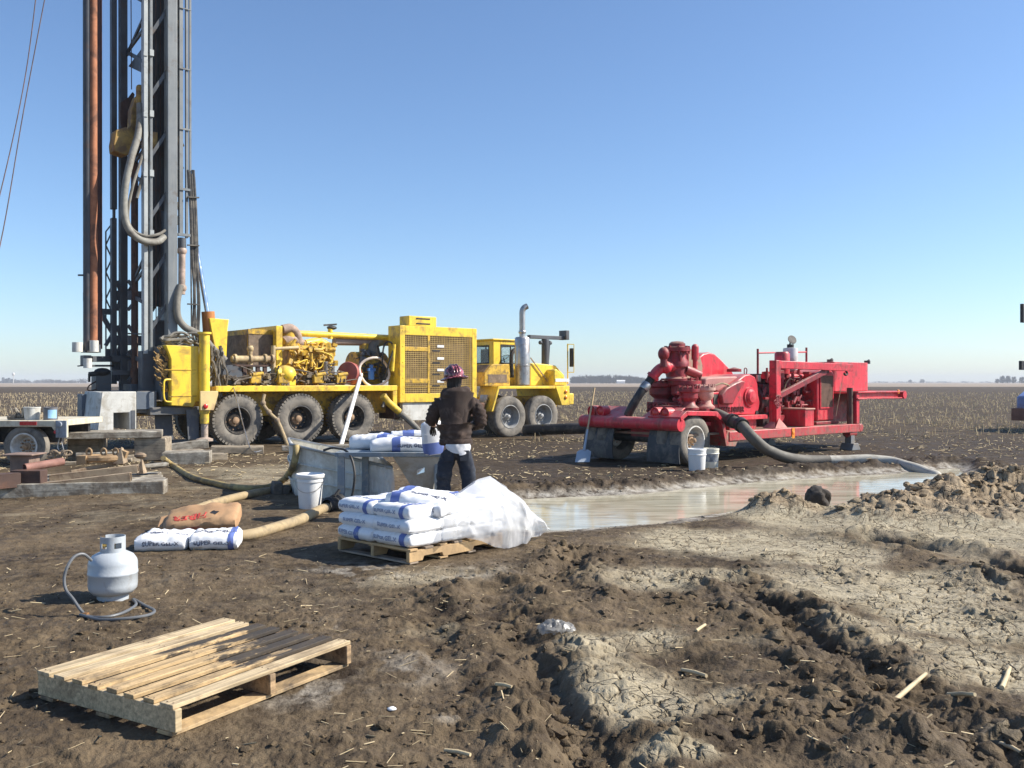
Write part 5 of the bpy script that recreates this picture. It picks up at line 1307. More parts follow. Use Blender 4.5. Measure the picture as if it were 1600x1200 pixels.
mb.box((g0_-.03,rv-.03,rz(636)),(g0_,rv+.01,rz(587))); mb.box((g1_,rv-.03,rz(636)),(g1_+.03,rv+.01,rz(587))); mb.build('grille_frame', RED, rd)
mb=MB(); q=P_(1293,580,rv); mb.cyl((q.x,rv-.02,q.z),(q.x,rv+.02,q.z),.05,n=12); mb.build('badge', BLACK, rd)
mb=MB(); mb.box((ra-.12,rv-.05,ZT),(rb+.15,rv+.8,ZT+.07)); mb.build('radiator_base', REDD, pump, bevel=.01)
# tool box on the deck
tb0,tb1=Q.u(1258,.12),Q.u(1272,.12); 
mb=MB(); zz=P_(1265,640,.12).z; mb.box((tb0-.0,.12,ZT),(tb1,1.35,zz)); tb=mb.build('tool_box', RED, pump, bevel=.012)
mb=MB(); mb.box((tb0-.02,.10,zz),(tb1+.02,1.37,zz+.03)); mb.build('lid', pm('dusty_lid',(.50,.28,.22),.8,var=.2), tb, bevel=.006)
# big tank at the front
tv0,tv1=.75,2.45; t0,t1=Q.u(1206,tv1-.2),Q.u(1368,tv0)
t0=Q.u(1212,tv1-.1); tz0,tz1=P_(1330,611,tv0).z,P_(1330,566,tv0).z
mb=MB(); rr_=.55; poly=[]
for (cx,cy,a0) in ((t0+rr_*.2,tv0+rr_*.2,180),(t1-rr_,tv0+rr_,270),(t1-rr_,tv1-rr_,0),(t0+rr_*.2,tv1-rr_*.2,90)):
    r_=rr_ if cx>t0+1 else rr_*.2
    for k in range(9): t=R(a0+90*k/8); poly.append((cx+r_*math.cos(t),cy+r_*math.sin(t)))
n=len(poly); vs=[(x,y,z) for z in (tz0,tz1) for x,y in poly]
mb.add(vs,[tuple(range(n-1,-1,-1)),tuple(range(n,2*n))]+[(i,(i+1)%n,n+(i+1)%n,n+i) for i in range(n)]); tk=mb.build('fuel_tank', RED, pump, smooth=40, bevel=.01)
for px in (1297,1355):
    q=P_(px,565,1.5); mb=MB(); mb.cyl((q.x,1.5,tz1),(q.x,1.5,tz1+.09),.08,n=14); mb.cyl((q.x,1.5,tz1+.06),(q.x+.1,1.5,tz1+.1),.03,n=8); mb.build('tank_cap', BLACK, tk)
mb=MB(); mb.box((Q.u(1302,.7),.9,ZT),(Q.u(1336,.7),1.0,tz0-.01)); mb.box((Q.u(1302,.7)-.2,1.0,ZT),(Q.u(1336,.7),2.4,tz0-.01)); mb.build('tank_support', REDD, pump)  # panel in darker red, painting in the shade under the tank
# gooseneck
gz=lambda x,y: P_(x,y,0).z
mb=MB(); u_a,u_b=Q.u(1338.5,0),Q.u(1347,0)
mb.box((u_a,0,ZT),(u_a+.14,.14,gz(1343,612))); mb.build('gooseneck_post', RED, pump, bevel=.01)
mb=MB(); mb.box((u_a,TWp-.14,ZT),(u_a+.14,TWp,gz(1343,612))); mb.build('gooseneck_post', RED, pump, bevel=.01)
ge=Q.u(1410,0); zu,zl=gz(1343,612),gz(1343,624); zu2,zl2=gz(1410,606.5),gz(1410,618)
for v in (0,TWp-.12):
    mb=MB()
    mb.prism([(u_a,zl),(ge,zl),(ge,zl+.03),(u_a,zl+.03)],v-.04,v+.16); mb.prism([(u_a,zu-.03),(ge,zu-.03),(ge,zu),(u_a,zu)],v-.04,v+.16); mb.prism([(u_a,zl+.03),(ge,zl+.03),(ge,zu-.03),(u_a,zu-.03)],v+.04,v+.08); mb.build('gooseneck_beam', RED, pump, bevel=.006)
mb=MB(); mb.cyl((ge+.02,-.06,(zu+zl)/2),(ge+.02,TWp+.06,(zu+zl)/2),(zu-zl)/2+.01,n=18); mb.box((u_a+.2,.2,zu-.05),(ge-.05,TWp-.2,zu-.01)); mb.build('gooseneck_nose', RED, pump, smooth=40)
q=P_(1403,612,0); mb=MB(); mb.lathe([(.055,0),(.05,.03),(.001,.04)],(q.x,-.0,q.z),(0,-1,0),14); mb.build('marker_lamp', AMB, pump)
q=P_(1239,676,0); mb=MB(); mb.lathe([(.05,0),(.045,.02),(.001,.03)],(q.x,0,q.z),(0,-1,0),14); mb.box((q.x-.05,-.015,q.z-.12),(q.x+.05,0,q.z+.1)); mb.build('marker_lamp', AMB, pump)
# landing gear
lu=Q.u(1338,.0)
for v in (.12,TWp-.12):
    mb=MB(); mb.cyl((lu-.08,v,ZB-.1),(lu-.08,v,gz(1334,606)),.07,n=14); lg=mb.build('landing_leg', RUSTD, pump, smooth=40)
    mb=MB(); mb.box((lu-.17,v-.08,.06),(lu+.01,v+.08,ZB-.02)); mb.prism([(lu-.28,.0),(lu+.14,.0),(lu+.02,.16),(lu-.18,.16)],v-.16,v+.16); mb.build('leg_foot', pm('grey_leg',(.17,.18,.19),.6,var=.2,dirt=(.2,.16,.12),dirt_amt=.4), lg, bevel=.008)
    mb=MB(); mb.cyl((lu-.24,v,ZB-.02),(lu+.10,v,ZB-.02),.10,n=14); mb.build('leg_collar', RED, lg)

# suction hose from the pump to the pit
WP=lambda x,y,v: Q.world(P_(x,y,v))
pts=[WP(1118,646,.35),WP(1126,649,.1),WP(1140,656,-.15),at(1158,664,17.6),at(1176,684,17.2),at(1200,704,17.3)]
g_=[(1232,717),(1270,723),(1315,723),(1360,723),(1395,724),(1425,730),(1448,738),(1470,750)]
for i,(x,y) in enumerate(g_):
    Y=[17.5,17.8,17.9,17.9,17.8,17.4,17.1,16.8][i]; pts.append(at(x,y,Y))
sp=smooth_path(pts,7)
for i,p in enumerate(sp):
    if i>38 and p.x<7.3: p.z=max(p.z,hz(p.x,p.y)+.07)
zs=[p.z for p in sp]
for i in range(36,len(sp)-3): sp[i].z=sum(zs[i-6:i+7])/len(zs[i-6:i+7])
half=len(sp)*58//100
mb=MB(); mb.tube(sp[:half+1],.105,16); sh=mb.build('suction_hose', pm('suction_hose',(.105,.095,.08),.7,var=.25,vs=4,dirt=(.08,.07,.055),dirt_amt=.4,dust=(.27,.24,.18),dust_amt=.45,bump=.5,bs=70)); tag(sh,'thick grey suction hose looping from the red pump down into the slurry pit','hose')
mb=MB(); mb.tube(sp[half:],.10,16); mb.build('hose_end', pm('pale_hose_end',(.46,.43,.36),.75,var=.15,vs=3,dirt=(.25,.22,.17),dirt_amt=.35), sh)
mb=MB()
for k in (16,21): 
    d=(sp[k+1]-sp[k]); mb.lathe([(.115,-.06),(.145,-.06),(.145,.06),(.115,.06)],sp[k],d,16)
mb.build('hose_clamp', BLACK, sh)
# ================================================================== cribbing and scrap around the rig
yr = random.Random(5)
def put(o, label, cat, group=None): return tag(o, label, cat, group)
def beam(name, p, q, w, h, mat, label, cat, group=None, bevel=.012, n=6, roll=0.):
    """a sawn timber or steel section between two points (top centre line), slightly uneven"""
    p, q = Vector(p), Vector(q); d = (q-p); L = d.length; d.normalize()
    sd = d.cross(Vector((0,0,1))).normalized(); up = sd.cross(d)
    if roll: 
        M = Matrix.Rotation(roll, 3, d); sd = M @ sd; up = M @ up
    c = (p+q)/2; vs = []
    for i in range(n+1):
        x = (i/n-.5)*L
        for a, b in ((-1,-1),(1,-1),(1,0),(-1,0)):
            j = .006
            vs.append(Vector((x+yr.uniform(-j,j), a*w/2+yr.uniform(-j,j), b*h+yr.uniform(-j,j))))
    fs = [(3,2,1,0), tuple(n*4+k for k in range(4))]
    for i in range(n): fs += [(i*4+k, i*4+(k+1)%4, i*4+4+(k+1)%4, i*4+4+k) for k in range(4)]
    mb = MB(); mb.add(vs, fs); o = mb.build(name, mat, None, bevel=bevel)
    R3 = Matrix((d, sd, up)).transposed().to_4x4(); R3.translation = c; o.matrix_world = R3
    return put(o, label, cat, group)
G1 = 'crib timbers under the rig'
# mat of sawn timbers in front
for i in range(4):
    yb = 12.95+i*.42; zb = hz(-5.5, yb)+.16
    p = Vector((-8.2, yb-.25, zb)); q = at(259-i*3, 735, yb+.42); q.y = yb+.42; q.z = zb
    beam('timber', p, q, .36, .20, WOODG, ['front grey timber of the crib mat lying nearest the mud','second grey timber of the crib mat lying behind the front one','third grey timber of the crib mat under the rusty scrap','rearmost grey timber of the crib mat beside the trailer wheel'][i], 'timber', G1)
# plank under the breakout table, on dark blocks
q0, q1 = at(100,676,18.6), at(254,679,19.2); q0.z = q1.z = .60
beam('plank', q0, q1, .9, .13, WOODG, 'long pale plank platform under the white breakout table', 'plank')
for k,(px,lab) in enumerate(((135,'dark crib block under the left end of the pale plank platform'),(238,'dark crib block under the right end of the pale plank platform'))):
    c = at(px, 690, 19.0); beam('crib_block', (c.x-.3, 19.0, .465), (c.x+.3, 19.1, .465), .6, .46, WOOD, lab, 'crib block')
# timbers under the jack
p, q = at(222,699,20.3), at(324,686,20.9); beam('timber', p, q, .34, .20, WOODG, 'sloping grey timber wedged under the yellow jack foot', 'timber', G1)
p, q = at(180,712,18.6), at(315,701,19.6); beam('timber', p, q, .32, .26, WOOD, 'long brown timber below the sloping grey one', 'timber', G1)
p, q = at(255,706,18.2), at(329,704,18.4); beam('timber', p, q, .55, .30, WOODG, 'short thick timber block with dark bolt holes beside the jack', 'timber', G1)
p, q = at(330,697,20.6), at(412,697,20.9); beam('timber', p, q, .5, .16, WOOD, 'flat timber lying against the rearmost wheel', 'timber', G1)
p, q = at(322,709,19.0), at(352,708,19.2); beam('timber', p, q, .4, .24, WOOD, 'small timber offcut beside the thick block', 'timber', G1)
p, q = at(440,697,21.0), at(545,694,21.4); beam('plank', p, q, .3, .10, WOODG, 'thin plank lying in front of the middle wheel', 'plank')
# steel scrap on the mat
p, q = at(38,758,12.9), at(204,738,13.2); 
def channel(p, q, w, h, mat, label):
    p, q = Vector(p), Vector(q); d=(q-p); L=d.length; d.normalize(); sd=d.cross(Vector((0,0,1))).normalized(); up=sd.cross(d)
    mb=MB(); t=.015; mb.box((-L/2,-w/2,-h),(L/2,w/2,-h+t)); mb.box((-L/2,-w/2,-t),(L/2,w/2,0)); mb.box((-L/2,-w/2,-h+t),(L/2,-w/2+t,-t)); mb.box((-L/2,w/2-t,-h+t),(L/2,w/2,-t))
    o=mb.build('box_beam',mat,None,bevel=.004); M=Matrix((d,sd,up)).transposed().to_4x4(); M.translation=(p+q)/2; o.matrix_world=M
    return put(o,label,'steel beam')
channel(p, q, .13, .16, RUSTT, 'tan rusty square tube lying across the front of the timber mat')
channel(at(78,742,13.5), at(215,726,13.8), .16, .12, RUSTT, 'tan rusty steel channel behind the square tube with a row of slots')
channel(at(-20,742,12.6), at(28,738,12.9), .2, .2, RUSTD, 'dark rusty box section at the edge of the photo')
mb=MB(); a,b=at(38,731,13.1),at(98,721,13.6); 
mb.tube([a,b],.058,20,cap=False); mb.tube([a,b],.047,20,cap=False); d=(b-a).normalized(); mb.lathe([(.047,0),(.058,0)],a,d,20); o=mb.build('steel_pipe',pm('maroon_rust',(.26,.13,.10),.8,var=.3,vs=6,bump=.3),smooth=40); put(o,'short rusty pipe with its open end towards the camera','pipe')
mb=MB(); c=at(34,722,13.3); mb.box((c.x-.12,13.2,.15),(c.x+.16,13.5,c.z+.10)); mb.box((c.x-.2,13.12,c.z+.10),(c.x+.24,13.55,c.z+.125)); o=mb.build('steel_stand',pm('brown_stand',(.22,.15,.115),.8,var=.3,vs=6,bump=.3),bevel=.01); put(o,'rusty brown steel stand with a flat top plate before the trailer wheel','stand')
mb=MB(); c=at(40,742,13.0); mb.box((c.x-.17,12.9,.14),(c.x+.26,13.1,c.z+.07)); o=mb.build('steel_block',RUSTD,bevel=.01); put(o,'dark rusty block under the short open pipe','steel block')
# clamp / elevator
mb=MB(); c=at(160,716,13.9); 
mb.tube([c+Vector((.24*math.cos(t),.16*math.sin(t),.0)) for t in np.linspace(0,2*math.pi,20)[:-1]],.055,8,closed=True)
mb.box((c.x-.3,13.7,c.z-.07),(c.x-.16,13.95,c.z+.05)); mb.obox((c.x+.28,13.9,c.z+.02),(.14,.10,.22),Euler((0,.4,0)))
for s in (-.18,.04,.22): mb.tube([Vector((c.x+s+.04*math.cos(t),13.85,c.z+.10+.05*math.sin(t))) for t in np.linspace(0,6.28,12)[:-1]],.016,6,closed=True)
o=mb.build('pipe_clamp',pm('ochre_rust',(.36,.235,.12),.75,var=.4,vs=7,dirt=(.12,.07,.04),dirt_amt=.4),smooth=40); put(o,'rusty ochre pipe clamp with lugs on top of the scrap heap','clamp')
mb=MB(); c=at(188,712,13.9); mb.add([(c.x-.09,13.8,c.z-.12),(c.x+.09,13.8,c.z-.12),(c.x+.03,13.86,c.z+.14),(c.x-.08,13.95,c.z-.1),(c.x+.09,13.97,c.z-.1),(c.x+.05,13.9,c.z+.12)],[(0,1,2),(3,5,4),(0,2,5,3),(1,4,5,2),(0,3,4,1)]); o=mb.build('wedge',RUSTT,bevel=.008); put(o,'small pointed rusty steel wedge right of the ochre clamp','wedge')
mb=MB()
x0=at(85,706,13.9)
for i in range(9):
    c=at(78+i*3.5+yr.uniform(-2,2),712+yr.uniform(-5,4),13.8); mb.tube([c+Vector((.05*math.cos(t),.02*math.sin(t*1+i),.035*math.sin(t))) for t in np.linspace(0,6.28,10)[:-1]],.014,6,closed=True)
o=mb.build('chain',RUSTT); put(o,'heap of rusty chain links in front of the trailer corner','chain')
for (x0,y0,x1,y1,Y,w,lab) in ((110,735,180,722,13.6,.05,'bent rusty strap lying over the steel channel'),(100,722,206,716,14.1,.12,'dark plank lying behind the rusty channel'),(206,728,262,722,14.3,.2,'short tan board at the right end of the timber mat'),(118,708,196,706,15.0,.10,'pale board lying behind the ochre clamp')):
    beam('board', at(x0,y0,Y), at(x1,y1,Y+.3), w, .05, WOOD if 'plank' in lab else RUSTT if 'strap' in lab else WOODG, lab, 'board')
mb=MB(); c=at(222,728,14.2); mb.add([(c.x-.05,14.1,c.z-.11),(c.x+.06,14.1,c.z-.11),(c.x+.01,14.15,c.z+.11),(c.x-.05,14.25,c.z-.11),(c.x+.06,14.25,c.z-.11),(c.x+.01,14.2,c.z+.1)],[(0,1,2),(3,5,4),(0,2,5,3),(1,4,5,2),(0,3,4,1)]); mb.sph((c.x-.02,14.18,c.z+.16),(.10,.08,.05),8,5); o=mb.build('shackle',RUSTT,smooth=40); put(o,'muddy shackle on the corner of the timber mat','shackle')

# ================================================================== flatbed trailer at the left edge
tr = thing('flatbed_trailer','pale flatbed trailer with a white wheel, cut off by the photo edge','trailer',(0,0,0))
TY=17.2
PAL = pm('cream_trailer_paint',(.62,.56,.42),.6,var=.18,vs=3,dirt=(.30,.22,.14),dirt_amt=.35,streak=(.40,.28,.17))
A = lambda x,y,Y=TY: at(x,y,Y)
mb=MB(); z1,z0=A(60,657).z,A(60,667).z
mb.box((-12.2,TY,z0),(A(86,0).x,TY+2.0,z1))
x=A(80,0).x; x2=A(103,0).x; mb.prism([(x,z1-.002),(x2,z1-.002),(x2,A(0,684).z),(A(92,0).x,A(0,684).z),(A(80,0).x,z0)],TY+.003,TY+.10); bd=mb.build('bed',PAL,tr,bevel=.01)
mb=MB(); mb.box((A(88,0).x,TY-.03,A(0,684).z+.0),(x2+.02,TY,A(0,657).z)); mb.cyl((A(94,0).x,TY-.07,A(0,663).z),(A(94,0).x,TY-.03,A(0,663).z),.055,n=14); mb.build('corner_plate',pm('blue_grey_plate',(.26,.29,.33),.5,var=.2,dirt=(.1,.08,.06),dirt_amt=.3),tr,bevel=.005)
mb=MB(); mb.box((A(31,0).x,TY-.012,A(0,664.5).z),(A(57,0).x,TY-.003,A(0,659).z)); mb.build('reflector_tape',REDL,tr)
mb=MB(); mb.lathe([(.035,0),(.03,.02),(.001,.028)],(A(87,0).x,TY,A(0,675).z),(0,-1,0),14); mb.build('marker_lamp',REDL,tr)
def mkw(x):
    # axle along world y: the wheel helper works in the trailer's own frame, which is the world frame
    make_wheel(tr,(x,TY+.16,.39),.39,.26,.245,RIMW,HUBR,-1,False,.7,10,.075)
mkw(A(35,0).x); mkw(A(35,0).x-.98)
mb=MB(); mb.box((-12.2,TY+.4,.45),(A(80,0).x,TY+.5,z0-.002)); mb.box((-12.2,TY+1.5,.45),(A(80,0).x,TY+1.6,z0-.002)); mb.build('chassis',BLACK,tr)
mb=MB(); mb.tube(smooth_path([A(94,667),A(94,680),A(90,700),A(99,705),A(96,690)],4),.010,6); mb.build('safety_chain',STEEL,tr)
zb=z1+.003
mb=MB(); c=A(50,0,TY+.35); mb.lathe([(.001,0),(.13,0),(.15,.22),(.155,.22),(.155,.24),(.14,.24),(.13,.02),(.001,.02)],(c.x,TY+.35,zb),(0,0,1),24); o=mb.build('bucket',WHITEG,smooth=40); put(o,'dented pale metal bucket standing on the flatbed trailer','bucket')
c=A(79,0,TY+.3); t_=thing('paint_can','dark grey metal can with a pale blue label on the trailer corner','can',(c.x,TY+.3,zb))
mb=MB(); mb.lathe([(.001,0),(.125,0),(.125,.23),(.13,.235),(.12,.24),(.115,.23),(.001,.2)],(0,0,0),(0,0,1),24); mb.build('can_body',pm('can_grey',(.16,.16,.17),.5,.3,var=.3,dirt=(.3,.22,.14),dirt_amt=.3),t_,smooth=40)
mb=MB(); 
for k in range(8):
    pass
vs=[];n=8
for k in range(n+1):
    t=R(-85+75*k/n)
    for z in (.03,.19): vs.append((.1275*math.cos(t),.1275*math.sin(t),z))
mb.add(vs,[(2*k,2*k+2,2*k+3,2*k+1) for k in range(n)]); mb.build('label',pm('blue_label',(.30,.52,.72),.5,var=.2),t_)
for i in range(7):
    x=A(4+i*5.2,0).x; mb=MB(); d=Vector((yr.uniform(-.12,.12),yr.uniform(-.05,.05),.22)); b=Vector((x,TY+.3+.05*(i%3),zb+.0)); mb.tube(smooth_path([b,b+d*.5+Vector((.02,0,0)),b+d],3),.018,6); o=mb.build('rag_stake',WOODG); put(o,'pale wooden stakes sticking up among scraps on the trailer bed','stake','stakes on the trailer bed')
mb=MB()
for i in range(10):
    mb.obox((A(yr.uniform(3,38),0).x,TY+.3+yr.random()*.3,zb+.05),(yr.uniform(.1,.25),.1,yr.uniform(.05,.11)),Euler((0,yr.uniform(-.3,.3),yr.random()*3)))
mb.box((A(3,0).x,TY+.25,zb),(A(40,0).x,TY+.7,zb+.03)); o=mb.build('scrap_heap',WOOD,bevel=.01); put(o,'low heap of wood scraps on the trailer bed','scrap')

# ================================================================== hoses over the mud
def ghose(px, r, mat, label, lift=1.0, k=7):
    pts=[]
    for q in px:
        if len(q)==2: p=onground(*q); p.z+=r*.8
        else: p=at(*q)
        pts.append(p)
    mb=MB(); mb.tube(smooth_path(pts,k),r,12); o=mb.build('hose',mat); return put(o,label,'hose')
h1=ghose([(255,716,17.0),(270,729),(300,749),(340,760),(375,768),(415,767),(440,755),(455,735,12.9),(462,712,12.7),(463,697,12.75)],.048,pm('ochre_hose',(.42,.31,.12),.7,var=.35,vs=5,dirt=(.14,.11,.07),dirt_amt=.5),'long ochre hose running from the crib timbers into the grey tank')
h2_=ghose([(285,818),(310,803),(350,788),(400,776),(452,767),(480,766)],.055,HOSET,'thick tan hose half hidden behind the fiber sack')
h3=ghose([(362,846),(395,842),(430,832),(468,819),(500,803),(512,800)],.058,HOSET,'thick tan hose ending in a black coupling by the bag pallet')
mb=MB(); a=onground(512,800); b=onground(533,795); a.z+=.07; b.z+=.07; d=(b-a)
mb.lathe([(.075,-.02),(.10,0),(.10,.07),(.085,.09),(.085,.16),(.115,.18),(.115,.26),(.08,.28)],a,d,16)
for s in (-1,1): mb.bar(a+d*.5+Vector((0,0,s*.09)),a+d*.75+Vector((.02,0,s*.16)),.03)
o=mb.build('coupling',BLACK,h3,smooth=40)
mb=MB(); a=onground(432,773); mb.obox((a.x,a.y,a.z+.09),(.14,.2,.18),Euler((.1,.1,.5)),.9); mb.obox((a.x+.12,a.y+.05,a.z+.06),(.12,.16,.12),Euler((0,.2,.2)),.9); o=mb.build('rubber_chock',pm('muddy_chock',(.10,.085,.07),.85,var=.4,dirt=(.3,.24,.17),dirt_amt=.4),bevel=.015); put(o,'muddy dark block beside the white bucket','chock')
# black pipe lying in the field between truck and pump
p,q=at(868,669,26.0),at(925,668,26.5); mb=MB(); mb.cyl(at(820,672,27.5),at(960,668,26.0),.16,n=16); o=mb.build('black_pipe',BLACK,smooth=40); put(o,'black plastic pipe lying on the field between the truck and the red trailer','pipe')
# white pole leaning on the truck, cable down to the mud
mb=MB(); a,b=at(531,700,22.2),at(564,585,25.9); a=onground(531,704); a=at(531,702,21.9); mb.cyl(a,b,.055,n=12); o=mb.build('pole',WHITEP,smooth=40); put(o,'long white pole leaning against the yellow truck deck','pole')
mb=MB(); mb.tube(smooth_path([at(361,588,23.4),at(366,610,22.8),at(374,640,22.0),at(381,668,21.2),at(390,698,20.6),at(398,706,20.2),at(408,704,20.4)],5),.014,6); o=mb.build('cable',STEEL); put(o,'thin grey cable hanging down past the rearmost wheel','cable')
# ================================================================== mud mixing corner: tank, table, hopper
GAL = pm('galvanised',(.42,.43,.42),.45,.25,var=.2,vs=3,dirt=(.30,.27,.21),dirt_amt=.45,ds=3,streak=(.34,.32,.27))
GALIN = pm('muddy_tank',(.74,.72,.64),.6,var=.15,vs=3,dirt=(.52,.46,.36),dirt_amt=.4,streak=(.46,.43,.35))
tank = thing('mixing_tank','grey galvanised mud tank behind the white bucket, rim dropping to the right','tank',(0,0,0))
# footprint corners (near left, near right, far right, far left) with their rim heights
cA,cB = gp(456,776),gp(612,792); dv=Vector((cB-cA)); dv.z=0; nrm=Vector((-dv.y,dv.x,0)).normalized()*1.5
foot=[cA,cB,cB+Vector((-.30,.95,0)),cA+Vector((-.32,1.15,0))]
rimz=[.73,.50,.56,.74]
mb=MB(); n=10
def ringpts(k,off):
    out=[]
    cx=sum((p for p in foot),Vector())/4
    for i in range(4):
        a,b=foot[i],foot[(i+1)%4]; za,zb=rimz[i],rimz[(i+1)%4]
        for j in range(n):
            t=j/n; p=a.lerp(b,t); z=(za+(zb-za)*t)
            e=(p-cx); e.z=0; q=p+e.normalized()*off*(1.0)
            bulge=.03*math.sin(k*math.pi)*math.sin(t*math.pi)
            q=q+e.normalized()*bulge
            out.append(Vector((q.x,q.y,z*k)))
    return out
rows=[ringpts(k,o) for k,o in ((0,-.05),(.25,-.03),(.5,-.01),(.75,0),(.97,.01),(1.0,.035),(1.0,-.03),(.6,-.05),(.45,-.06))]
m=len(rows[0]); vs=[p for r in rows for p in r]; fs=[]
for i in range(len(rows)-1): fs+=[(i*m+j,i*m+(j+1)%m,(i+1)*m+(j+1)%m,(i+1)*m+j) for j in range(m)]
mb.add(vs,fs); mb.build('tank_wall',GALIN,tank,smooth=50)
mb=MB(); mb.add(rows[-1],[tuple(range(m))]); mb.build('slurry_surface',pm('tank_slurry',(.36,.33,.26),.25,var=.1,bump=.05),tank,smooth=0)
mb=MB(); top=ringpts(1.0,.02); mb.tube(top,.022,8,closed=True); mb.build('rim',GAL,tank)
mb=MB()
for k in (.33,.66): 
    r_=ringpts(k,.012+ .01*(k>.5)); mb.tube(r_,.014,6,closed=True)
mb.build('hoop',GALIN,tank)
# translucent liner bunched over the right end
def film_mat(name,op,col=(.86,.87,.88)):
    m_,nt,b=newmat(name); L=nt.links
    b.inputs['Base Color'].default_value=(*col,1); b.inputs['Roughness'].default_value=.28; b.inputs['Specular IOR Level'].default_value=.6
    tr_=N(nt,'ShaderNodeBsdfTransparent'); tl=N(nt,'ShaderNodeBsdfTranslucent'); tl.inputs[0].default_value=(*col,1)
    m1=N(nt,'ShaderNodeMixShader'); m1.inputs[0].default_value=.35; L.new(b.outputs[0],m1.inputs[1]); L.new(tl.outputs[0],m1.inputs[2])
    m2=N(nt,'ShaderNodeMixShader'); geo=N(nt,'ShaderNodeNewGeometry'); f=noise_node(nt,geo.outputs['Position'],4,5)
    L.new(maprange(nt,f,.3,.7,op-.12,op+.12),m2.inputs[0]); L.new(tr_.outputs[0],m2.inputs[1]); L.new(m1.outputs[0],m2.inputs[2])
    L.new(m2.outputs[0],nt.nodes['Material Output'].inputs[0]); return m_
FILM=film_mat('plastic_film',.62); LINER=film_mat('tank_liner',.42)
def sheet(name,nu,nv,fn,mat,parent=None,thick=.0):
    u,v=np.meshgrid(np.linspace(0,1,nu),np.linspace(0,1,nv),indexing='ij')
    P=fn(u,v); V=np.stack([q.ravel() for q in P],1)
    i=np.arange(nu-1)[:,None]*nv; j=np.arange(nv-1)[None]
    Qd=np.stack([i+j,i+nv+j,i+nv+j+1,i+j+1],-1).reshape(-1,4)
    return link(name,np_mesh(name,V,Qd),mat,parent,smooth=180)
a_,b_=foot[1]+(foot[0]-foot[1])*.32,foot[1]+(foot[2]-foot[1])*.7
def linf(u,v):
    # path along the near side round the right corner; v runs from the rim down
    t=u*1.4
    x=np.where(t<.7,a_.x+(foot[1].x-a_.x)*t/.7,foot[1].x+(b_.x-foot[1].x)*(t-.7)/.7); y=np.where(t<.7,a_.y+(foot[1].y-a_.y)*t/.7,foot[1].y+(b_.y-foot[1].y)*(t-.7)/.7)
    rid=.045*fbm(u*11,v*1.5,4,300)+.03*fbm(u*24,v*4,3,310)
    out=.05+.05*v+rid
    z=.56-.10*(t/1.4)-v*(.40+.1*fbm(u*5,v*0,3,320))+.06*(1-v)*fbm(u*9,v*3,3,330)
    return x+out*.55,y-out*.9,z
sheet('liner',70,30,linf,LINER,tank)

# white lidded bucket
bk=onground(481,797); t_=thing('white_bucket','tall white bucket with a closed lid in front of the grey tank','bucket',(bk.x,bk.y+.14,bk.z))
mb=MB(); mb.lathe([(.001,0),(.138,0),(.142,.01),(.160,.33),(.172,.335),(.172,.36),(.163,.365),(.164,.40),(.001,.40)],(0,0,0),(0,0,1),40); mb.build('bucket_body',WHITEP,t_,smooth=40)
mb=MB(); mb.lathe([(.178,.385),(.182,.39),(.182,.425),(.172,.435),(.160,.43),(.155,.418),(.001,.418)],(0,0,0),(0,0,1),40); mb.build('lid',WHITEP,t_,smooth=40)
mb=MB(); mb.tube([Vector((.178*math.cos(t),-.178*abs(math.sin(t))-.004,.35-.14*math.sin(t))) for t in np.linspace(0,math.pi,16)],.004,6); mb.build('handle',STEEL,t_)

# steel table
TBL=pm('blue_grey_table',(.20,.245,.285),.45,var=.15,vs=4,dirt=(.45,.42,.36),dirt_amt=.3,ds=5)
tb=thing('steel_table','blue grey steel table carrying bags, beside the worker','table',(0,0,0))
tz=at(600,707,11.7).z; xl,xr=at(500,0,12.2).x,at(692,0,11.7).x; xa=at(529,0,11.7).x
mb=MB(); mb.box((xa,11.68,tz-.055),(xr,11.73,tz)); mb.box((xa,11.73,tz-.012),(xr,12.55,tz-.002)); mb.box((xa,12.55,tz-.055),(xr,12.6,tz)); mb.box((xa-.05,11.70,tz-.055),(xa,12.58,tz)); mb.build('tabletop',TBL,tb,bevel=.004)
for (px,yy) in ((533,11.72),(571,12.0),(533,12.5),(684,11.75),(684,12.5)):
    x=at(px,0,yy).x; mb=MB(); w_=.062 if px<560 else .055; mb.box((x-w_/2-.015,yy-.02,hz(x,yy)-.02),(x+w_/2+.015,yy+.03,tz-.056)); mb.box((x-w_/2-.015,yy+.03,hz(x,yy)-.02),(x-w_/2+.005,yy+.07,tz-.056)); mb.build('leg',TBL,tb,bevel=.004)
# hopper under the right end
hp_=thing('hopper','grey sheet metal hopper tapering down under the table end','hopper',(0,0,0))
mb=MB(); HY_=11.95
tl,tr2=at(618,716,HY_),at(688,712,HY_); bl,br2=at(652,772,HY_),at(676,774,HY_)
V=[]; 
for y,k in ((HY_-.25,0),(HY_+.35,0)): V+= [(tl.x,y,tz-.06),(tr2.x,y,tz-.06)]
for y in (HY_-.08,HY_+.15): V+= [(bl.x,y,bl.z),(br2.x,y,bl.z)]
mb.add(V,[(0,1,5,4),(1,3,7,5),(3,2,6,7),(2,0,4,6)]); 
mb.build('cone',GAL,hp_)
mb=MB(); mb.box((bl.x,HY_-.08,bl.z-.14),(br2.x,HY_+.15,bl.z-.001)); mb.build('outlet',GAL,hp_,bevel=.006)
mb=MB(); 
mb.add([(tl.x+.30,HY_-.262,tz-.28),(tl.x+.40,HY_-.255,tz-.25),(tl.x+.40,HY_-.25,tz-.19),(tl.x+.31,HY_-.26,tz-.22)],[(0,1,2,3)]); mb.build('shiny_patch',CHROME,hp_,smooth=0)
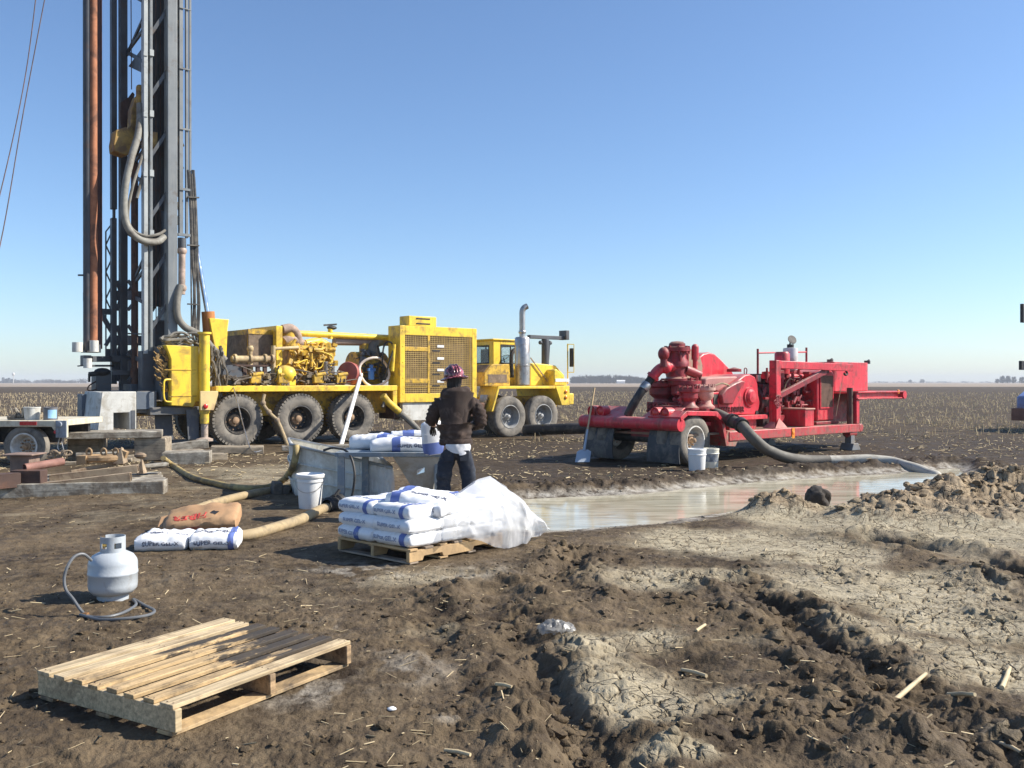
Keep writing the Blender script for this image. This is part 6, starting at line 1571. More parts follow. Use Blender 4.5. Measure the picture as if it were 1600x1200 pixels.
# black lead from the table
mb=MB(); mb.tube(smooth_path([at(505,704,12.0),at(518,700,12.0),at(530,701,11.9),at(540,704,11.8),at(549,716,11.66),at(554,740,11.62),at(552,765,11.6),at(547,785,11.6),at(545,795,11.6)],5),.016,7); o=mb.build('power_lead',BLACK); tag(o,'black power lead hanging over the steel table edge','cable')

# ================================================================== bags
BAGW=pm('bag_white',(.80,.80,.80),.45,var=.05,vs=6,dirt=(.60,.58,.53),dirt_amt=.2,ds=5,bump=.12,bs=28)
BAGB=pm('bag_blue',(.12,.17,.42),.45,var=.2,vs=6,bump=.12,bs=28)
INK=pm('bag_ink',(.10,.11,.16),.6,var=.1,bump=0); INKP=pm('bag_ink_pale',(.30,.34,.45),.6,var=.1,bump=0)
def bag_fn(a,b,c,seed,flop=0.,crease=.012):
    """pillow shaped sack: half sizes a,b,c"""
    g=np.random.default_rng(seed); ph=g.uniform(0,50)
    def f(P):
        P=np.asarray(P,float); x,y,z=P[:,0],P[:,1],P[:,2]
        ex,ey=np.abs(x),np.abs(y)
        pil=(1-ex**9)**.5*(1-ey**10)**.45
        zz=z*(.60+.40*np.clip(pil,0,1))
        nn=crease*(fbm(x*3+ph,y*3+z*1.7,4,seed)*1.2+.5*fbm(x*8+ph,y*6-z*2,3,seed+9))
        X=x*a*(1-.05*ey**4); Y=y*b*(1-.05*ex**4)*(1+.03*np.cos(z*1.5)); Z=zz*c+nn*(1+.3*z)
        Y=Y+np.sign(y)*.008*(1-z*z)*(ey>.85)
        Z=Z-flop*(x*x)*a
        return np.stack([X,Y,Z],1)
    return f
def grid_cube(nx,ny,nz):
    """unit cube surface as a welded grid"""
    idx={}; V=[]; Qd=[]
    def vid(i,j,k):
        if (i,j,k) not in idx: idx[(i,j,k)]=len(V); V.append((i/nx*2-1,j/ny*2-1,k/nz*2-1))
        return idx[(i,j,k)]
    for k in (0,nz):
        for i in range(nx):
            for j in range(ny):
                q=[vid(i,j,k),vid(i+1,j,k),vid(i+1,j+1,k),vid(i,j+1,k)]; Qd.append(q if k else q[::-1])
    for j in (0,ny):
        for i in range(nx):
            for k in range(nz):
                q=[vid(i,j,k),vid(i+1,j,k),vid(i+1,j,k+1),vid(i,j,k+1)]; Qd.append(q if j==0 else q[::-1])
    for i in (0,nx):
        for j in range(ny):
            for k in range(nz):
                q=[vid(i,j,k),vid(i,j+1,k),vid(i,j+1,k+1),vid(i,j,k+1)]; Qd.append(q if i else q[::-1])
    return np.array(V),np.array(Qd)
CUBE=grid_cube(26,16,6)
def make_bag(root,dims,seed,band=(.35,.62),text='SUPER GEL-X',side=-1,tx=-.25,ts=.055,flop=0,crease=.012,top_text=True,ink=None,two=False):
    """body, blue band (same surface, 1.5 mm proud), lettering on the long side and on top"""
    a,b,c=dims; f=bag_fn(a,b,c,seed,flop,crease); V,Qd=CUBE
    P=f(V); body=link('sack',np_mesh('sack',P,Qd),BAGW,root,smooth=70)
    def off(P0,d=.003):
        P1=f(P0); e=f(P0*np.array([[1.0,1.0,1.0]])*1.0); c0=np.zeros(3); n=P1/np.array([[a,b,c]])**2; n/=np.linalg.norm(n,axis=1)[:,None]+1e-9
        n[:,0]*=.2; return P1+n*d
    if band:
        i0,i1=band; n=14
        ring=[]
        nz,ny=6,16
        for k in range(ny+1): ring.append((-1+2*k/ny,1))
        for k in range(1,nz+1): ring.append((1,1-2*k/nz))
        for k in range(1,ny+1): ring.append((1-2*k/ny,-1))
        for k in range(1,nz): ring.append((-1,-1+2*k/nz))
        xs=np.linspace(i0*2-1,i1*2-1,7); m_=len(ring)
        P0=np.array([(x,y,z) for x in xs for (y,z) in ring]); P1=off(P0)
        Q2=np.array([[i*m_+j,i*m_+(j+1)%m_,(i+1)*m_+(j+1)%m_,(i+1)*m_+j] for i in range(6) for j in range(m_)])
        link('band',np_mesh('band',P1,Q2),BAGB,root,smooth=70)
    def onside(v):   # text in metres -> unit coordinates on the long side
        x=tx*a+v.x*(1 if side<0 else -1); z=v.y
        q=off(np.array([[x/a,side*1.0,z/c*1.15]]),.004+v.z)[0]; return q
    if text: 
        lettering(text,ts,None,ink or INK,root,.0008,.0016,mp=onside)
    if top_text and text:
        def ontop(v):
            q=off(np.array([[(tx*a+v.x)/a,(-.25*b+v.y)/b,1.0]]),.004+v.z)[0]; return q
        lettering(text,ts*1.25,None,ink or INK,root,.0008,.002,mp=ontop)
    return body
GB='white bags of drilling gel stacked on the pallet'
# pallet stack frame: x to the left along the shaded face, y away along the sunlit face
n0=Vector((-.89,8.05,0)); eL=Vector((-.75,.66,0)).normalized(); eR=Vector((.66,.75,0)).normalized()
ang=math.atan2(-eL.y,-eL.x)          # local +x = towards the near corner
gz0=hz(-.9,8.75)
def sp(i,j,z): return n0+eL*i+eR*j+Vector((0,0,gz0+z))
PALW=pm('pallet_pine',(.50,.335,.165),.8,var=.22,vs=4,dirt=(.30,.20,.11),dirt_amt=.3,bump=.3,bs=40,streak=(.36,.24,.12))
PALG=pm('pallet_grey',(.33,.26,.19),.85,var=.25,vs=4,dirt=(.16,.12,.09),dirt_amt=.4,bump=.3,bs=40)
def oriented(mb_fn,name,mat,parent,bevel=.004):
    mb=MB(); mb_fn(mb); return mb.build(name,mat,parent,bevel=bevel)
pal=thing('loaded_pallet','wooden pallet carrying the stack of white gel bags','pallet',sp(.5,.6,0),ang,'wooden pallets on the mud')
# local axes of the empty: x towards near corner (against eL), y = away
LX,LY=1.0,1.22
def pallet_parts(root,LX,LY,board,stringer,nb=7,notch=True,h=.135,seed=1):
    g=random.Random(seed)
    # three stringers along y
    for x in (-LX/2+.02,0,LX/2-.02):
        poly=[]
        if notch:
            y0=-LY/2; z0,z1=.018,h-.022
            prof=[(-LY/2,z0),(-LY/2+.16,z0),(-LY/2+.18,z0+.038),(-LY/2+.40,z0+.038),(-LY/2+.42,z0),(LY/2-.42,z0),(LY/2-.40,z0+.038),(LY/2-.18,z0+.038),(LY/2-.16,z0),(LY/2,z0),(LY/2,z1),(-LY/2,z1)]
        else: prof=[(-LY/2,.018),(LY/2,.018),(LY/2,h-.022),(-LY/2,h-.022)]
        mb=MB(); n=len(prof); vs=[(x-.02,y,z) for y,z in prof]+[(x+.02,y,z) for y,z in prof]
        mb.add(vs,[tuple(range(n)),tuple(range(2*n-1,n-1,-1))]+[(i,(i+1)%n,n+(i+1)%n,n+i) for i in range(n)]); mb.build('stringer',stringer,root,bevel=.004)
    for i in range(nb):
        y=-LY/2+.05+i*(LY-.10)/(nb-1); w=.10+g.uniform(-.012,.012); 
        mb=MB(); mb.obox((g.uniform(-.006,.006),y,h-.011),(LX+.01,w,.021),Euler((0,g.uniform(-.004,.004),g.uniform(-.006,.006)))); mb.build('top_board',board[i%len(board)],root,bevel=.004)
    for i in range(4):
        y=-LY/2+.06+i*(LY-.12)/3; mb=MB(); mb.obox((0,y,.0085),(LX,.10,.017)); mb.build('bottom_board',board[(i+1)%len(board)],root,bevel=.004)
pallet_parts(pal,LX,LY,[PALW,PALG],PALW)
lay=['bottom','middle','top']
bx_,by_=.25,.2
for l in range(3):
    for j in range(3):
        for i in range(2):
            if i==1 and j>0 and l<2: continue
            z=.14+.118*l+.06
            jit=Vector((yr.uniform(-.012,.012),yr.uniform(-.012,.012),0))
            shift=.0 if l<2 else .03
            c=sp(.25+i*.49+.03*(l==2),.20+j*.405+shift,z)+jit
            if l==2 and j==2: c.z-=.02
            pos=('near the sunny corner' if i==0 else 'at the tank end')+' of the shaded face' if j==0 else ('second' if j==1 else 'third')+(' from the near corner, sunlit side' if i==0 else ' from the near corner, tank side')
            r_=thing('gel_bag','stacked gel bag, %s layer, %s'%(lay[l],pos),'bag',c,ang+yr.uniform(-.03,.03),GB)
            flipx=(i+l)%2
            make_bag(r_,(.255,.212,.064),40+l*7+j*3+i,None if l==1 else (.76,.87) if l==2 else (.52,.66) if i else (.74,.87),'SUPER GEL-X',-1,(-.05 if l==1 else -.30),.056,0,.008,top_text=(l==2),ink=INKP)
# loose bag on top
c=at(660,782,8.55)
r_=thing('gel_bag','plump gel bag lying askew on top of the pallet stack','bag',c,R(-24),GB); r_.rotation_euler=(R(6),R(7),R(-22))
make_bag(r_,(.30,.19,.075),91,(.10,.26),'SUPER GEL-X',-1,.30,.05,.05,.014)
# two bags on the steel table, one further behind
c=at(628,694,12.0); r_=thing('gel_bag','white and blue gel bag lying at the front of the steel table','bag',(c.x,12.0,tz+.085),R(2),'gel bags on the steel table'); make_bag(r_,(.40,.23,.085),101,(.36,.50),'SUPER GEL-X',-1,.42,.072,.06,.016)
c=at(590,690,12.3); r_=thing('gel_bag','crumpled gel bag at the back of the steel table, half hidden','bag',(c.x,12.38,tz+.10),R(-8),'gel bags on the steel table'); make_bag(r_,(.36,.2,.095),108,(.55,.75),None,-1,0,.05,.06,.02,False)
c=at(612,688,12.4); r_=thing('gel_bag','flat gel bag lying over the two others on the table','bag',(c.x+.25,12.42,tz+.205),R(6),'gel bags on the steel table'); make_bag(r_,(.26,.14,.03),115,(.3,.6),None,-1,0,.05,.03,.012,False)

# plastic film hanging from the stack
def filmf(u,v):
    # u: across from the stack's sunlit face to its far toe; v: from the top edge down to the mud
    p0=np.array(sp(.10,.55,.62)); top0=np.array(sp(.35,.62,.50)); 
    A0=np.array([[-.62,8.42,.42],[-.50,8.62,.57],[-.36,8.86,.65],[-.20,9.02,.66],[-.06,9.12,.57],[.05,9.3,.40],[.13,9.5,.24],[.22,9.62,.10]])
    B0=np.array([[-.55,8.30,.20],[-.40,8.50,.14],[-.22,8.70,.06],[-.05,8.82,.02],[.10,8.98,.02],[.20,9.16,.03],[.27,9.32,.03],[.31,9.5,.03]])
    t=u*(len(A0)-1); i=np.clip(np.floor(t).astype(int),0,len(A0)-2); f=(t-i)[...,None]
    f=f*f*(3-2*f)*.5+f*.5
    A1=A0[i]*(1-f)+A0[i+1]*f; B1=B0[i]*(1-f)+B0[i+1]*f
    vv=v[...,None]; sag=np.sin(v*math.pi)*(.10+.06*u)
    P=A1*(1-vv)+B1*vv
    nx,ny=.71,-.71
    fold=.032*np.sin(u*21+4*fbm(u*2.5,v*1.2,3,400)+v*1.5)*(.2+.8*v)+.06*fbm(u*4,v*2,3,410)+.022*fbm(u*11,v*3,3,420)+.010*(1-2*np.abs(fbm(u*9,v*3.5,2,425)))
    x=P[...,0]+nx*(fold+sag); y=P[...,1]+ny*(fold+sag); z=P[...,2]+.03*fbm(u*5,v*3,3,430)+sag*.35
    return x,y,np.maximum(z,.012+.02*np.abs(fbm(u*20,v*9,3,440)))
o=sheet('plastic_wrap',150,70,filmf,FILM); tag(o,'bright white plastic film spilling from the bag stack onto the mud','plastic film')
def film2(u,v):
    # back side of the bunched film, from the crest down behind the stack
    A0=np.array([[-.62,8.42,.42],[-.50,8.62,.57],[-.36,8.86,.65],[-.20,9.02,.66],[-.06,9.12,.57],[.05,9.3,.40],[.13,9.5,.24],[.22,9.62,.10]])
    t=u*(len(A0)-1); i=np.clip(np.floor(t).astype(int),0,len(A0)-2); f=(t-i)[...,None]; f=f*f*(3-2*f)*.5+f*.5
    A1=A0[i]*(1-f)+A0[i+1]*f
    fold=.05*fbm(u*6,v*3,4,450)
    return A1[...,0]-v*.30+fold*v*.6,A1[...,1]+v*.34+fold*v,np.maximum(A1[...,2]*(1-v**1.3)-.0+.03*fbm(u*9,v*5,3,460)*v,.015)
sheet('film_fold',80,30,film2,FILM,o)

# ================================================================== bags and sack on the mud at the left
c=onground(330,858); r_=thing('gel_bag','white gel bag lying before the brown sack, its lettering facing the camera','bag',(c.x,c.y+.16,c.z+.075),R(10),'gel bags on the mud'); make_bag(r_,(.23,.22,.078),130,(.80,.92),'SUPER GEL-X',-1,-.05,.062,.03,.015)
c=onground(247,861); r_=thing('gel_bag','bluish shaded gel bag under the left end of the brown sack','bag',(c.x,c.y+.2,c.z+.07),R(6),'gel bags on the mud'); make_bag(r_,(.24,.24,.075),137,None,'SUPER GEL-X',-1,.05,.06,.03,.014)
KRAFT=pm('kraft_paper',(.40,.235,.12),.75,var=.12,vs=4,dirt=(.36,.23,.12),dirt_amt=.3,bump=.35,bs=22); REDI=pm('red_ink',(.50,.06,.045),.7,var=.2,dirt=(.45,.28,.16),dirt_amt=.25,bump=0)
c=onground(306,838); sk=thing('fiber_sack','brown paper sack with red FIBER lettering upside down, lying on gel bags','sack',(c.x,c.y+.22,c.z+.165),R(8)); sk.rotation_euler=(R(16),R(-5),R(7))
fS=bag_fn(.38,.225,.072,150,.05,.016)
V,Qd=CUBE; body=link('paper_sack',np_mesh('paper_sack',fS(V),Qd),KRAFT,sk,smooth=50)
def os_(v,x0,y0):
    P0=np.array([[(x0-v.x)/.38,(y0-v.y)/.225,1.0]]); q=fS(P0)[0]; return (q[0],q[1],q[2]+.004+v.z)
lettering('FIBER',.15,None,REDI,sk,.001,.004,mp=lambda v:os_(v,-.10,-.12),sx=1.0)
def of_(v,x0,z0):
    P0=np.array([[(x0-v.x)/.38,-1.0,(z0-v.y)/.095]]); q=fS(P0)[0]; return (q[0],q[1]-.004-v.z,q[2])
n_=12; vs=[]
for k in range(n_+1):
    for z in (-.75,.25): 
        q=fS(np.array([[-.72+ .75*k/n_,-1.0,z]]))[0]; vs.append((q[0],q[1]-.003,q[2]))
mb=MB(); mb.add(vs,[(2*k,2*k+2,2*k+3,2*k+1) for k in range(n_)]); mb.build('red_print',pm('faded_red_print',(.42,.075,.06),.7,var=.4,vs=9,dirt=(.40,.26,.15),dirt_amt=.5),sk)
mb=MB(); mb.add([(-.34,-.17,-.03),(-.44,-.15,-.02),(-.45,.06,.0),(-.36,.10,.0),(-.34,-.17,.0),(-.435,-.15,.01),(-.44,.06,.03),(-.36,.10,.03)],[(0,3,2,1),(4,5,6,7),(0,1,5,4),(1,2,6,5),(2,3,7,6),(3,0,4,7)]); mb.build('folded_end',KRAFT,sk,bevel=.006)
q=fS(np.array([[.38,-.35,1.0]]))[0]; mb=MB(); mb.add([(q[0]-.05,q[1]-.02,q[2]+.005),(q[0]+.02,q[1]-.06,q[2]+.003),(q[0]+.05,q[1]+.0,q[2]+.006),(q[0]+.0,q[1]+.02,q[2]+.006),(q[0]-.02,q[1]+.06,q[2]+.006)],[(0,1,2,3,4)]); mb.build('tear',BLACK,sk,smooth=0)

# ================================================================== propane cylinder
pc=onground(165,941); PG=pm('propane_grey',(.44,.47,.49),.38,var=.06,vs=3,dirt=(.26,.22,.18),dirt_amt=.18,ds=5,coat=.15)
tk_=thing('propane_cylinder','small grey propane gas cylinder standing on the mud by itself','gas cylinder',(pc.x,pc.y+.12,pc.z-.01))
mb=MB(); r0=.172
mb.lathe([(.001,.045),(.09,.045),(.14,.055),(r0-.004,.09),(r0,.12),(r0,.195),(r0+.003,.198),(r0+.003,.212),(r0,.215),(r0,.275),(r0-.006,.30),(r0-.03,.335),(.10,.358),(.05,.365),(.001,.367)],(0,0,0),(0,0,1),48); mb.build('cylinder_shell',PG,tk_,smooth=50)
mb=MB(); mb.lathe([(.105,0),(.108,0),(.112,.06),(.108,.06),(.105,0)],(0,0,0),(0,0,1),32); mb.build('foot_ring',PG,tk_,smooth=40)
# collar with cut-outs: an arc with two arms
mb=MB(); rc=.088
def arc(mb,a0,a1,z0,z1,r,n=14,t=.004):
    vs=[]
    for k in range(n+1):
        a=R(a0+(a1-a0)*k/n)
        for rr_ in (r,r-t):
            for z in (z0,z1): vs.append((rr_*math.cos(a),rr_*math.sin(a),z))
    fs=[]
    for k in range(n): b=4*k; fs+=[(b,b+4,b+5,b+1),(b+2,b+3,b+7,b+6),(b+1,b+5,b+7,b+3),(b,b+2,b+6,b+4)]
    fs+=[(0,1,3,2),(4*n,4*n+2,4*n+3,4*n+1)]; mb.add(vs,fs)
arc(mb,-150,150,.352,.39,rc,30); arc(mb,-95,-60,.39,.43,rc); arc(mb,-25,25,.39,.43,rc); arc(mb,60,100,.39,.43,rc); arc(mb,-150,-125,.39,.43,rc); arc(mb,125,150,.39,.43,rc); arc(mb,-150,150,.43,.475,rc,30)
mb.build('collar',PG,tk_,smooth=40)
mb=MB(); mb.cyl((0,0,.36),(0,0,.43),.018,n=12); mb.cyl((-.01,0,.405),(-.085,-.01,.405),.014,n=10); mb.lathe([(.001,0),(.028,0),(.028,.02),(.001,.022)],(0,0,.43),(0,0,1),14); mb.build('valve',pm('brass',(.55,.38,.12),.35,.8),tk_,smooth=40)
# rubber gas hose from the valve round on the mud
L_=[at(143,876,6.55),at(130,866,6.5),at(116,870,6.45),at(105,886,6.4),at(100,905,6.38),at(103,922,6.36),at(113,935,6.33),at(133,945,6.3),at(160,950,6.22),at(190,946,6.32),at(212,938,6.55),at(208,930,6.75),at(225,937,6.55),at(241,949,6.35),at(228,956,6.2),at(190,960,6.12),at(155,957,6.15),at(125,945,6.3)]
pts=[]
for i,p in enumerate(L_):
    if i>6: p.z=hz(p.x,p.y)+.014
    pts.append(p)
mb=MB(); mb.tube(smooth_path(pts,7),.0105,9); o=mb.build('gas_hose',pm('grey_rubber_hose',(.13,.135,.14),.4,var=.15,bump=.1)); tag(o,'thin grey rubber gas hose looped round the propane cylinder','hose')
mb=MB(); p=pts[7]; mb.cyl(p+Vector((-.03,.01,.002)),p+Vector((.02,-.005,.002)),.014,n=10); mb.build('hose_fitting',pm('copper_fitting',(.60,.30,.12),.4,.7),o)

# ================================================================== empty pallet in front
NC=Vector((-1.52,4.09,0)); e1=Vector((-.84,.58,0)).normalized(); e2=Vector((.60,1.02,0)).normalized()
PB1=pm('pale_pine_board',(.56,.43,.255),.75,var=.18,vs=3,dirt=(.26,.18,.10),dirt_amt=.30,bump=.25,bs=45,grain=(.6,14,14))
PB2=pm('smudged_pine_board',(.53,.37,.19),.8,var=.2,vs=3,dirt=(.055,.045,.038),dirt_amt=.50,ds=2.6,bump=.3,bs=45,streak=(.35,.24,.13))
PB3=pm('brown_pine_board',(.42,.28,.15),.8,var=.22,vs=3,dirt=(.07,.055,.045),dirt_amt=.45,ds=3,bump=.3,bs=45,grain=(.6,12,12))
def charred(name,col):
    # boards scorched black over their far half
    m=pm(name,col,.8,var=.2,vs=4,dirt=(.10,.075,.05),dirt_amt=.35,ds=4,bump=.3,bs=45,grain=(.6,14,14)); nt=m.node_tree; b=nt.nodes['Principled BSDF']
    src=b.inputs['Base Color'].links[0].from_socket; tc=N(nt,'ShaderNodeTexCoord').outputs['Object']; s=N(nt,'ShaderNodeSeparateXYZ'); nt.links.new(tc,s.inputs[0])
    mp=N(nt,'ShaderNodeMapping'); nt.links.new(tc,mp.inputs[0]); mp.inputs['Scale'].default_value=(2.2,7,7)
    f=mth(nt,'ADD',s.outputs[0],maprange(nt,noise_node(nt,mp.outputs[0],1.6,7,.65),.3,.7,-.55,.55))
    f=mth(nt,'MULTIPLY',maprange(nt,f,.0,.16),mth(nt,'MULTIPLY',maprange(nt,s.outputs[1],.34,.22),maprange(nt,s.outputs[1],-.46,-.36)))
    nt.links.new(mixc(nt,mth(nt,'MULTIPLY',f,.93),src,(.030,.026,.023)),b.inputs['Base Color']); return m
PB4=charred('scorched_board',(.54,.375,.19))
pc_=NC+e1*.51+e2*.59; a2=math.atan2(-e1.y,-e1.x)
pz=hz(pc_.x,pc_.y)
ep=thing('empty_pallet','empty pale wooden pallet with dark smudged boards in the muddy foreground','pallet',(pc_.x,pc_.y,pz+.005),math.atan2(e2.y,e2.x),'wooden pallets on the mud')
# local x = along e2 (boards run this way), local y = along e1
LBx,LBy,h_=1.20,1.02,.145
g=random.Random(4)
# lead boards/stringers: notched stringers run across (local y) at three x positions; deck boards along x
for x in (-LBx/2+.02,0.0,LBx/2-.02):
    mb=MB()
    # the end stringer shows step notches between the deck boards
    mb.box((x-.019,-LBy/2,.02),(x+.019,LBy/2,h_-.022)); mb.build('stringer',PB1 if x<0 else PB3,ep,bevel=.004)
nb=8
for i in range(nb):
    y=LBy/2-.055-i*(LBy-.11)/(nb-1); w=[.10,.085,.078,.072,.076,.072,.074,.09][i]
    mb=MB(); mb.obox((g.uniform(-.008,.008),y,h_-.011),(LBx+.005,w,.021),Euler((g.uniform(-.01,.01),g.uniform(-.004,.004),g.uniform(-.004,.004))))
    mb.build('top_board',[PB1,PB1,PB4,PB4,PB4,PB4,PB4,PB1][i],ep,bevel=.003)
for y,m_ in ((LBy/2-.07,PB3),(.0,PB3),(-LBy/2+.07,PB2)):
    mb=MB(); mb.box((-LBx/2,y-.05,.0),(LBx/2,y+.05,.019)); mb.build('bottom_board',m_,ep,bevel=.003)
mb=MB()
for i in range(nb):
    y=LBy/2-.055-i*(LBy-.11)/(nb-1)
    for x in (-LBx/2+.02,0,LBx/2-.02):
        for s in (-.02,.02): mb.cyl((x,y+s,h_-.002),(x,y+s,h_+.0012),.004,n=6)
mb.build('nail_heads',RUSTD,ep)

# ================================================================== shovel, buckets by the pump, small litter
a,b=at(910,720,18.45),at(929,606,19.05); sh=thing('shovel','square shovel with a long wooden handle leaning on the red trailer bumper','shovel',(0,0,0))
mid=a.lerp(b,.22); mb=MB(); mb.cyl(a.lerp(b,.40),b,.019,n=10); mb.build('handle',pm('ash_handle',(.52,.37,.20),.6,var=.15),sh,smooth=40)
mb=MB(); mb.tube([a.lerp(b,.14),a.lerp(b,.2),a.lerp(b,.42)],[.030,.026,.021],10)
d=(b-a).normalized(); sx_=Vector((1,.15,0)).normalized(); up=d
bl=[]; 
for s,t in ((-.15,-.02),(.15,-.02),(.145,.16),(.08,.19),(-.08,.19),(-.145,.16)):
    k=Vector((0,-.03 if abs(s)>.1 else 0,0)); bl.append(a+sx_*s+d*(t*1.25)+k)
th_=Vector((0,.008,0)); n=len(bl); mb.add(bl+[p+th_ for p in bl],[tuple(range(n)),tuple(range(2*n-1,n-1,-1))]+[(i,(i+1)%n,n+(i+1)%n,n+i) for i in range(n)]); mb.build('blade',pm('blade_grey',(.40,.45,.50),.45,.2,var=.15),sh)
for (px,py,s,lab,two) in ((1089,736,1.08,'white plastic bucket standing nearest the pit before the trailer wheel',False),(1111,731,.98,'cream bucket with a grey label half behind the white one',True)):
    c=onground(px,py); q=thing('bucket',lab,'bucket',(c.x,c.y,c.z-.005),0,'buckets by the trailer wheel')
    mt=WHITEP if not two else pm('cream_plastic',(.72,.68,.56),.5,var=.08,dirt=(.5,.43,.30),dirt_amt=.3)
    mb=MB(); mb.lathe([(.001,0),(.128*s,0),(.132*s,.01),(.150*s,.34*s),(.155*s,.345*s),(.155*s,.37*s),(.146*s,.375*s),(.135*s,.30*s),(.001,.29*s)],(0,0,0),(0,0,1),32); mb.build('bucket_body',mt,q,smooth=40)
    mb=MB(); mb.lathe([(.150*s,.27*s),(.158*s,.275*s),(.150*s,.29*s)],(0,0,0),(0,0,1),32); mb.build('rim_band',mt,q,smooth=40)
    if two:
        vs=[];n=10
        for k in range(n+1):
            t=R(-150+110*k/n)
            for z in (.12,.27): r_=(.132+.018*z/.34)*s+.0015; vs.append((r_*math.cos(t),r_*math.sin(t),z))
        mb=MB(); mb.add(vs,[(2*k,2*k+2,2*k+3,2*k+1) for k in range(n)]); mb.build('label',pm('grey_label',(.20,.22,.25),.6,var=.45,vs=16,dirt=(.6,.58,.5),dirt_amt=.4,ds=14),q)
# crumpled film scrap and one dark lump by the water
c=onground(866,996)
def scrap(u,v):
    a=u*2*math.pi; r=.095*np.sin(np.clip(v,0,1)*math.pi*.5); k=1+.35*fbm(np.cos(a)*2+5,np.sin(a)*2+v*3,3,500)
    return c.x+r*np.cos(a)*k*1.15,c.y+r*np.sin(a)*k,c.z+.005+.055*(1-v**2)+.03*fbm(np.cos(a)*4+v*5,np.sin(a)*4+v*4,3,510)
o=sheet('plastic_scrap',40,18,scrap,film_mat('grey_film',.66,(.40,.39,.37))); tag(o,'crumpled scrap of clear plastic lying in the mud','plastic scrap')
for (px,py,s,lab) in ((1277,792,.17,'dark round lump of mud at the pit edge'),):
    c=onground(px,py); v,f=ico(4); nz_=1+.35*fbm(v[:,0]*1.7+3,v[:,1]*1.7+v[:,2]*1.3,4,520)
    P=v*np.array([s*.95,s,s*1.05])*nz_[:,None]; me=np_mesh('mud_lump',P,f); o=link('mud_lump',me,pm('dark_mud',(.045,.036,.028),.9,var=.4,vs=12,bump=.8,bs=40),smooth=60); o.location=(c.x,c.y,c.z+s*.5); tag(o,lab,'mud lump')
LITTER=[(612,1111,.022,'small white chip lying in the dark mud'),]
for px,py,s,lab in LITTER:
    c=onground(px,py); v,f=ico(2); P=v*np.array([s,s*.8,s*.4])*(1+.3*fbm(v[:,0]*2,v[:,1]*2+v[:,2],3,7))[:,None]; o=link('white_chip',np_mesh('white_chip',P,f),WHITEP,smooth=60); o.location=(c.x,c.y,c.z+.012); tag(o,lab,'chip')
STK=pm('corn_stalk',(.56,.44,.26),.7,var=.25,vs=8,dirt=(.25,.18,.11),dirt_amt=.3,bump=.2,bs=60)
for (x0,y0,x1,y1,r,lab) in ((1395,1102,1447,1062,.013,'thick pale corn stalk slanting across the cracked clay'),(1482,1088,1524,1106,.012,'brown corn stalk lying right of the slanting pale one'),(1066,1038,1104,1056,.012,'pale corn stalk lying on dark mud between the ruts'),(1566,1075,1578,1045,.013,'short stalk standing up near the photo edge'),(1225,752,1240,745,.012,'stalk stub at the far pit bank'),(775,1090,800,1098,.010,'short stalk piece left of the deep rut'),(1088,990,1102,982,.011,'small pale stalk chip on brown mud'),(840,1098,848,1078,.010,'stalk piece sticking up at the rut edge'),(695,1168,735,1178,.010,'thin stalk near the bottom edge below the pallet corner'),(1564,1166,1600,1190,.010,'thin stalk in the bottom corner of the photo')):
    a=onground(x0,y0); b=onground(x1,y1); a.z+=r*.8; b.z+=r*.9+.006; m_=a.lerp(b,.5)+Vector((.004,.0,.004)); mb=MB(); mb.tube([a,m_,b],[r,r*.95,r*.8],9); o=mb.build('corn_stalk',STK,smooth=50); tag(o,lab,'corn stalk','single corn stalks on the mud')
# ================================================================== the worker at the table, seen from behind
def skin_bake(nodes, edges, root, sub=2):
    names=list(nodes); ix={k:i for i,k in enumerate(names)}
    me=bpy.data.meshes.new('skin'); me.from_pydata([nodes[k][0] for k in names],[(ix[a],ix[b]) for a,b in edges],[]); me.update()
    o=bpy.data.objects.new('skin',me); COL.objects.link(o)
    m=o.modifiers.new('skin','SKIN'); m.use_smooth_shade=True; m.branch_smoothing=.6
    sv=me.skin_vertices[0].data if me.skin_vertices else None
    if sv is None:
        bm=bmesh.new(); bm.from_mesh(me); bm.verts.layers.skin.verify(); bm.to_mesh(me); bm.free(); sv=me.skin_vertices[0].data
    for k in names:
        r=nodes[k][1]; sv[ix[k]].radius=(r,r) if not isinstance(r,tuple) else r; sv[ix[k]].use_root=(k==root)
    s=o.modifiers.new('s','SUBSURF'); s.levels=sub; s.render_levels=sub
    dg=bpy.context.evaluated_depsgraph_get(); dg.update(); ev=o.evaluated_get(dg); m2=ev.to_mesh()
    V=np.array([v.co[:] for v in m2.vertices]); Fc=[tuple(p.vertices) for p in m2.polygons]; Nn=np.array([v.normal[:] for v in m2.vertices])
    ev.to_mesh_clear(); bpy.data.objects.remove(o); bpy.data.meshes.remove(me)
    return V,Fc,Nn
def from_arrays(name,V,Fc,mat,parent,smooth=180):
    me=bpy.data.meshes.new(name); me.from_pydata([tuple(v) for v in V],[],Fc); me.update(); return link(name,me,mat,parent,smooth=smooth)
PX0=-.655; PY0=10.75
pg=hz(PX0,PY0)
man=thing('person','worker in brown hoodie, dark trousers and maroon hard hat, back turned, holding a bag','person',(PX0,PY0,pg),R(7))
SK=pm('skin',(.42,.24,.17),.55,var=.08,bump=.05); 
HOOD=pm('brown_hoodie',(.045,.028,.021),.9,var=.22,vs=7,dirt=(.15,.10,.075),dirt_amt=.22,ds=5,bump=.25,bs=120)
JEAN=pm('dark_work_trousers',(.022,.028,.043),.85,var=.25,vs=6,dirt=(.10,.095,.09),dirt_amt=.25,ds=4,bump=.25,bs=150)
GLOVE=pm('dark_glove',(.022,.020,.020),.8,var=.3,vs=9); BOOT=pm('muddy_boot',(.06,.045,.033),.85,var=.3,dirt=(.15,.115,.08),dirt_amt=.6)
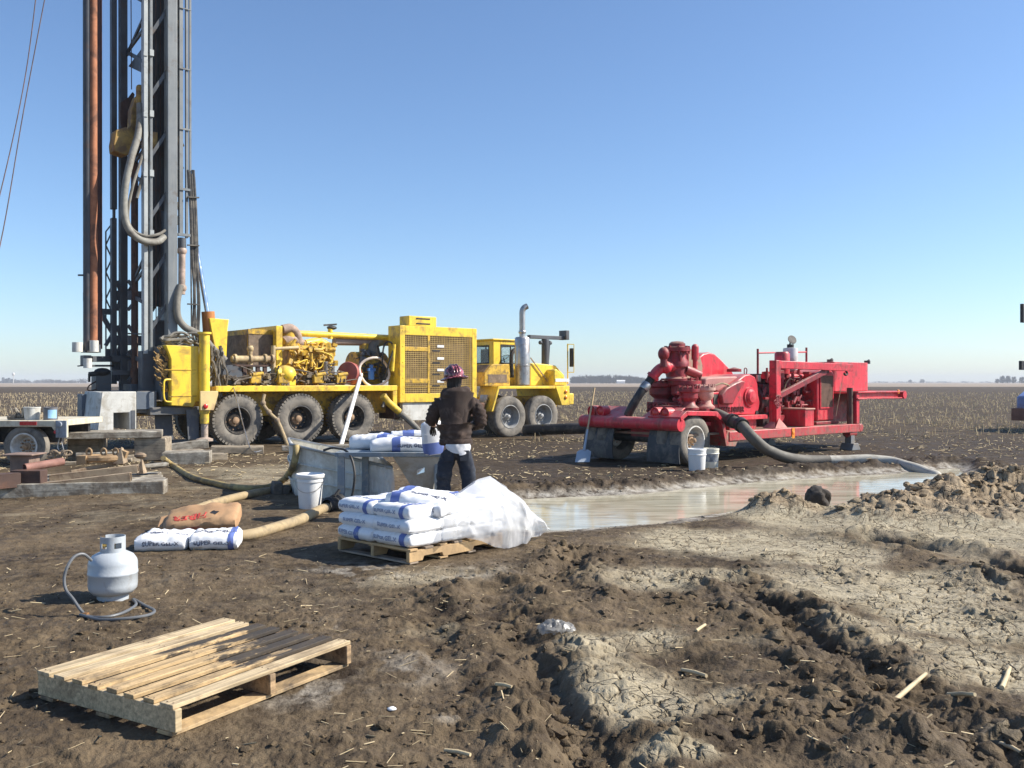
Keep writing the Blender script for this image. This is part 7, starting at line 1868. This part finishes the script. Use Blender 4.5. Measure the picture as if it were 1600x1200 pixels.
SHIRT=pm('pale_shirt',(.62,.62,.63),.8,var=.08,vs=8,bump=.2); HAIR=pm('dark_hair',(.018,.013,.011),.6,var=.3,vs=20)
S_=lambda x,y,z:(x,y,z)
# body (one surface): head, neck, trunk, arms, legs
bn={'pel':(S_(0,0,.93),.10),'wai':(S_(0,.01,1.10),.105),'che':(S_(.0,.03,1.32),.14),'nck0':(S_(0,.04,1.49),.075),'nck':(S_(-.005,.06,1.56),.056),'hd0':(S_(-.012,.085,1.62),.075),'hd1':(S_(-.015,.09,1.68),.088),'hd2':(S_(-.015,.085,1.745),.075),
 'shL':(S_(-.19,.03,1.45),.062),'elL':(S_(-.285,.09,1.20),.045),'wrL':(S_(-.245,.32,1.13),.033),'shR':(S_(.20,.03,1.44),.062),'elR':(S_(.315,.05,1.19),.045),'wrR':(S_(.15,.30,1.12),.033),
 'hpL':(S_(-.09,0,.87),.08),'knL':(S_(-.125,.03,.48),.062),'anL':(S_(-.14,-.02,.10),.045),'ftL':(S_(-.155,.13,.05),.04),'hpR':(S_(.09,0,.87),.08),'knR':(S_(.125,.0,.48),.062),'anR':(S_(.14,-.05,.10),.045),'ftR':(S_(.16,.10,.05),.04)}
be=[('pel','wai'),('wai','che'),('che','nck0'),('nck0','nck'),('nck','hd0'),('hd0','hd1'),('hd1','hd2'),('che','shL'),('shL','elL'),('elL','wrL'),('che','shR'),('shR','elR'),('elR','wrR'),('pel','hpL'),('hpL','knL'),('knL','anL'),('anL','ftL'),('pel','hpR'),('hpR','knR'),('knR','anR'),('anR','ftR')]
V,Fc,Nn=skin_bake(bn,be,'pel')
# nose and jaw pushed out of the head surface (the face looks away from the camera, down to the left)
hd=np.array([-.015,.09,1.67]); fdir=np.array([-.28,.93,-.2]); fdir/=np.linalg.norm(fdir)
d=V-(hd+fdir*.085); V=V+fdir*(.022*np.exp(-(d**2).sum(1)/.00045))[:,None]
from_arrays('body',V,Fc,SK,man)
side_=np.cross(fdir,[0,0,1]); side_/=np.linalg.norm(side_)
for s in (-1,1):
    mb=MB(); mb.sph(hd+fdir*.076+side_*s*.032+np.array([0,0,.022]),.011,8,6); mb.build('eye',pm('eye',(.25,.22,.2),.2,bump=0),man)
    mb=MB(); mb.sph(hd+side_*s*.088,(.012,.022,.032),10,8); mb.build('ear',SK,man)
mb=MB(); mb.sph(hd+fdir*.078+np.array([0,0,-.045]),(.024,.010,.007),10,6); mb.build('mouth',pm('lips',(.36,.15,.12),.5,bump=0),man)
# trousers
tn={'w':(S_(0,0,.97),.165),'p':(S_(0,-.01,.88),.175),'hL':(S_(-.115,-.01,.80),.125),'tL':(S_(-.13,.01,.62),.108),'kL':(S_(-.14,.03,.46),.092),'cL':(S_(-.145,.0,.26),.085),'aL':(S_(-.15,-.01,.07),.088),
    'hR':(S_(.115,-.01,.80),.125),'tR':(S_(.135,-.02,.62),.106),'kR':(S_(.145,-.02,.46),.09),'cR':(S_(.15,-.04,.26),.083),'aR':(S_(.155,-.05,.07),.088)}
te=[('w','p'),('p','hL'),('hL','tL'),('tL','kL'),('kL','cL'),('cL','aL'),('p','hR'),('hR','tR'),('tR','kR'),('kR','cR'),('cR','aR')]
V,Fc,Nn=skin_bake(tn,te,'p',3)
wr=.016*fbm(V[:,0]*7+V[:,1]*5,V[:,2]*16,4,600)+.010*fbm(V[:,0]*16,V[:,2]*34+V[:,1]*9,3,610)*(V[:,2]<.75)
V=V+Nn*wr[:,None]; V[:,1]*=.86
from_arrays('trousers',V,Fc,JEAN,man)
for s,y in ((-1,-.05),(1,-.08)):
    mb=MB(); x=s*.145+.03*(s>0)*0; q=Vector((s*.09,-.142,.80)); mb.obox(q,(.11,.010,.125),Euler((.1,0,s*.2))); mb.build('back_pocket',JEAN,man,bevel=.008)
for s,y in ((-1,-.01),(1,-.05)):
    x=s*.155; mb=MB(); mb.sph((x,y+.07,.055),(.052,.145,.06),14,8); mb.cyl((x,y-.01,.04),(x,y-.01,.16),.055,.06,14); mb.box((x-.05,y-.08,-.01),(x+.05,y+.21,.022)); mb.build('boot',BOOT,man,smooth=50)
# hoodie
hn={'h0':(S_(.0,0,.945),.185),'h1':(S_(.0,0,1.02),.205),'w':(S_(.0,.01,1.15),.205),'c':(S_(.005,.03,1.31),.215),'u':(S_(.005,.04,1.42),.17),'n':(S_(0,.05,1.52),.10),
    'sL':(S_(-.185,.03,1.43),.098),'aL':(S_(-.245,.05,1.32),.088),'eL':(S_(-.29,.085,1.20),.080),'fL':(S_(-.275,.21,1.15),.062),
    'sR':(S_(.195,.03,1.42),.098),'aR':(S_(.265,.03,1.31),.090),'eR':(S_(.315,.045,1.18),.082),'fR':(S_(.235,.20,1.13),.064),'gR':(S_(.17,.28,1.12),.05)}
he=[('h0','h1'),('h1','w'),('w','c'),('c','u'),('u','n'),('u','sL'),('sL','aL'),('aL','eL'),('eL','fL'),('u','sR'),('sR','aR'),('aR','eR'),('eR','fR'),('fR','gR')]
V,Fc,Nn=skin_bake(hn,he,'c',3)
# folds: long drapes down the back, cross creases at the elbows and waist
x,y,z=V[:,0],V[:,1],V[:,2]
fold=.026*fbm(x*9+1.5*z,z*2.6,4,620)+.014*fbm(x*20,z*6,3,630)+.008*np.exp(-((z-1.03)/.08)**2)*np.sin(z*80+9*fbm(x*5,z*3,3,640))
arm=np.abs(x)>.22; fold=np.where(arm,.014*fbm(x*12,z*26,4,650)+.008*np.sin(z*120+x*40),fold)
V=V+Nn*fold[:,None]; V[:,1]=np.where(np.abs(x)<.24,V[:,1]*.80,V[:,1])
from_arrays('hoodie',V,Fc,HOOD,man)
# hood bunched behind the neck
def hoodf(u,v):
    a=u*2*math.pi; w=v*2*math.pi
    R0=.098+.012*np.sin(a*2+1); r=.050+.026*np.clip(-np.sin(a),0,1)+.010*fbm(np.cos(a)*3+5,np.sin(a)*3+v*4,3,660)
    cx,cy,cz=0.0,.03,1.535
    return cx+(R0+r*np.cos(w))*np.cos(a)*1.10,cy+(R0+r*np.cos(w))*np.sin(a)*.86,cz+r*np.sin(w)*1.15-.035*np.clip(-np.sin(a),0,1)+.02*np.cos(a*1.0)*.5
sheet('hood',48,20,hoodf,HOOD,man)
mb=MB(); mb.lathe([(.18,0),(.195,.015),(.195,.06),(.185,.075)],(0,0,.915),(0,0,1),36); o=mb.build('hem_band',HOOD,man,smooth=60); o.scale=(1.0,.80,1)
# shirt tail showing under the hoodie
def tail(u,v):
    a=R(-128)+u*R(92); r=.196+.012*fbm(u*6,v*2,3,670)+.008*v
    return r*np.cos(a),r*np.sin(a)*.84,.935-v*(.035+.075*np.sin(u*math.pi)**.7+.02*(u>.5))
sheet('shirt_tail',30,8,tail,SHIRT,man)
# hair over the nape
def hairf(u,v):
    a=R(140)+u*R(215); r=.090+.012*fbm(u*14,v*2,3,680)-.012*v
    return -.015+r*np.cos(a),.085+r*np.sin(a)*1.05,1.735-v*(.15+.04*(np.cos(a)<-.3)+.02*fbm(u*20,v*1,3,690))
sheet('hair',40,16,hairf,HAIR,man)
# hard hat with full brim and ridge
hat=bpy.data.objects.new('hat_pivot',None) if False else None
m_,nt,b=newmat('swirled_hat'); tc=N(nt,'ShaderNodeTexCoord').outputs['Object']; f=noise_node(nt,tc,13,5,.55,2.2)
nt.links.new(mixc(nt,maprange(nt,f,.44,.58),(.075,.012,.018),(.44,.13,.15)),b.inputs['Base Color']); b.inputs['Roughness'].default_value=.22; b.inputs['Coat Weight'].default_value=.4
mb=MB(); hc=Vector((-.015,.085,1.705)); 
prof=[(.118,.0),(.120,.02),(.118,.05),(.108,.085),(.088,.115),(.055,.135),(.02,.142),(.001,.143)]
brim=[(.112,-.004),(.140,-.012),(.165,-.022),(.168,-.020),(.160,-.012),(.119,.006)]
mb.lathe(brim+prof,(0,0,0),(0,0,1),48)
for s in (-.035,0,.035): mb.tube(smooth_path([(s,-.116*math.cos(R(t)) if False else .122*math.sin(R(t)),.022+.124*math.cos(R(t))-.0) for t in range(-80,81,16)],2),.010,8)
o=mb.build('hard_hat',m_,man,smooth=60); o.location=hc; o.rotation_euler=(R(-7),R(-5),R(14)); o.scale=(1.0,1.14,1.0)
# hands: gloved, five fingers closing on the bag's top edge
def hand(name,wr_,dirf,dirs,curl,parent):
    """palm plus five unequal finger chains; dirf finger direction, dirs towards the thumb side"""
    f=Vector(dirf).normalized(); s=Vector(dirs).normalized(); n=f.cross(s).normalized(); w0=Vector(wr_)
    nd={'w':(w0,.030),'p':(w0+f*.045,.036),'k':(w0+f*.075,.034)}; ed=[('w','p'),('p','k')]
    for i,(off,L) in enumerate(((.030,.070),(.010,.080),(-.011,.075),(-.030,.058))):
        a=w0+f*.085+s*off; k1=a+(f*math.cos(curl*.5)+n*math.sin(curl*.5))*L*.45; k2=k1+(f*math.cos(curl)+n*math.sin(curl))*L*.32; k3=k2+(f*math.cos(curl*1.5)+n*math.sin(curl*1.5))*L*.26
        for j,(c,r) in enumerate(((a,.0115),(k1,.0105),(k2,.0095),(k3,.0085))): nd['f%d%d'%(i,j)]=(c,r)
        ed+=[('k','f%d0'%i),('f%d0'%i,'f%d1'%i),('f%d1'%i,'f%d2'%i),('f%d2'%i,'f%d3'%i)]
    t0=w0+f*.03+s*.030; t1=t0+(f*.6+s*.8)*.035; t2=t1+(f*.85+s*.25+n*.45)*.03; t3=t2+(f*.8+n*.6)*.022
    for j,(c,r) in enumerate(((t0,.016),(t1,.0125),(t2,.0115),(t3,.010))): nd['t%d'%j]=(c,r)
    ed+=[('p','t0'),('t0','t1'),('t1','t2'),('t2','t3')]
    nd={k:(tuple(v[0]),v[1]) for k,v in nd.items()}
    V,Fc,Nn=skin_bake(nd,ed,'w',1); return from_arrays(name,V,Fc,GLOVE,parent)
hand('glove',(-.262,.27,1.13),(.05,.75,-.65),(.95,.0,.2),.9,man)
hand('glove',(.155,.30,1.12),(-.75,.5,-.3),(.1,.3,.95),.8,man)
# bag held upright on the table edge
bc=at(676,689,11.42); r_=thing('gel_bag','gel bag with blue lower end held upright by the worker','bag',(bc.x,11.45,tz+.20),0,None); r_.rotation_euler=(R(-8),R(84),R(10))
make_bag(r_,(.21,.065,.13),160,(.64,1.0),None,-1,0,.05,.0,.014,False)
# ================================================================== far off
fr2 = random.Random(9)
TREE = pm('bare_woods',(.060,.050,.046),.9,var=.3,vs=.2,bump=0)
def twiggy(mb, c, w, h, n, g):
    """bare crown: many short twig slivers round a trunk"""
    mb.bar(c, c+Vector((0,0,h*.5)), w*.06, w*.06)
    for i in range(n):
        a=g.uniform(0,6.28); t=g.random(); rr=w*.5*math.sqrt(g.random())*(1-.55*abs(t-.35))
        p=c+Vector((rr*math.cos(a),rr*math.sin(a)*.8,h*(.18+.82*t)*(1-.25*(rr/(w*.5))**2)))
        d=Vector((math.cos(a)*.5,math.sin(a)*.5,1)).normalized()*h*.16
        s=w*.045
        mb.add([p-d+Vector((s,0,0)),p-d+Vector((-s,0,0)),p+d,p+Vector((0,s*1.5,0))],[(0,1,2),(0,3,2),(1,2,3),(0,1,3)])
mb=MB(); g=random.Random(31)
Y=1150.
for i in range(330):
    px=g.uniform(893,1016); k=math.sin((px-893)/123*math.pi)**.4; yy=Y+g.uniform(-60,160); c=Vector(((px-CX)/F*yy,yy,0)); h=(7.5+3.5*g.random())*(.75+.25*k)*(1-.35*max(0,(px-985)/30)); twiggy(mb,c,g.uniform(5,9),h,26,g)
o=mb.build('distant_woods',TREE,smooth=0); o['kind']='stuff'; o['label']='low bare woods along the horizon between truck and red trailer'; o['category']='woods'
mb=MB()
for i in range(420):
    px=g.uniform(-150,135); yy=g.uniform(1500,1800); c=Vector(((px-CX)/F*yy,yy,0)); twiggy(mb,c,g.uniform(8,14),g.uniform(3,7.5)*(.6+.5*abs(math.sin(px*.06))),12,g)
for i in range(260):
    px=g.uniform(1360,1800); yy=g.uniform(2300,2700); c=Vector(((px-CX)/F*yy,yy,0)); twiggy(mb,c,g.uniform(10,18),g.uniform(2.0,4.5),10,g)
o=mb.build('distant_treeline',TREE,smooth=0); o['kind']='stuff'; o['label']='faint low line of bare trees on the far horizon'; o['category']='woods'
for (px,w,h,Y,lab) in ((1558,6,6,1250,'small bare tree at the left end of the far grove'),(1566,9,10,1260,'tallest rounded bare tree of the far grove'),(1575,9,10,1270,'rounded bare tree in the middle of the far grove'),(1584,8,9,1265,'rounded bare tree at the right end of the far grove'),(1597,9,8.5,1280,'bare tree standing apart beside the photo edge'),(1422,9,7,2000,'lone small bare tree on the horizon right of the trailer'),(1441,12,8,2000,'squat bare bush tree on the horizon right of the lone small one')):
    t=thing('far_tree',lab,'tree',((px-CX)/F*Y,Y,0),0,'lone trees on the horizon'); mb=MB(); twiggy(mb,Vector((0,0,0)),w,h,150,g); mb.build('crown',TREE,t,smooth=0)
    mb=MB(); mb.cyl((0,0,0),(0,0,h*.35),w*.05,w*.03,n=8); mb.build('trunk',TREE,t)
Y=1050.; c=at(970,602,Y); t=thing('white_barn','tiny white barn in front of the distant woods','barn',(c.x,Y,0))
mb=MB(); mb.box((-4.5,-3,0),(4.5,3,2.6)); mb.build('wall',WHITEP,t)
mb=MB(); mb.prism([(-4.8,2.6),(4.8,2.6),(0,4.2)],0,0,None) if False else mb.add([(-4.8,-3.2,2.61),(4.8,-3.2,2.61),(4.8,3.2,2.61),(-4.8,3.2,2.61),(-4.8,0,4.0),(4.8,0,4.0)],[(0,1,5,4),(3,4,5,2),(0,4,3),(1,2,5),(0,3,2,1)]); mb.build('roof',WHITEP,t,smooth=0)
for (px,h,w,lab,mt) in ((7,10,7,'dark farm silo group at the left end of the horizon',GREYD),(16,9,6,'dark farm shed beside the silo group on the left horizon',GREYD),(21,18,1.6,'faint pale tower beside the dark farm shed on the left horizon',WHITEG)):
    Y=1500.; c=at(px,597,Y); mb=MB()
    if 'tower' in lab: mb.cyl((0,0,0),(0,0,h*.7),w*.4,n=10); mb.sph((0,0,h*.8),(w*1.4,w*1.4,w*1.8))
    elif 'silo' in lab:
        mb.cyl((-2,0,0),(-2,0,h*.8),2.2,n=14); mb.sph((-2,0,h*.8),(2.2,2.2,1.5)); mb.cyl((2.6,1,0),(2.6,1,h*.6),2.2,n=14); mb.sph((2.6,1,h*.6),(2.2,2.2,1.5))
    else: mb.box((-w/2,-3,0),(w/2,3,h*.5)); mb.add([(-w/2-.2,-3.2,h*.5+.01),(w/2+.2,-3.2,h*.5+.01),(w/2+.2,3.2,h*.5+.01),(-w/2-.2,3.2,h*.5+.01),(0,-3.2,h*.8),(0,3.2,h*.8)],[(0,1,4),(3,5,2),(0,4,5,3),(1,2,5,4),(0,3,2,1)])
    o=mb.build('silo' if 'silo' in lab else 'water_tower' if 'tower' in lab else 'farm_shed',mt,smooth=40); o.location=(c.x,Y,0); tag(o,lab,'farm building')
# vehicle whose flank just enters at the right edge
V_=Frame(16.52,30.2,30.0)
tk2=frame_thing('parked_truck','blue truck parked beyond the photo edge, only its muddy corner and mirror showing','truck',V_)
BLU=pm('blue_truck_paint',(.16,.25,.50),.35,var=.15,dirt=(.25,.15,.10),dirt_amt=.3,low=((.22,.11,.07),.5,1.2),coat=.3)
mb=MB(); mb.prism([(.0,.50),(.0,1.12),(.5,1.35),(1.6,1.5),(1.9,2.3),(3.2,2.35),(3.3,.55)],-2.0,.0); cb=mb.build('body',BLU,tk2,bevel=.05)
mb=MB(); mb.prism([(1.66,1.52),(1.92,2.2),(3.0,2.24),(3.0,1.52)],-.002,.012); mb.prism([(1.66,1.52),(1.92,2.2),(3.0,2.24),(3.0,1.52)],-2.012,-1.998); mb.build('window',BLACK,cb)
mb=MB(); mb.box((3.4,-2.1,.85),(7.5,.1,1.0)); mb.box((3.4,-2.1,1.0),(3.5,.1,2.2)); mb.build('load_bed',RUSTD,tk2,bevel=.01)
for u in (.85,5.6):
    make_wheel(tk2,(u,-.13,.48),.48,.28,.27,RIMB,HUBR,1,False,.6,8,.08); make_wheel(tk2,(u,-1.87,.48),.48,.28,.27,RIMB,HUBR,-1,False,.6,8,.08)
mb=MB(); mb.box((-.2,-2.05,.35),(.05,.05,.75)); mb.build('bumper',pm('rusty_bumper',(.20,.09,.06),.7,var=.3),tk2,bevel=.02)
mb=MB(); mb.cyl((.62,.0,1.2),(.60,.0,3.9),.03,n=8); mb.bar((.4,.0,2.15),(.62,.0,2.15),.03); ar=mb.build('mirror_post',BLACK,tk2)
mb=MB(); mb.box((.29,-.05,3.56),(.58,.05,4.18)); mb.box((.22,-.05,2.0),(.5,.05,2.3)); mb.build('mirror',BLACK,ar,bevel=.01)
# ================================================================== the air over the plain
def make_haze():
    mb = MB(); mb.box((-3600, -400, -2.), (3600, 3600, 26.))
    m = bpy.data.materials.new('haze'); m.use_nodes = True; nt = m.node_tree
    nt.nodes.remove(nt.nodes['Principled BSDF'])
    v = N(nt, 'ShaderNodeVolumePrincipled'); v.inputs['Color'].default_value = (.90,.94,1.0,1); v.inputs['Density'].default_value = HAZE_D
    nt.links.new(v.outputs[0], nt.nodes['Material Output'].inputs['Volume'])
    o = mb.build('haze', m, smooth=0); o['kind'] = 'stuff'; o['label'] = 'thin pale haze over the plain'; o['category'] = 'haze'
HAZE_D = .00030
make_haze()
# ================================================================== sun, sky, camera
SUN_EL = 38.0
sun_dir = Vector((1., .06, 0)).normalized()*math.cos(R(SUN_EL))+Vector((0,0,math.sin(R(SUN_EL))))
w = bpy.data.worlds.new('World'); scn.world = w; w.use_nodes = True
nt = w.node_tree; bg = nt.nodes['Background']
sky = nt.nodes.new('ShaderNodeTexSky'); sky.sky_type = 'NISHITA'; sky.sun_disc = False
sky.sun_elevation = R(SUN_EL); sky.sun_rotation = math.atan2(sun_dir.x, sun_dir.y)
sky.air_density = .95; sky.dust_density = .55; sky.ozone_density = 5.5; sky.altitude = 200
nt.links.new(sky.outputs[0], bg.inputs[0]); bg.inputs[1].default_value = .115
sl = bpy.data.lights.new('sun', 'SUN'); sl.energy = 5.0; sl.angle = R(.5); sl.color = (1., .94, .84)
so = bpy.data.objects.new('sun', sl); COL.objects.link(so); so.rotation_euler = sun_dir.to_track_quat('Z', 'Y').to_euler(); so.location = sun_dir*60
cam = bpy.data.cameras.new('camera'); cam.sensor_width = 36; cam.lens = 36*F/1600; cam.clip_end = 20000; cam.clip_start = .05
co = bpy.data.objects.new('camera', cam); COL.objects.link(co); co.location = (0, 0, CAM)
co.rotation_euler = (R(90)-math.atan((600-HY)/F), 0, 0)
scn.camera = co
scn.view_settings.view_transform = 'Standard'; scn.view_settings.look = 'None'; scn.view_settings.exposure = .65; scn.view_settings.gamma = 1
scn.render.engine = 'CYCLES'
scn.cycles.max_bounces = 8; scn.cycles.transparent_max_bounces = 12; scn.cycles.use_denoising = True
